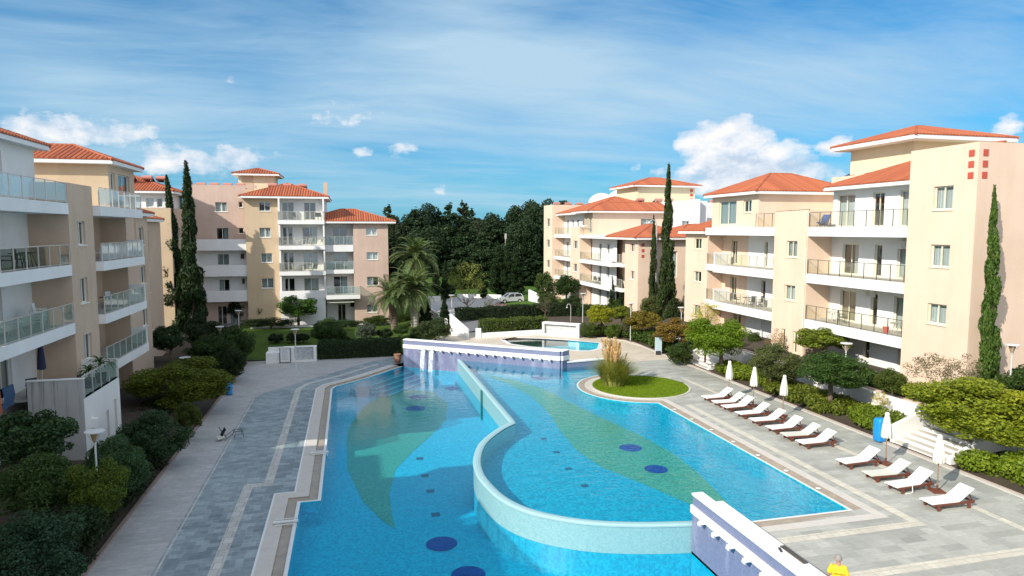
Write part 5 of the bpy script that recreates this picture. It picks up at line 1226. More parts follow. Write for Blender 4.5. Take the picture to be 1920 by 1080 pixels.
# ---- clipped hedges
def box_hedge(label, p, q, z0, h, w_, color, n=None, wob=.06):
    p, q = Vector((*p, 0)), Vector((*q, 0)); L_ = (q - p).length; d = (q - p) / L_; s_ = Vector((-d.y, d.x, 0)); c = thing('hedge', label, 'hedge', (p.x, p.y, z0), math.atan2(d.y, d.x))
    n = n or int((L_ * (2 * h + w_) + 2 * h * w_) * 130); a = rng.random(n); f = rng.random(n) * (2 * h + w_); Pn = np.empty((n, 3)); N = np.zeros((n, 3)); Pn[:, 0] = a * L_
    m1 = f < h; m2 = (f >= h) & (f < h + w_); m3 = ~(m1 | m2)
    Pn[m1, 1] = -w_ / 2; Pn[m1, 2] = f[m1]; N[m1, 1] = -1; Pn[m2, 1] = f[m2] - h - w_ / 2; Pn[m2, 2] = h; N[m2, 2] = 1; Pn[m3, 1] = w_ / 2; Pn[m3, 2] = f[m3] - h - w_; N[m3, 1] = 1
    e = rng.random(n) < .06; Pn[e, 0] = np.where(rng.random(e.sum()) < .5, 0, L_); Pn[e, 1] = rng.uniform(-w_ / 2, w_ / 2, e.sum()); Pn[e, 2] = rng.random(e.sum()) * h
    Pn += rng.normal(size=(n, 3)) * wob; Pn[:, 2] += .06 * np.sin(Pn[:, 0] * 1.7) ; o = bpy.data.objects.new('foliage', fast_mesh('foliage', quads(Pn, N, .09, .6, .7), n, M['leaf'])); col.objects.link(o); o.parent = c; o.color = rgba(color)
    b = MB(); b.box(.1, L_ - .1, -w_ / 2 + .1, w_ / 2 - .1, -.1, h - .12); b.build('branches', simple('hedge_inside', (.012, .02, .008), .95), c)
box_hedge('long dark clipped hedge behind the left deck, ending at the terracotta pot', (-3.0, 64.3), (4.6, 64.5), -1.05, 1.55, 1.7, (.022, .05, .014))
box_hedge('bright-edged clipped hedge above the white wall behind the small pool', G(902, 620, .3), G(1021, 613, .3), .25, 1.15, 1.6, (.075, .12, .02))
box_hedge('dark clipped hedge in front of the car park', G(856, 602, 0), G(1024, 592, 0), 0, 1.5, 1.4, (.02, .042, .014)); box_hedge('dark clipped hedge behind the outdoor shower', G(1026, 592, .2), G(1084, 590, .2), .1, 1.6, 1.3, (.022, .045, .014))
box_hedge('dark green hedge between the shower and the middle peach block', (28.0, 79), (36, 77), .1, 1.4, 1.2, (.03, .06, .016))
def mound(label, pts, zf, h, color, n=5200, leaf=.11, w_=1.9):
    """uneven clipped planting along a line"""
    L = []; g_ = np.random.default_rng(int(abs(pts[0][1] * 10)))
    for (x0, y0), (x1, y1) in zip(pts[:-1], pts[1:]):
        k = max(3, int(math.hypot(x1 - x0, y1 - y0) / .20))
        for i in range(k):
            t = (i + g_.random()) / k; x = x0 + (x1 - x0) * t + g_.uniform(-w_ / 2, w_ / 2) * .8; y = y0 + (y1 - y0) * t; L.append((x, y, zf + h * g_.uniform(.35, .62), g_.uniform(.4, .75), g_.uniform(.4, .8), h * g_.uniform(.4, .6)))
    c = thing('ground_hedge', label, 'hedge', (pts[0][0], pts[0][1], zf)); o = bpy.data.objects.new('foliage', crown_mesh('foliage', L, n, leaf, .5, .8, .2)); col.objects.link(o); o.parent = c; o.location = (-pts[0][0], -pts[0][1], -zf); o.color = rgba(color)
mound('low bright green planting behind the three far umbrellas', [(28.35, 45.3), (28.35, 39.0)], .15, .85, (.14, .21, .018), 12000, .1, 2.4); mound('low olive planting between the umbrellas and the slim lamp', [(28.35, 39.0), (28.35, 32.0)], .15, .75, (.12, .165, .022), 13000, .1, 2.4)
mound('low green planting right of the slim lamp by the blue bin', [(28.35, 31.4), (28.35, 28.7)], .15, .85, (.13, .20, .018), 8000, .09, 2.3); mound('bright leafy planting in the lower right corner by the near steps', [(28.3, 23.7), (28.3, 14)], .1, 1.0, (.15, .23, .018), 22000, .09, 2.4)
mound('clipped dark green planting along the curved deck edge by the bin', [(28.3, 49.9), (28.3, 58), (27.9, 61.5), (26.4, 64.2)], .1, 1.05, (.055, .105, .02), 16000, .12, 2.2); mound('green planting at the foot of the far steps', [(29.6, 50.0), (29.9, 52.2)], .2, 1.2, (.045, .085, .02), 3000, .12)
mound('dark planting at the foot of the right block, behind the upper path', [(32.4, 30.0), (32.4, 41.0)], 1.1, .9, (.05, .095, .02), 8000, .11, 1.0); mound('dark planting beside the path at the right picture edge', [(33.5, 27.5), (38, 27.2)], 1.1, 1.3, (.03, .065, .018), 7000, .12, 1.6)
for l_ in LOW: mound(*l_)
# ---- right side trees
pv('tree', 'large bright green tree beside the far steps on the right', 'tree', 'big0', (1270, 590, 1413, 672), (1352, 694), .3, (.12, .215, .014), (1.3, .15), .9)
pv('tree', 'olive-green rounded tree behind the far umbrellas', 'tree', 'big1', (1406, 638, 1512, 715), (1445, 728), .4, (.085, .115, .04), (1.0, .12))
pv('tree', 'wide dark green clipped tree behind the third umbrella', 'tree', 'big2', (1474, 655, 1645, 732), (1556, 766), .25, (.045, .10, .022), (1.5, .15), .75)
pv('tree', 'flat-topped light green tree with twisted trunk against the right block', 'tree', 'loose0', (1488, 612, 1592, 658), (1541, 692), 1.1, (.14, .20, .022), (1.1, .09))
pv('tree', 'large yellow-green tree above the near steps on the right', 'tree', 'big1', (1688, 702, 1990, 822), (1851, 853), .2, (.19, .25, .02), (1.2, .16, 8), .8)
pv('tree', 'yellow-green tree crown at the right edge beyond the near steps', 'tree', 'loose2', (1850, 725, 2000, 820), (1925, 835), 1.0, (.22, .26, .018), (1.0, .12))
pv('shrub', 'small yellow shrub between the white wall and the blue bin', 'shrub', 'sparse0', (1628, 732, 1668, 768), (1652, 778), .45, (.40, .34, .02))
pv('shrub', 'pale grey half-bare shrub against the right block by the cypress', 'shrub', 'sparse1', (1695, 655, 1795, 730), (1750, 745), 1.1, (.17, .16, .10), None, 1, None, None, 28.4)
pv('shrub', 'second pale grey bare shrub at the corner of the right block', 'shrub', 'sparse2', (1762, 660, 1835, 730), (1802, 745), 1.1, (.16, .15, .09), None, 1, None, None, 27.8); TP = None
pv('bush', 'dark green bush left of the cypress foot on the right', 'bush', 'bush1', (1640, 690, 1700, 740), (1672, 745), 1.1, (.07, .11, .02), None, 1, None, None, 32.0)
pv('bush', 'dark green bush in front of the lamp at the right edge', 'bush', 'bush2', (1866, 684, 1975, 752), (1912, 760), 1.1, (.045, .09, .02), None, 1, None, None, 26.6)
cypress('tall green cypress standing against the corner of the near right block', 1854, 725, 1865, 362, 1.1, .60, (.065, .13, .022), 0, Y=28.3)
pv('tree', 'young yellow-leaved tree in front of the near end of the right block', 'tree', 'sparse1', (1292, 560, 1352, 625), (1322, 672), .9, (.36, .36, .03), (2.6, .07, 5)); veg('shrub', 'small bare-stemmed shrub beside the white column of the right block', 'shrub', 31.9, 44.4, 1.1, 'sparse2', .9, .7, .9, (.22, .17, .07), 1.5)
for kd, bx_, ft, z_, cl_, tr_, lb in (('loose0', (1098, 570, 1152, 612), (1128, 626), .3, (.24, .27, .02), (1.3, .14), 'bright yellow-green tree behind the curved deck beside the lamp'), ('loose2', (1142, 572, 1188, 606), (1166, 614), .4, (.14, .18, .02), (1.3, .12), 'yellow-green tree right of the brightest tree behind the curved deck'),
                   ('loose1', (1172, 583, 1242, 622), (1207, 633), .4, (.17, .15, .024), (1.3, .11), 'rust-tinted tree, left of two behind the curved deck'), ('loose0', (1222, 596, 1312, 646), (1262, 656), .4, (.18, .13, .03), (1.4, .11, 6, 'paleTrunk'), 'rust-brown tree, right of two behind the curved deck'),
                   ('bush0', (1084, 602, 1126, 634), (1104, 631), .1, (.06, .10, .018), None, 'clipped green bush right of the white marble panel'), ('bush1', (1112, 606, 1142, 634), (1128, 630), .1, (.05, .075, .02), None, 'olive bush along the curved deck edge'),
                   ('bush2', (1134, 606, 1166, 636), (1152, 630), .3, (.08, .14, .02), None, 'round bright bush along the curved deck edge'), ('bush0', (1162, 590, 1196, 628), (1182, 629), .4, (.095, .11, .055), None, 'grey-green bush behind the curved deck'),
                   ('big0', (1198, 548, 1250, 602), (1222, 606), .5, (.09, .12, .04), None, 'tall olive bush at the foot of the middle cypresses'), ('bush1', (1238, 556, 1286, 606), (1262, 610), .5, (.04, .062, .022), None, 'dark bush at the foot of the tallest right cypress'),
                   ('bush2', (1250, 640, 1304, 684), (1284, 680), .2, (.045, .08, .02), None, 'dark green bush left of the far white steps'), ('bush0', (1400, 618, 1428, 648), (1414, 652), 1.0, (.06, .10, .02), None, 'green bush by the entrance of the right block'),
                   ('bush1', (1138, 560, 1182, 588), (1160, 594), .4, (.06, .10, .02), None, 'green bush in front of the middle peach block')):
    pv('tree' if tr_ else 'bush', lb, 'tree' if tr_ else 'bush', kd, bx_, ft, z_, cl_, tr_)
cypress('tallest dark cypress in front of the middle peach block', 1249, 612, 1254, 318, .4, 1.05, (.035, .062, .018), 1); cypress('slim cypress left of the tallest one by the middle peach block', 1224, 606, 1226, 410, .4, .62, (.035, .062, .018), 0)
for px, pb, pt, lb in ((1193, 598, 508, 'small dark cypress right of the three by the distant peach block'), (1166, 596, 515, 'small dark cypress, middle of the three by the distant peach block'), (1148, 594, 520, 'small dark cypress, left of the three by the distant peach block')): cypress(lb, px, pb, px, pt, .4, .5, 'cyp', px)
# ---- pampas grass on the island
pg = thing('pampas_grass', 'tall pampas grass clump with cream plumes on the round lawn', 'pampas grass', (18.05, 43.2, .05))
Vs = []; g_ = random.Random(2)
for k in range(2600):
    a = g_.uniform(0, 6.28); sp = g_.uniform(.02, 1) ; L_ = g_.uniform(1.5, 2.5); b = Vector((math.cos(a) * .75 * sp, math.sin(a) * .75 * sp, 0)); dh = Vector((math.cos(a), math.sin(a), 0)); el_ = R(90 - 14 * sp + g_.uniform(-5, 5)); p = b; w2 = Vector((-dh.y, dh.x, 0)) * .030
    for s_ in range(5):
        q = p + (dh * math.cos(el_) + Vector((0, 0, math.sin(el_)))) * L_ / 5; wa, wb = 1 - s_ / 5, 1 - (s_ + 1) / 5 + .05; Vs += [tuple(p - w2 * wa), tuple(p + w2 * wa), tuple(q + w2 * wb), tuple(q - w2 * wb)]; p = q; el_ -= R(2 + 19 * sp)
V = np.array(Vs); me = fast_mesh('leaves', V, len(V) // 4, M['leaf']); o = bpy.data.objects.new('leaves', me); col.objects.link(o); o.parent = pg; o.color = (.30, .34, .09, 1)
Vs = []; st = MB()
for k in range(60):
    a = g_.uniform(0, 6.28); rr = g_.uniform(.05, .85); base_ = Vector((math.cos(a) * .3, math.sin(a) * .3, .6)); tip = Vector((math.cos(a) * rr * 1.2, math.sin(a) * rr * 1.2, g_.uniform(2.0, 3.05))); st.tube(base_, tip, .012, .008, 4, False); d = (tip - base_).normalized()
    for j in range(70):
        t = g_.random(); c_ = tip + d * (-.55 + t * .8); w2 = .13 * math.sin(math.pi * (.12 + t * .8)) ; v = Vector((g_.gauss(0, 1), g_.gauss(0, 1), g_.gauss(0, .5))).normalized(); e_ = c_ + v * w2 + d * .12; u = v.cross(d).normalized() * .02
        Vs += [tuple(c_ - u), tuple(c_ + u), tuple(e_ + u), tuple(e_ - u)]
V = np.array(Vs); o = bpy.data.objects.new('plumes', fast_mesh('plumes', V, len(V) // 4, M['leaf'])); col.objects.link(o); o.parent = pg; o.color = (.72, .60, .44, 1); st.build('stalks', simple('dry_stalk', (.45, .38, .2), .8), pg)
# short blades on the island lawn
n = 26000; a = rng.random(n) * 6.283; r = np.sqrt(rng.random(n)) * 3.33; Pn = np.stack([IC[0] + r * np.cos(a), IC[1] + r * np.sin(a), np.full(n, .075)], 1); N = rand_dirs(n); N[:, 2] *= .2
o = bpy.data.objects.new('grass', fast_mesh('grass', quads(Pn, N, .045, .25, .2, np.repeat(up_, n, 0)), n, M['leaf'])); col.objects.link(o); o.color = (.17, .27, .015, 1); tag(o, kind='stuff')

# ================================================================ POOL WALLS
def seg_axes(p, q): d = Vector((q[0] - p[0], q[1] - p[1], 0)); L = d.length; d /= L; return d, Vector((d.y, -d.x, 0)), L   # along, toward the viewer's side
def spout_mesh(m, c, n, d):
    """small lipped spout sticking out of the wall along n"""
    c, n, d = Vector(c), Vector(n), Vector(d); z = Vector((0, 0, 1))
    m.obox(c + n * .13, n, d, z, .13, .085, .018); m.obox(c + n * .12 + d * .075 + z * .035, n, d, z, .12, .012, .03); m.obox(c + n * .12 - d * .075 + z * .035, n, d, z, .12, .012, .03)
    m.obox(c + n * .25 - z * .035, n, d, z, .015, .085, .035)
def pool_wall(name, label, p, q, w_, zb, zt, spouts, und=None):
    d, n, L = seg_axes(p, q); t = thing(name, label, 'wall', (p[0], p[1], 0)); O = Vector((p[0], p[1], 0))
    def slab(nm, mat, a0, a1, o0, o1, z0, z1):
        m = MB(); c = d * (a0 + a1) / 2 + n * (o0 + o1) / 2 + Vector((0, 0, (z0 + z1) / 2)); m.obox(c, d, n, (0, 0, 1), (a1 - a0) / 2, abs(o1 - o0) / 2, (z1 - z0) / 2); return m.build(nm, M[mat], t)
    h = w_ / 2
    slab('lower_face', 'purple', 0, L, -h, h, -1.1, zt - .78); slab('underwater_face', 'pooltileL', .002, L - .002, -h + .003, h - .003, zb, -1.1); slab('spout_ledge', 'whitewash', -.01, L + .01, -h - .02, h + .07, zt - .78, zt - .44)
    slab('upper_face', 'purple_band', 0, L, -h + .002, h - .002, zt - .44, zt - .07); slab('coping', 'whitewash', -.02, L + .02, -h - .03, h + .03, zt - .07, zt)
    for s_ in spouts:
        m = MB(); spout_mesh(m, d * s_ + n * (h + .06) + Vector((0, 0, zt - .74)), n, d); m.build('spout', M['lampwhite'], t)
    return t, d, n
LW_ = math.hypot(16.3 - 4.62, 58.75 - 49.95)
sp = [LW_ * (.155 + .0566 * k) for k in range(15)]
PW, dW, nW = pool_wall('fountain_wall', 'long purple mosaic wall with a row of spouts at the far end of the pools', (4.62, 58.75), (16.3, 49.95), .5, -2.2, 1.40, sp)
for k in (0, 1):
    st = MB(); c = Vector((4.62, 58.75, 0)) + dW * sp[k + 0] + nW * .55
    for j in range(7):
        o_ = dW * (-.16 + j * .055); pts = [c + o_ + nW * (.05 + .32 * (i / 8) ** .6) + Vector((0, 0, .62 - 1.74 * (i / 8) ** 1.7)) for i in range(9)]
        for a, b in zip(pts[:-1], pts[1:]): st.poly([a - dW * .03, a + dW * .03, b + dW * .05, b - dW * .05])
    o = st.build('water_stream', M['spray']); tag(o, ('left' if k == 0 else 'right') + ' white stream of water falling from a spout of the far purple wall', 'water stream')
m = MB(); d2 = Vector((.62, .45, 0)).normalized(); n2_ = Vector((d2.y, -d2.x, 0)); c2_ = Vector((16.3, 49.95, 0)) + d2 * .35
for (nm, mt, z0, z1, e) in (('lower_face', 'purple', -1, .62, .25), ('spout_ledge', 'whitewash', .62, .96, .31), ('upper_face', 'purple_band', .96, 1.33, .247), ('coping', 'whitewash', 1.33, 1.402, .28)):
    m = MB(); m.obox((.0, 0, 0), d2, n2_, (0, 0, 1), .45, e, (z1 - z0) / 2); o = m.build(nm, M[mt], PW); o.location = (c2_.x - 4.62, c2_.y - 58.75, (z0 + z1) / 2)
lw = thing('low_pool_wall', 'low purple wall with white top beside the pampas grass', 'wall', (16.8, 50.1, 0)); d, n, L = seg_axes((16.8, 50.15), (20.5, 50.75))
m = MB(); m.obox(d * L / 2 + Vector((0, 0, -.25)), d, n, (0, 0, 1), L / 2, .16, .62); m.build('face', M['purple_band'], lw); m = MB(); m.obox(d * L / 2 + Vector((0, 0, .42)), d, n, (0, 0, 1), L / 2 + .02, .22, .05); m.build('coping', M['whitewash'], lw)
# near wall on the right
NW = thing('fountain_wall', 'near purple wall with white top and spouts at the bottom right of the pools', 'wall', (12.25, 21.62, 0))
def nb(nm, mat, x0, x1, y0, y1, z0, z1):
    m = MB(); m.box(x0 - 12.25, x1 - 12.25, y0 - 21.62, y1 - 21.62, z0, z1); m.build(nm, M[mat], NW)
nb('lower_face', 'purple', 12.25, 12.65, 5, 21.6, -1.1, .50); nb('underwater_face', 'pooltileL', 12.253, 12.647, 5, 21.6, -2.2, -1.1); nb('spout_ledge', 'whitewash', 12.18, 12.66, 5, 21.64, .50, .80); nb('upper_face', 'purple_band', 12.252, 12.64, 5, 21.6, .80, 1.17)
nb('coping', 'whitewash', 12.22, 12.67, 20.7, 21.64, 1.17, 1.24); nb('coping', 'whitewash', 12.22, 12.95, 5, 20.7, 1.17, 1.242); nb('back_face', 'whitewash', 12.652, 12.92, 5, 20.68, -.3, 1.17)
for k in range(14):
    m = MB(); spout_mesh(m, (-.065, -1.05 - k * .92, .55), (-1, 0, 0), (0, 1, 0)); m.build('spout', M['whitewash'], NW)
o = MB(); o.obox((12.83, 16.6, 1.262), (0, 1, 0), (1, 0, 0), (0, 0, 1), .55, .075, .02); tag(o.build('rolled_mat', M['darkmetal']), 'dark grey rolled mat lying on the white top of the near purple wall', 'mat')
o = MB(); o.obox((12.62, 16.95, 1.26), Vector((.35, 1, 0)).normalized(), Vector((1, -.35, 0)).normalized(), (0, 0, 1), .13, .03, .018); tag(o.build('phone', M['plasticb']), 'small black phone lying on the white top of the near purple wall', 'phone')
# ================================================================ WALLS, STEPS
def bwall(name, label, boxes, mat='whitewash', cat='wall'):
    m = MB(); x0, y0, z0 = boxes[0][0], boxes[0][2], boxes[0][4]
    for b in boxes: m.box(b[0] - x0, b[1] - x0, b[2] - y0, b[3] - y0, b[4] - z0, b[5] - z0)
    o = m.build(name, M[mat]); o.location = (x0, y0, z0); return tag(o, label, cat)
bwall('garden_wall', 'white garden wall below the upper path, between the two flights of steps', [(30.28, 30.45, 27.9, 46.2, -.1, 1.4)])
bwall('garden_wall', 'white garden wall at the right edge, near side of the near steps', [(30.28, 30.45, 4, 24.3, -.1, 1.4)]); bwall('garden_wall', 'white garden wall beyond the far steps', [(30.28, 30.45, 49.4, 61, -.1, 1.3)])
def steps(label, x0, x1, y0, y1, n, h, wall_far=(0.9, 1.0), wall_near=(.45, .5)):
    t = thing('steps', label, 'steps', (x0, y0, 0)); m = MB(); run = (x1 - x0) / n
    for k in range(n): m.box(k * run, x1 - x0 - (.0), 0, y1 - y0, h * k / n if k else -.05, h * (k + 1) / n)
    # nosings
    m2 = MB()
    for k in range(n): m2.box(k * run - .03, k * run + .32, .01, y1 - y0 - .01, h * (k + 1) / n - .001, h * (k + 1) / n + .025)
    m.build('flight', M['whitewash'], t); m2.build('treads', M['coping'], t)
    for (yy, (ha, hb)) in ((y1 - y0, wall_far), (-.22, wall_near)):
        w_ = MB(); L_ = x1 - x0
        prof = [(-.05, -.1), (-.05, ha), (L_ * .85, h + hb), (L_ + .15, h + hb), (L_ + .15, -.1)]
        for s_ in (0, .22): w_.poly([(p[0], yy + s_, p[1]) for p in prof])
        for a, b in zip(prof, prof[1:] + prof[:1]): w_.poly([(a[0], yy, a[1]), (b[0], yy, b[1]), (b[0], yy + .22, b[1]), (a[0], yy + .22, a[1])])
        w_.build('side_wall', M['whitewash'], t)
    return t
steps('near white steps rising from the deck between the last umbrellas and the yellow-green tree', 27.15, 30.4, 24.55, 27.7, 7, 1.05, (.95, .95), (.35, .55)); steps('far white steps by the large bright green tree', 27.2, 30.4, 46.2, 49.2, 7, 1.05, (.85, .75), (.2, .3))
def diag_wall(label, pts, th=.22, name='ramp_wall'):
    """pts: (x, y, zbottom, ztop)"""
    m = MB(); o = pts[0]
    for a, b in zip(pts[:-1], pts[1:]):
        d = Vector((b[0] - a[0], b[1] - a[1], 0)).normalized(); n = Vector((-d.y, d.x, 0)) * th / 2
        A0, A1, B0, B1 = (Vector((p[0] - o[0], p[1] - o[1], z - o[2])) for p, z in ((a, a[2]), (a, a[3]), (b, b[2]), (b, b[3])))
        for s_ in (1, -1): m.poly([A0 + n * s_, B0 + n * s_, B1 + n * s_, A1 + n * s_])
        m.poly([A1 - n, B1 - n, B1 + n, A1 + n]); m.poly([A0 - n, A1 - n, A1 + n, A0 + n]); m.poly([B0 - n, B1 - n, B1 + n, B0 + n])
    ob = m.build(name, M['whitewash']); ob.location = o[:3]; return tag(ob, label, 'wall')
def gz(px, py, z): return (*G(px, py, z), z)
diag_wall('white sloping wall rising right of the silver car', [(*G(992, 566, .1), 0, 2.0), (*G(1062, 580, .1), 0, .35), (*G(1076, 581, .1), 0, .35)]); diag_wall('low white wall behind the silver car', [(*G(914, 560, 0), 0, .7), (*G(940, 561, 0), 0, .7)]); diag_wall('low grey-white wall behind the car park on the left', [(*G(858, 558, 0), 0, .6), (*G(912, 559, 0), 0, .6)])
diag_wall('white stepped wall beside the lamp behind the purple wall', [(*G(845, 627, 0), -.3, 2.2), (*G(878, 634, 0), -.3, .9)]); diag_wall('short white wall stub at the end of the path behind the small pool', [(*G(892, 633, 0), -.2, .95), (*G(902, 633, 0), -.2, .95)], .5)
diag_wall('white ramp wall behind the right palm trunk', [(*G(800, 590, 0), -.6, 1.2), (*G(838, 612, 0), -.6, .8)]); diag_wall('long low white wall below the bright-edged hedge behind the small pool', [(*G(900, 633, 0), -.2, .45), (*G(1019, 627, 0), -.2, .5)], .4, 'garden_wall')
diag_wall('pale wall of the car park entrance seen beside the palms', [(*G(796, 566, 0), -.2, .9), (*G(826, 566, 0), -.2, .9)])
sw = thing('shower_wall', 'white wall with a grey marble panel behind the small pool', 'wall', (*G(1019, 628, 0), 0)); p, q = G(1019, 628, 0), G(1088, 633, 0); d, n, L = seg_axes(p, q)
def slab2(par, nm, mat, d, n, a0, a1, o0, o1, z0, z1):
    m = MB(); m.obox(d * (a0 + a1) / 2 + n * (o0 + o1) / 2 + Vector((0, 0, (z0 + z1) / 2)), d, n, (0, 0, 1), (a1 - a0) / 2, abs(o1 - o0) / 2, (z1 - z0) / 2); return m.build(nm, M[mat], par)
def marble():
    m, T = newmat('grey_marble'); co = T.n('TexCoord').outputs['Object']; n_ = T.noise(co, 3.0, 6, .7, 2.2); c = T.ramp(n_, [(.35, (.25, .27, .28)), (.5, (.48, .50, .51)), (.65, (.66, .67, .67))]); finish(T, P(T, Base_Color=c, Roughness=.5)); return m
M['marble'] = marble()
slab2(sw, 'panel', 'marble', d, n, .25, L - .3, -.05, .05, .25, 1.25); slab2(sw, 'frame', 'whitewash', d, n, 0, L, -.35, .4, 1.25, 1.42); slab2(sw, 'plinth', 'whitewash', d, n, 0, L, -.1, .35, -.2, .22); slab2(sw, 'pillar', 'whitewash', d, n, L - .3, L, -.35, .38, -.2, 1.25); slab2(sw, 'pillar', 'whitewash', d, n, 0, .22, -.35, .38, -.2, 1.25)
# notice wall
nwl = thing('planter_wall', 'white L-shaped wall with a speckled grey panel at the back of the left deck', 'wall', (-7.55, 62.9, LZ)); X_, Y_ = Vector((1, 0, 0)), Vector((0, -1, 0))
slab2(nwl, 'low_box', 'whitewash', X_, Y_, 0, 1.15, -.9, .12, 0, .95); slab2(nwl, 'low_wall', 'whitewash', X_, Y_, .1, 2.2, -1.1, -.92, 0, 1.3); slab2(nwl, 'pillar', 'whitewash', X_, Y_, 2.0, 2.45, -.5, .1, 0, 1.34); slab2(nwl, 'panel', 'marble', X_, Y_, 2.45, 4.15, -.2, -.1, .18, 1.3)
slab2(nwl, 'plinth', 'whitewash', X_, Y_, 2.45, 4.15, -.2, .1, 0, .18); slab2(nwl, 'pillar', 'whitewash', X_, Y_, 4.15, 4.4, -.4, .12, 0, 1.36); slab2(nwl, 'coping', 'whitewash', X_, Y_, 1.5, 4.42, -.5, -.02, 1.34, 1.42)
nbd = thing('notice_board', 'white notice board with dark blue posts in front of the white L-shaped wall', 'notice board', (-6.35, 62.66, LZ))
slab2(nbd, 'board', 'sling', X_, Y_, .06, .88, -.02, .02, .12, 1.3); M['bluepaint'] = simple('dark_blue_paint', (.03, .06, .12), .4)
for a in (0, .9): m = MB(); m.box(a, a + .06, -.04, .04, 0, 1.42); m.build('post', M['bluepaint'], nbd)
m = MB()
for k in range(13):
    z = 1.22 - k * .078; m.box(.14 + .03 * (k % 3), .80 - .06 * ((k * 7) % 4), -.024, -.021, z, z + .028)
m.build('printed_lines', simple('grey_print', (.35, .37, .42), .7), nbd)
# ================================================================ LOUNGERS AND UMBRELLAS
def lounger():
    t = thing('sun_lounger', 'x', 'sun lounger', (0, 0, 0), 0, 'white sun loungers in a row along the right deck'); m = MB()
    for s in (-.31, .31): m.box(.05, 1.98, s - .025, s + .025, .20, .29)
    for a in (.08, .6, 1.15, 1.9): m.box(a, a + .06, -.285, .285, .215, .28)
    m.build('frame', M['wood'], t)
    for a in (.28, 1.72):
        for s in (-.31, .31):
            g_ = MB(); g_.obox((a, s, .10), (1, 0, 0), (0, 1, 0), (0, 0, 1), .055, .035, .10); g_.obox((a + .0, s, .23), (1, 0, 0), (0, 1, 0), (0, 0, 1), .12, .032, .045); g_.build('leg', M['wood'], t)
    s_ = MB(); L_ = [(-.03, .315), (.10, .325), (.6, .318), (1.18, .32), (1.27, .345), (1.55, .53), (1.88, .76), (1.93, .78)]
    for z_ in (0, -.035):
        for a, b in zip(L_[:-1], L_[1:]): s_.poly([(a[0], -.325, a[1] + z_), (b[0], -.325, b[1] + z_), (b[0], .325, b[1] + z_), (a[0], .325, a[1] + z_)])
    for y in (-.325, .325):
        for a, b in zip(L_[:-1], L_[1:]): s_.poly([(a[0], y, a[1]), (b[0], y, b[1]), (b[0], y, b[1] - .035), (a[0], y, a[1] - .035)])
    for e in (L_[0], L_[-1]): s_.poly([(e[0], -.325, e[1]), (e[0], .325, e[1]), (e[0], .325, e[1] - .035), (e[0], -.325, e[1] - .035)])
    s_.build('sling', M['sling'], t)
    b = MB()
    for y in (-.24, .24): b.beam((1.72, y, .63), (1.95, y, .26), .035)
    b.build('back_prop', M['wood'], t); return t
l0 = lounger(); nmn = ['farthest', 'second from the far end', 'third from the far end', 'fourth from the far end', 'fifth from the far end', 'sixth from the far end', 'seventh from the far end, slightly grey', 'eighth from the far end, before the gap', 'fourth from the near end, after the gap', 'third from the near end, slightly grey', 'second from the near end, with loose strap', 'nearest']
ly = [37.99, 36.80, 35.65, 34.15, 32.75, 31.17, 29.95, 28.66, 25.74, 24.15, 22.80, 21.05]
for i, y in enumerate(ly):
    t = l0 if i == 0 else copy_tree(l0); t.location = (22.0, y - .33, 0); t.rotation_euler = (0, 0, R([3, -2, 4, 1, -1, 3, -4, 1, 3, -3, 4, -1][i])); t['label'] = 'white sun lounger on a dark wooden frame, ' + nmn[i]
    if i in (6, 9):
        for ch in t.children:
            if ch.name.startswith('sling'): ch.data = ch.data.copy(); ch.data.materials[0] = M['sling2']
o = MB(); o.path([(22.75, 22.15, .31), (22.74, 22.11, .05), (22.6, 22.1, .02), (22.42, 22.16, .02), (22.36, 22.05, .02)], [.016] * 5, 6); tag(o.build('strap', M['sling']), 'loose white strap hanging from the second nearest lounger to the deck', 'strap')
def parasol():
    t = thing('parasol', 'x', 'parasol', (0, 0, 0), 0, 'closed cream parasols between the loungers'); m = MB(); m.tube((0, 0, .06), (0, 0, 2.42), .024, n=10); m.build('pole', M['pole_wood'], t)
    b = MB(); b.box(-.24, .24, -.24, .24, 0, .07); b.tube((0, 0, .07), (0, 0, .3), .04, n=10); b.build('base', M['wood'], t); c = MB(); n = 32; i0 = 0
    prof = [(.03, 2.50), (.085, 2.46), (.10, 2.40), (.085, 2.34), (.12, 2.15), (.17, 1.8), (.20, 1.5), (.205, 1.32), (.16, 1.28)]
    for k in range(n):
        a = 2 * math.pi * k / n; f = 1 + (.20 if k % 4 == 0 else (-.16 if k % 4 == 2 else 0)) 
        for j, (r, z) in enumerate(prof): c.v.append((r * math.cos(a) * (1 + (f - 1) * min(1, j / 4)), r * math.sin(a) * (1 + (f - 1) * min(1, j / 4)), z - (.04 if k % 4 == 0 and j > 6 else 0)))
    mm = len(prof)
    for k in range(n):
        for j in range(mm - 1): a, b_ = k * mm + j, ((k + 1) % n) * mm + j; c.f.append((a, b_, b_ + 1, a + 1)); c.mi.append(0)
    c.build('canopy', M['canvas'], t, smooth=True); return t
p0 = parasol(); pl = ['farthest closed cream parasol by the first loungers', 'second farthest closed cream parasol', 'closed cream parasol, middle one of five', 'closed cream parasol beside the blue bin', 'nearest closed cream parasol in front of the white steps']
for i, (px, py) in enumerate(((1366, 745), (1412, 760), (1467, 779), (1661, 868), (1757, 920))):
    t = p0 if i == 0 else copy_tree(p0); t.location = (*G(px, py, .05), 0); t['label'] = pl[i]; t.rotation_euler = (R(.8), R([0, 1, -1, .5, 1][i]), i * 1.1)
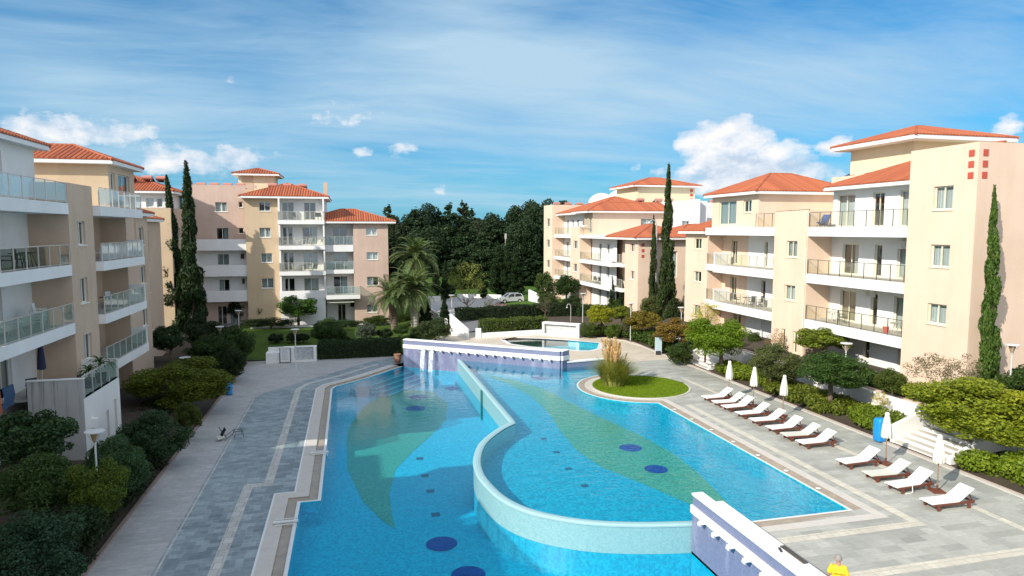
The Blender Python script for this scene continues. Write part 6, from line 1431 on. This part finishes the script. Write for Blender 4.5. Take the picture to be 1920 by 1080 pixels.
# ================================================================ LAMPS
def lamp():
    t = thing('garden_lamp', 'x', 'lamp', (0, 0, 0), 0, 'garden lamps with flat disc tops'); m = MB(); m.tube((0, 0, -.3), (0, 0, 2.95), .045, .035, 10); m.lathe([(.035, 2.9), (.06, 2.95), (.05, 3.0)], n=10); m.build('pole', M['lampwhite'], t)
    g = MB(); g.lathe([(.06, 2.98), (.17, 3.38), (.0, 3.38)], n=14); g.build('diffuser', M['lampglass'], t); a = MB()
    for k in range(4): an = R(45 + 90 * k); a.beam((.05 * math.cos(an), .05 * math.sin(an), 2.98), (.30 * math.cos(an), .30 * math.sin(an), 3.42), .03, .012)
    a.build('arm', M['lampwhite'], t); d = MB(); d.lathe([(0, 3.42), (.36, 3.42), (.36, 3.46), (0, 3.48)], n=22); d.build('disc', M['lampwhite'], t); return t
lm = lamp(); HT = 3.46
lamps = [((177, 808), -.5, 'near left garden lamp rising out of the yellow-green bush'), ((347, 670), -1.0, 'garden lamp just above the wide clipped left tree'), ((412, 612), -1.0, 'garden lamp over the dark bush, left of the notice board'), ((447, 582), -.7, 'garden lamp before the entrance of the middle pink block'),
         ((482, 556), -.6, 'tall slim dark lamp by the dome-shaped tree of the middle block'), ((553, 617), -1.0, 'lamp behind the white L-shaped wall'), ((847, 553), 0, 'lamp beside the flowering bush behind the purple wall'), ((941, 512), 0, 'slim lamp behind the silver car'), ((1036, 523), .1, 'lamp right of the silver car by the sloping white wall'),
         ((1093, 550), .1, 'lamp right of the marble-panel wall'), ((1183, 568), .4, 'lamp among the bushes before the distant peach block'), ((1278, 576), .3, 'lamp by the rust-brown tree'), ((1429, 573), 1.0, 'amber lamp in front of the right block balcony'), ((1587, 643), .2, 'lamp behind the wide dark clipped tree on the right'), ((1895, 646), 1.1, 'amber lamp at the right edge against the peach wall')]
for i, (p, z, lb) in enumerate(lamps):
    t = lm if i == 0 else copy_tree(lm); h = HT + (.35 if i == 13 else 0); x, y = G(p[0], p[1], z + h); t.location = (x, y, z + h - HT) if i != 14 else (PY(1895, 700, 27.2)[0], 27.2, PY(1895, 646, 27.2)[1] - HT); t['label'] = lb
x, y = G(1228, 606, .4); t = thing('street_lamp', 'tall arched street lamp between the two cypresses by the peach block', 'lamp', (x, y, .3)); zt = PY(1228, 412, y)[1] - .3
m = MB(); m.path([(0, 0, 0), (0, 0, zt - .6), (-.15, 0, zt - .15), (-.5, 0, zt), (-.9, 0, zt - .2)], [.09, .07, .06, .05, .05], 8); m.build('pole', M['alu'], t); m = MB(); m.lathe([(.02, .12), (.16, 0), (.16, -.14), (.0, -.2)], (-.95, 0, zt - .28), 12); m.build('head', M['lampwhite'], t)
x, y = G(948, 552, 0); t = thing('mast', 'thin pale mast rising behind the car among the cypresses', 'mast', (x, y, 0)); zt = PY(948, 438, y)[1]; m = MB(); m.tube((0, 0, -.2), (0, 0, zt), .10, .06); m.build('pole', M['alu'], t); m = MB(); m.box(-.15, .15, -.1, .1, zt - .9, zt); m.build('head', M['alu'], t)
x, y = G(1070, 604, 0); t = thing('outdoor_shower', 'chrome swan-neck shower standing before the dark hedge', 'shower', (x, y, 0)); m = MB(); m.path([(0, 0, 0), (0, 0, 1.9), (-.1, 0, 2.15), (-.3, 0, 2.22), (-.46, 0, 2.08), (-.48, 0, 1.85)], [.04] * 6, 8); m.build('pipe', M['alu'], t); m = MB(); m.lathe([(.02, 1.9), (.10, 1.75), (0, 1.74)], (-.48, 0, 0), 12); m.build('shower_head', M['alu'], t)
# ================================================================ SMALL THINGS ON THE DECKS
def bin_(label, x, y, z, s):
    t = thing('litter_bin', label, 'bin', (x, y, z)); m = MB(); m.lathe([(0, 0), (.26 * s, 0), (.30 * s, .1), (.34 * s, .9 * s), (.30 * s, 1.0 * s), (.36 * s, 1.02 * s), (.34 * s, 1.12 * s), (0, 1.16 * s)], n=20); m.build('body', M['blue'], t, smooth=False); b = MB(); b.lathe([(.0, -.0), (.30 * s, .0), (.30 * s, .05), (0, .06)], n=20); b.build('base', M['plasticb'], t)
bin_('blue litter bin beside the wide clipped left tree', *G(430, 740, -1.05), LZ, .75)
x, y = G(1650, 828, 0); t = thing('storage_box', 'upright rounded blue plastic bin beside the fourth parasol', 'bin', (x, y, .06)); m = MB(); pts = [(-.26 + .1 * (1 - math.cos(a)), 0) for a in (0,)]
for zc, w_ in ((0, .27),):
    ring = [(.30 * math.copysign(abs(math.cos(a)) ** .4, math.cos(a)), .26 * math.copysign(abs(math.sin(a)) ** .4, math.sin(a))) for a in (2 * math.pi * k / 28 for k in range(28))]
    lev = [(0, .88), (.06, .96), (.5, 1.0), (1.0, 1.0), (1.12, .94), (1.19, .78)]
    for z, s in lev: m.v += [(p[0] * s, p[1] * s, z) for p in ring]
    for j in range(len(lev) - 1):
        for k in range(28): a, b = j * 28 + k, j * 28 + (k + 1) % 28; m.f.append((a, b, b + 28, a + 28)); m.mi.append(0)
    m.f.append(tuple(range(28 * 5, 28 * 6))); m.mi.append(0)
m.build('body', M['blue'], t, smooth=True); m = MB(); m.box(-.12, .12, -.285, -.262, .72, .92); m.build('flap', M['plasticb'], t)
t = thing('plant_pot', 'terracotta pot at the left end of the far purple wall', 'pot', (4.05, 60.3, LZ)); m = MB(); m.lathe([(0, 0), (.22, 0), (.34, .25), (.36, .5), (.28, .72), (.33, .78), (.33, .84), (.26, .84), (.26, .7)], n=20); m.build('pot', M['terracotta'], t, smooth=True); o = bpy.data.objects.new('plant', TPL['sparse0']); col.objects.link(o); o.parent = t; o.scale = (.25, .25, .22); o.location = (0, 0, 1.0); o.color = rgba('dark')
x, y = G(1234, 664, .05); t = thing('information_stand', 'pale blue-white notice stand with black top at the curved deck edge', 'sign', (x, y, 0), R(-15)); m = MB(); m.box(-.25, .25, -.06, .0, .35, 1.55); m.build('board', simple('pale_blue_board', (.42, .55, .62), .5), t); m = MB(); m.box(-.29, -.25, -.07, .02, 0, 1.6); m.box(.25, .29, -.07, .02, 0, 1.6); m.build('posts', M['lampwhite'], t); m = MB(); m.box(-.3, .3, -.1, .05, 1.6, 1.95); m.build('top', M['plasticb'], t); m = MB(); m.box(-.2, .2, -.15, .12, 0, .3); m.build('foot', M['plasticb'], t)
for (p, lb) in (((606, 850), 'white grab rail on the left pool edge, farther one'), ((546, 980), 'white grab rail on the left pool edge, nearer one')):
    x, y = G(*p, LZ); t = thing('grab_rail', lb, 'grab rail', (x - .15, y, LZ)); m = MB(); m.box(-.55, .42, -.07, .07, .04, .10); m.build('tread', M['rim'], t); m = MB()
    for yy in (-.28, .28): m.path([(-.45, yy, -.1), (-.45, yy, .07), (.35, yy, .07), (.42, yy, -.15)], [.02] * 4, 6)
    m.build('rails', M['rim'], t)
for k, (px, py) in enumerate(((1213, 681 + 70), (1269, 773), (1330, 807), (1410, 851), (1505, 905))): 
    x, y = G(px, py, 0); 
for k in range(7):
    y = 23.5 + k * 2.15; m = MB(); m.lathe([(0, 0), (.11, 0), (.11, .015), (0, .02)], (19.25, y, .012), 12); tag(m.build('pool_light', M['rim']), 'small white round pool fitting set in the right pool edge', 'pool fitting', 'white round fittings along the right pool edge')
# fallen chair
t = thing('metal_chair', 'black wire chair tipped over on the left deck with a pale cushion', 'chair', (-7.15, 40.0, LZ + .02), R(20)); P_ = lambda *a: [Vector(p) for p in a]
m = MB(); m.path(P_((0, 0, .03), (.55, 0, .42), (.95, 0, .38), (1.0, 0, .03)), [.014] * 4, 6); m.path(P_((0, .48, .03), (.55, .48, .42), (.95, .48, .38), (1.0, .48, .03)), [.014] * 4, 6); m.beam((.55, 0, .42), (.55, .48, .42), .025); m.beam((.95, 0, .38), (.95, .48, .38), .025); m.path(P_((.5, 0, .03), (.55, 0, .42)), [.014] * 2, 6); m.path(P_((.5, .48, .03), (.55, .48, .42)), [.014] * 2, 6); m.build('frame', M['blackmetal'], t)
m = MB(); m.obox((-.12, .24, .34), Vector((.5, 0, .86)).normalized(), (0, 1, 0), Vector((.86, 0, -.5)).normalized(), .34, .23, .02); m.path(P_((.1, 0, .1), (-.3, 0, .72), (-.25, .48, .72), (.1, .48, .1)), [.014] * 4, 6); m.build('backrest', M['blackmetal'], t)
m = MB(); m.obox((-.22, .2, .18), Vector((1, 0, .3)).normalized(), (0, 1, 0), Vector((-.3, 0, 1)).normalized(), .2, .2, .06); m.build('cushion', M['sling2'], t)
# ================================================================ BALCONY FURNITURE
def chair(mat, back='slat'):
    t = thing('balcony_chair', 'x', 'chair'); m = MB(); m.box(-.24, .24, -.23, .23, .40, .44); m.build('seat', M[mat], t); b = MB()
    b.obox((0, .25, .68), (1, 0, 0), Vector((0, .15, 1)).normalized(), Vector((0, 1, -.15)).normalized(), .24, .25, .015); b.build('backrest', M[mat], t); a = MB()
    for s in (-.26, .26): a.box(s - .02, s + .02, -.2, .25, .60, .63)
    a.build('armrests', M[mat], t)
    for sx in (-.23, .23):
        for sy in (-.21, .23): l = MB(); l.beam((sx, sy, 0), (sx * 1.02, sy * .95, .62 if sy < 0 else .42), .03); l.build('leg', M[mat], t)
    return t
def table(mat, r=.42):
    t = thing('balcony_table', 'x', 'table'); m = MB(); m.lathe([(0, .69), (r, .69), (r, .72), (0, .725)], n=20); m.build('tabletop', M[mat], t)
    for k in range(4): a = R(45 + 90 * k); l = MB(); l.beam((r * .8 * math.cos(a), r * .8 * math.sin(a), 0), (r * .3 * math.cos(a), r * .3 * math.sin(a), .69), .03); l.build('leg', M[mat], t)
    return t
proto = {}
def put(kind, mat, x, y, z, rz, label, group='balcony furniture'):
    key = (kind, mat)
    if key not in proto: proto[key] = t = (chair if kind == 'c' else table)(mat)
    else: t = copy_tree(proto[key])
    t.location = (x, y, z + .006); t.rotation_euler = (0, 0, R(rz)); t['label'] = label; t['group'] = group
put('c', 'blackmetal', 33.7, 52.6, 4.4, 100, 'dark chair left of the small table on the right block balcony'); put('c', 'blackmetal', 33.8, 50.4, 4.4, -70, 'dark chair right of the small table on the right block balcony'); put('c', 'blackmetal', 34.3, 50.0, 4.4, -95, 'dark chair at the back of the small table on the right block balcony'); put('t', 'blackmetal', 34.0, 51.4, 4.4, 0, 'small dark table between chairs on the right block balcony')
put('t', 'plasticw', 33.9, 40.7, 4.4, 10, 'thin pale table on the right block balcony under the diagonal shadow'); put('c', 'blackmetal', 34.1, 39.9, 4.4, 60, 'thin chair beside the pale table on the right block balcony')
put('t', 'alu', 33.8, 34.7, 4.4, 0, 'folding table near the red bucket on the right block balcony')
t = thing('bucket', 'red bucket on the lowest near balcony of the right block', 'bucket', (33.6, 35.4, 4.41)); m = MB(); m.lathe([(0, 0), (.14, 0), (.2, .36), (.21, .37), (.18, .37), (.13, .02)], n=16); m.build('body', M['red'], t); m = MB(); m.path([Vector((.2 * math.cos(a), 0, .36 + .2 * math.sin(a))) for a in (R(k * 20) for k in range(10))], [.008] * 10, 5); m.build('handle', M['plasticb'], t)
t = thing('plant_pot', 'orange pot at the end of the second balcony of the right block', 'pot', (33.5, 33.9, 7.81)); m = MB(); m.lathe([(0, 0), (.15, 0), (.2, .3), (.22, .34), (.16, .34)], n=16); m.build('pot', M['terracotta'], t); o = bpy.data.objects.new('plant', TPL['sparse1']); col.objects.link(o); o.parent = t; o.scale = (.16, .16, .12); o.location = (0, 0, .42); o.color = rgba('dark')
t = thing('deck_chair', 'blue deck chair at the far end of the top balcony of the right block', 'deck chair', (33.6, 41.6, 11.26), R(-60)); m = MB(); m.obox((0, .3, .5), (1, 0, 0), Vector((0, .75, .9)).normalized(), Vector((0, .9, -.75)).normalized(), .26, .5, .03); m.obox((0, -.3, .3), (1, 0, 0), (0, 1, 0), (0, 0, 1), .26, .35, .03); m.build('sling', M['bluefab'], t); m = MB()
for s in (-.27, .27): m.beam((s, -.6, 0), (s, .55, .8), .03); m.beam((s, .4, 0), (s, -.5, .35), .03)
m.build('frame', M['darkmetal'], t)
for i, (x, lb) in enumerate(((-6.35, 'left'), (-3.9, 'middle'), (-3.3, 'right'))): put('c', 'blackmetal', x, 85.3, 12.25, [150, 200, 140][i], lb + ' dark chair on the top white balcony of the middle block')
for i, (x, lb) in enumerate(((-7.8, 'leftmost'), (-6.2, 'second'), (-4.7, 'third'), (-3.5, 'rightmost'))): put('c', 'plasticw', x, 85.4, 9.15, [120, 60, 200, 240][i], lb + ' white chair on the second white balcony of the middle block')
put('t', 'plasticw', -5.4, 85.5, 9.15, 0, 'white table among the chairs on the second balcony of the middle block'); put('t', 'blackmetal', -5.6, 85.5, 6.0, 0, 'dark table on the third white balcony of the middle block'); put('c', 'plasticw', -6.6, 85.4, 6.0, 80, 'white chair left of the dark table on the third balcony of the middle block'); put('c', 'plasticw', -4.7, 85.4, 6.0, 280, 'white chair right of the dark table on the third balcony of the middle block')
put('t', 'blackmetal', -1.2, 86.1, 9.2, 0, 'dark table on the upper recessed balcony of the middle block'); put('c', 'blackmetal', -2.1, 86.1, 9.2, 80, 'dark chair left on the upper recessed balcony of the middle block'); put('c', 'blackmetal', -.3, 86.1, 9.2, 280, 'dark chair right on the upper recessed balcony of the middle block'); put('c', 'plasticw', -.5, 86.0, 6.1, 200, 'white chair on the middle recessed balcony of the middle block')
for i, (x, y) in enumerate(((-15.1, 44.3), (-15.2, 45.6), (-15.0, 47.4), (-15.1, 48.8))): put('c', 'plasticw', x, y, 9.2, [90, 70, 110, 80][i], ('nearest', 'second', 'third', 'farthest')[i] + ' white chair behind the glass of the upper left-block balcony')
put('t', 'plasticw', -14.9, 46.5, 9.2, 0, 'white table behind the glass of the upper left-block balcony')
for i, (x, y) in enumerate(((-15.2, 45.0), (-15.1, 47.8))): put('c', 'alu', x, y, 6.1, [90, 70][i], ('nearer', 'farther')[i] + ' grey chair behind the glass of the lower left-block balcony')
put('t', 'blackmetal', -14.9, 46.4, 6.1, 0, 'dark table behind the glass of the lower left-block balcony')
put('t', 'plasticw', -15.2, 35.2, 6.06, 0, 'white table on the near left-block balcony above the terrace')
for k in range(4):
    put('c', 'plasticw', -15.2 + k * .02, 37.4 + k * .09, 6.06 + k * .13, 100, 'white plastic chair in the stack on the near left-block balcony', 'stacked white chairs on the left balcony')
for i, y in enumerate((33.2, 34.8, 36.2)): put('c', 'blackmetal', -15.2, y, 9.21, 90 + i * 20, ('nearest', 'middle', 'farthest')[i] + ' dark chair behind smoked glass on the near left-block balcony')
put('t', 'blackmetal', -15.0, 35.5, 9.21, 0, 'dark table behind smoked glass on the near left-block balcony'); put('t', 'blackmetal', -15.2, 37.0, 9.21, 0, 'second dark table near the beige pier on the left-block balcony')
for i, y in enumerate((80.2, 82.0)): put('c', 'blackmetal', 31.6, y, 4.05, 90 + i * 30, ('nearer', 'farther')[i] + ' dark chair on the low balcony of the distant peach block')
put('t', 'blackmetal', 31.7, 81.1, 4.05, 0, 'dark table on the low balcony of the distant peach block')
# terrace of the left block
put('t', 'plasticb', -14.3, 36.4, 2.95, 0, 'black table on the left terrace'); put('c', 'plasticb', -14.9, 35.9, 2.95, 40, 'black chair near the stained parapet on the left terrace'); put('c', 'plasticb', -13.4, 36.6, 2.95, 260, 'black chair by the terrace railing on the left')
t = thing('parasol', 'folded black parasol standing on the left terrace', 'parasol', (-15.2, 37.6, 2.95)); m = MB(); m.tube((0, 0, 0), (0, 0, 2.5), .03); m.build('pole', M['alu'], t); m = MB(); m.lathe([(.02, 2.5), (.1, 2.35), (.17, 1.6), (.2, 1.1), (.12, 1.05)], n=12); m.build('canopy', M['navy'], t); m = MB(); m.lathe([(0, 0), (.25, 0), (.25, .08), (0, .1)], n=14); m.build('base', M['plasticb'], t)
for i, (x, y, s) in enumerate(((-13.1, 37.6, .55), (-12.95, 38.8, .75))):
    t = thing('potted_plant', ('smaller' if i == 0 else 'larger') + ' potted palm-like plant on the left terrace', 'plant', (x, y, 2.95)); m = MB(); m.lathe([(0, 0), (.2, 0), (.28, .5), (.24, .5)], n=14); m.build('pot', M['plasticb'], t); Vs = []; g_ = random.Random(i)
    for f in range(26):
        a = f * 2.4; e0 = R(g_.uniform(20, 80)); p = Vector((0, 0, .5 + s * .6)); dh = Vector((math.cos(a), math.sin(a), 0)); sd2 = Vector((-dh.y, dh.x, 0)) * .05
        for s_ in range(5): q = p + (dh * math.cos(e0) + Vector((0, 0, math.sin(e0)))) * s * .25; w1, w2 = math.sin(math.pi * (s_ + .3) / 5.6), math.sin(math.pi * (s_ + 1.3) / 6.4); Vs += [tuple(p - sd2 * w1), tuple(p + sd2 * w1), tuple(q + sd2 * w2), tuple(q - sd2 * w2)]; p = q; e0 -= R(22)
    V = np.array(Vs); o = bpy.data.objects.new('leaves', fast_mesh('leaves', V, len(V) // 4, M['leaf'])); col.objects.link(o); o.parent = t; o.color = rgba((.04, .09, .02)); m = MB(); m.tube((0, 0, .4), (0, 0, .5 + s * .6), .04, .03); m.build('stem', M['bark'], t)
def towel(label, mat, y0, y1, zt, drop, X):
    m = MB(); n = 10
    for k in range(n):
        a, b = y0 + (y1 - y0) * k / n, y0 + (y1 - y0) * (k + 1) / n; f = lambda y: .035 * math.sin(y * 19)
        pr = lambda y: [(X - .28 + f(y) * .5, y, zt - drop * .6), (X - .05, y, zt), (X + .05, y, zt + .01), (X + .08 + f(y), y, zt - drop * .5), (X + .06 + f(y + .2) * 1.6, y, zt - drop)]
        A_, B_ = pr(a), pr(b)
        for i in range(4): m.poly([A_[i], A_[i + 1], B_[i + 1], B_[i]])
    tag(m.build('towel', M[mat], smooth=True), label, 'towel')
towel('orange towel hanging over the railing left of the stained terrace wall', 'orangecloth', 31.6, 32.9, 4.03, 1.05, -15.0); towel('dark blue towel hanging over the railing beside the orange one', 'bluecloth', 33.1, 34.1, 4.03, .9, -15.0)
# ================================================================ CAR
x, y = G(957, 567.5, .04); car = thing('parked_car', 'silver hatchback parked side-on behind the clipped hedges', 'car', (x, y, .045), R(172) + R(180) + R(0)); car.rotation_euler = (0, 0, R(6))
def prof_body(m, prof, w0, w1):
    for s in (-1, 1): m.poly([(p[0], s * w0, p[1]) for p in prof])
    n = len(prof)
    for k in range(n): a, b = prof[k], prof[(k + 1) % n]; m.poly([(a[0], -w0, a[1]), (b[0], -w0, b[1]), (b[0], w0, b[1]), (a[0], w0, a[1])])
m = MB(); low_ = [(-1.85, .28), (-1.90, .45), (-1.86, .62), (-1.70, .74), (-1.05, .90), (-.85, .94), (1.70, .98), (1.86, .86), (1.90, .55), (1.86, .28), (1.52, .24)]
arc_ = lambda cx_: [(cx_ + .34 * math.cos(R(a)), .30 + .34 * math.sin(R(a))) for a in range(0, 181, 20)]
body = low_[:10] + arc_(1.22) + arc_(-1.2)
for s in (-1, 1):
    b2 = [(p[0], .80 * s, p[1]) for p in body]; m.poly(b2)
for k in range(9): a, b = low_[k], low_[k + 1]; m.poly([(a[0], -.8, a[1]), (b[0], -.8, b[1]), (b[0], .8, b[1]), (a[0], .8, a[1])])
roof = [(-.92, .93), (-.25, 1.40), (.1, 1.47), (1.1, 1.46), (1.55, 1.36), (1.78, .98)]
for k in range(len(roof) - 1):
    a, b = roof[k], roof[k + 1]; wa, wb = (.78 if a[1] < 1 else .62), (.78 if b[1] < 1 else .62)
    if k in (1, 2, 3): m.poly([(a[0], -wa, a[1]), (b[0], -wb, b[1]), (b[0], wb, b[1]), (a[0], wa, a[1])])
for s in (-1, 1):
    for (xa, xb) in ((-.92, -.25), (.42, .50), (1.78, 1.5)):
        z1 = 1.43; m.beam((xa, s * .785, .95), (xb + (0 if abs(xa - .42) > .01 else .0), s * .64, z1 - (.05 if xa > 1 else .02)), .085)
    m.beam((-.25, s * .635, 1.41), (1.5, s * .635, 1.42), .06)
m.build('body', M['carpaint'], car); g = MB()
for s in (-1, 1): g.poly([(-.88, s * .77, .95), (1.70, s * .77, .98), (1.50, s * .63, 1.38), (.1, s * .63, 1.42), (-.25, s * .63, 1.37)])
g.poly([(-.93, -.75, .94), (-.93, .75, .94), (-.26, .61, 1.39), (-.26, -.61, 1.39)]); g.poly([(1.78, -.74, 1.0), (1.78, .74, 1.0), (1.55, .6, 1.36), (1.55, -.6, 1.36)]); g.build('windows', M['carglass'], car)
for sx in (-1.2, 1.22):
    for s in (-.74, .74): w_ = MB(); w_.tube((sx, s - .1, .30), (sx, s + .1, .30), .30, n=18); o = w_.build('wheel', M['rubber'], car); h_ = MB(); h_.tube((sx, s - .11, .30), (sx, s + .11, .30), .17, n=10); h_.build('hubcap', M['alu'], o)
for s in (-.6, .6): h_ = MB(); h_.box(-1.9, -1.72, s - .16, s + .16, .60, .76); h_.build('headlight', M['chrome'], car); h_ = MB(); h_.box(1.78, 1.88, s - .12, s + .12, .75, .98); h_.build('tail_light', M['red'], car)
h_ = MB(); h_.box(-1.93, -1.6, -.8, .8, .25, .38); h_.box(1.6, 1.93, -.8, .8, .25, .40); h_.build('bumpers', M['carpaint'], car)
for s in (-.86, .86): h_ = MB(); h_.box(-.72, -.58, s - .07, s + .07, .93, 1.05); h_.build('wing_mirror', M['carpaint'], car)
# ================================================================ PERSON at the near wall
per = thing('person', 'person in a yellow T-shirt seen from behind beside the near purple wall', 'person', (13.36, 15.36, 0), R(-38))
def skin_body(name, verts, edges, radii, mat, parent, sub=2):
    me = bpy.data.meshes.new(name); me.from_pydata(verts, edges, []); me.update(); o = bpy.data.objects.new(name, me); col.objects.link(o); sk = o.modifiers.new('skin', 'SKIN'); me.skin_vertices or None
    if not me.skin_vertices: bpy.context.view_layer.objects.active = o
    for k, r in enumerate(radii): me.skin_vertices[0].data[k].radius = (r, r) if not isinstance(r, tuple) else r
    me.skin_vertices[0].data[0].use_root = True; sk.use_smooth_shade = True; ss = o.modifiers.new('sub', 'SUBSURF'); ss.levels = ss.render_levels = sub; me.materials.append(M[mat]); o.parent = parent; return o
# pelvis 0, spine, neck, head ; arms ; legs   (local +y = facing direction)
V_ = [(0, 0, .95), (0, -.01, 1.15), (0, .0, 1.35), (0, .0, 1.47), (0, .02, 1.56), (-.01, .035, 1.66), (-.01, .03, 1.72),
      (-.18, 0, 1.42), (-.25, .0, 1.16), (-.24, .16, .98), (-.22, .22, .93), (.18, 0, 1.42), (.26, -.01, 1.15), (.24, .15, .97), (.22, .21, .92),
      (-.10, 0, .88), (-.11, .02, .50), (-.11, -.02, .10), (-.12, .12, .045), (.10, 0, .88), (.11, .02, .50), (.11, -.02, .10), (.12, .12, .045)]
E_ = [(0, 1), (1, 2), (2, 3), (3, 4), (4, 5), (5, 6), (2, 7), (7, 8), (8, 9), (9, 10), (2, 11), (11, 12), (12, 13), (13, 14), (0, 15), (15, 16), (16, 17), (17, 18), (0, 19), (19, 20), (20, 21), (21, 22)]
R_ = [(.15, .11), (.145, .10), (.15, .10), .058, .056, (.078, .092), (.06, .07), .055, .042, .033, .03, .055, .042, .033, .03, .085, .058, .042, .035, .085, .058, .042, .035]
skin_body('body', V_, E_, R_, 'skin', per)
for s in (-1, 1):   # hands: palm, four fingers and a thumb
    for f in range(4): skin_body('finger', [(s * (.215 + .018 * (f - 1.5)), .235, .90), (s * (.215 + .02 * (f - 1.5)), .262 + .004 * f, .865), (s * (.213 + .02 * (f - 1.5)), .255, .835 - .006 * (f % 3))], [(0, 1), (1, 2)], [.011, .009, .007], 'skin', per, 1)
    skin_body('thumb', [(s * .19, .215, .93), (s * .165, .245, .90), (s * .16, .262, .872)], [(0, 1), (1, 2)], [.012, .011, .008], 'skin', per, 1)
sv = [(0, 0, .93), (0, -.01, 1.14), (0, 0, 1.34), (0, 0, 1.455), (-.17, 0, 1.425), (-.235, .0, 1.20), (.17, 0, 1.425), (.24, -.01, 1.19)]
skin_body('shirt', sv, [(0, 1), (1, 2), (2, 3), (2, 4), (4, 5), (2, 6), (6, 7)], [(.185, .14), (.175, .135), (.185, .13), (.085, .075), .088, .075, .088, .075], 'yellow', per)
skin_body('shorts', [(0, 0, .96), (-.10, 0, .86), (-.115, .01, .56), (.10, 0, .86), (.115, .01, .56)], [(0, 1), (1, 2), (0, 3), (3, 4)], [(.16, .125), .105, .085, .105, .085], 'navy', per)
m = MB()
for j in range(9):
    ph = R(90 - j * 13)
    for k in range(20): a = 2 * math.pi * k / 20; m.v.append((-.01 + .098 * math.cos(ph) * math.cos(a), .022 + .112 * math.cos(ph) * math.sin(a) - (.012 if j > 6 else 0), 1.685 + .115 * math.sin(ph)))
for j in range(8):
    for k in range(20): a, b = j * 20 + k, j * 20 + (k + 1) % 20; m.f.append((a, b, b + 20, a + 20)); m.mi.append(0)
m.build('hair', M['greycap'], per, smooth=True)
m = MB(); m.obox((-.085, .09, 1.665), (0, 1, 0), (1, 0, 0), (0, 0, 1), .055, .012, .016); m.obox((-.01, .135, 1.665), (1, 0, 0), (0, 1, 0), (0, 0, 1), .075, .01, .018); m.build('sunglasses', M['plasticb'], per)
m = MB(); m.obox((-.01, .145, 1.635), (1, 0, 0), (0, 1, 0), (0, 0, 1), .014, .022, .022); m.build('nose', M['skin'], per); m = MB(); m.obox((-.01, .128, 1.60), (1, 0, 0), (0, 1, 0), (0, 0, 1), .026, .008, .005); m.build('mouth', M['red'], per)
for s in (-1, 1): m = MB(); m.obox((-.01 + s * .098, .02, 1.655), (0, 1, 0), (1, 0, 0), (0, 0, 1), .018, .008, .03); m.build('ear', M['skin'], per)
m = MB()      # small dark print across the back, too small to read in the photograph
for k, w_ in enumerate((.014, .02, .016, .02, .012, .02, .018, .014)): m.box(-.125 + k * .032, -.125 + k * .032 + w_, -.1535, -.150, 1.275, 1.315)
m.build('shirt_print', M['ink'], per)
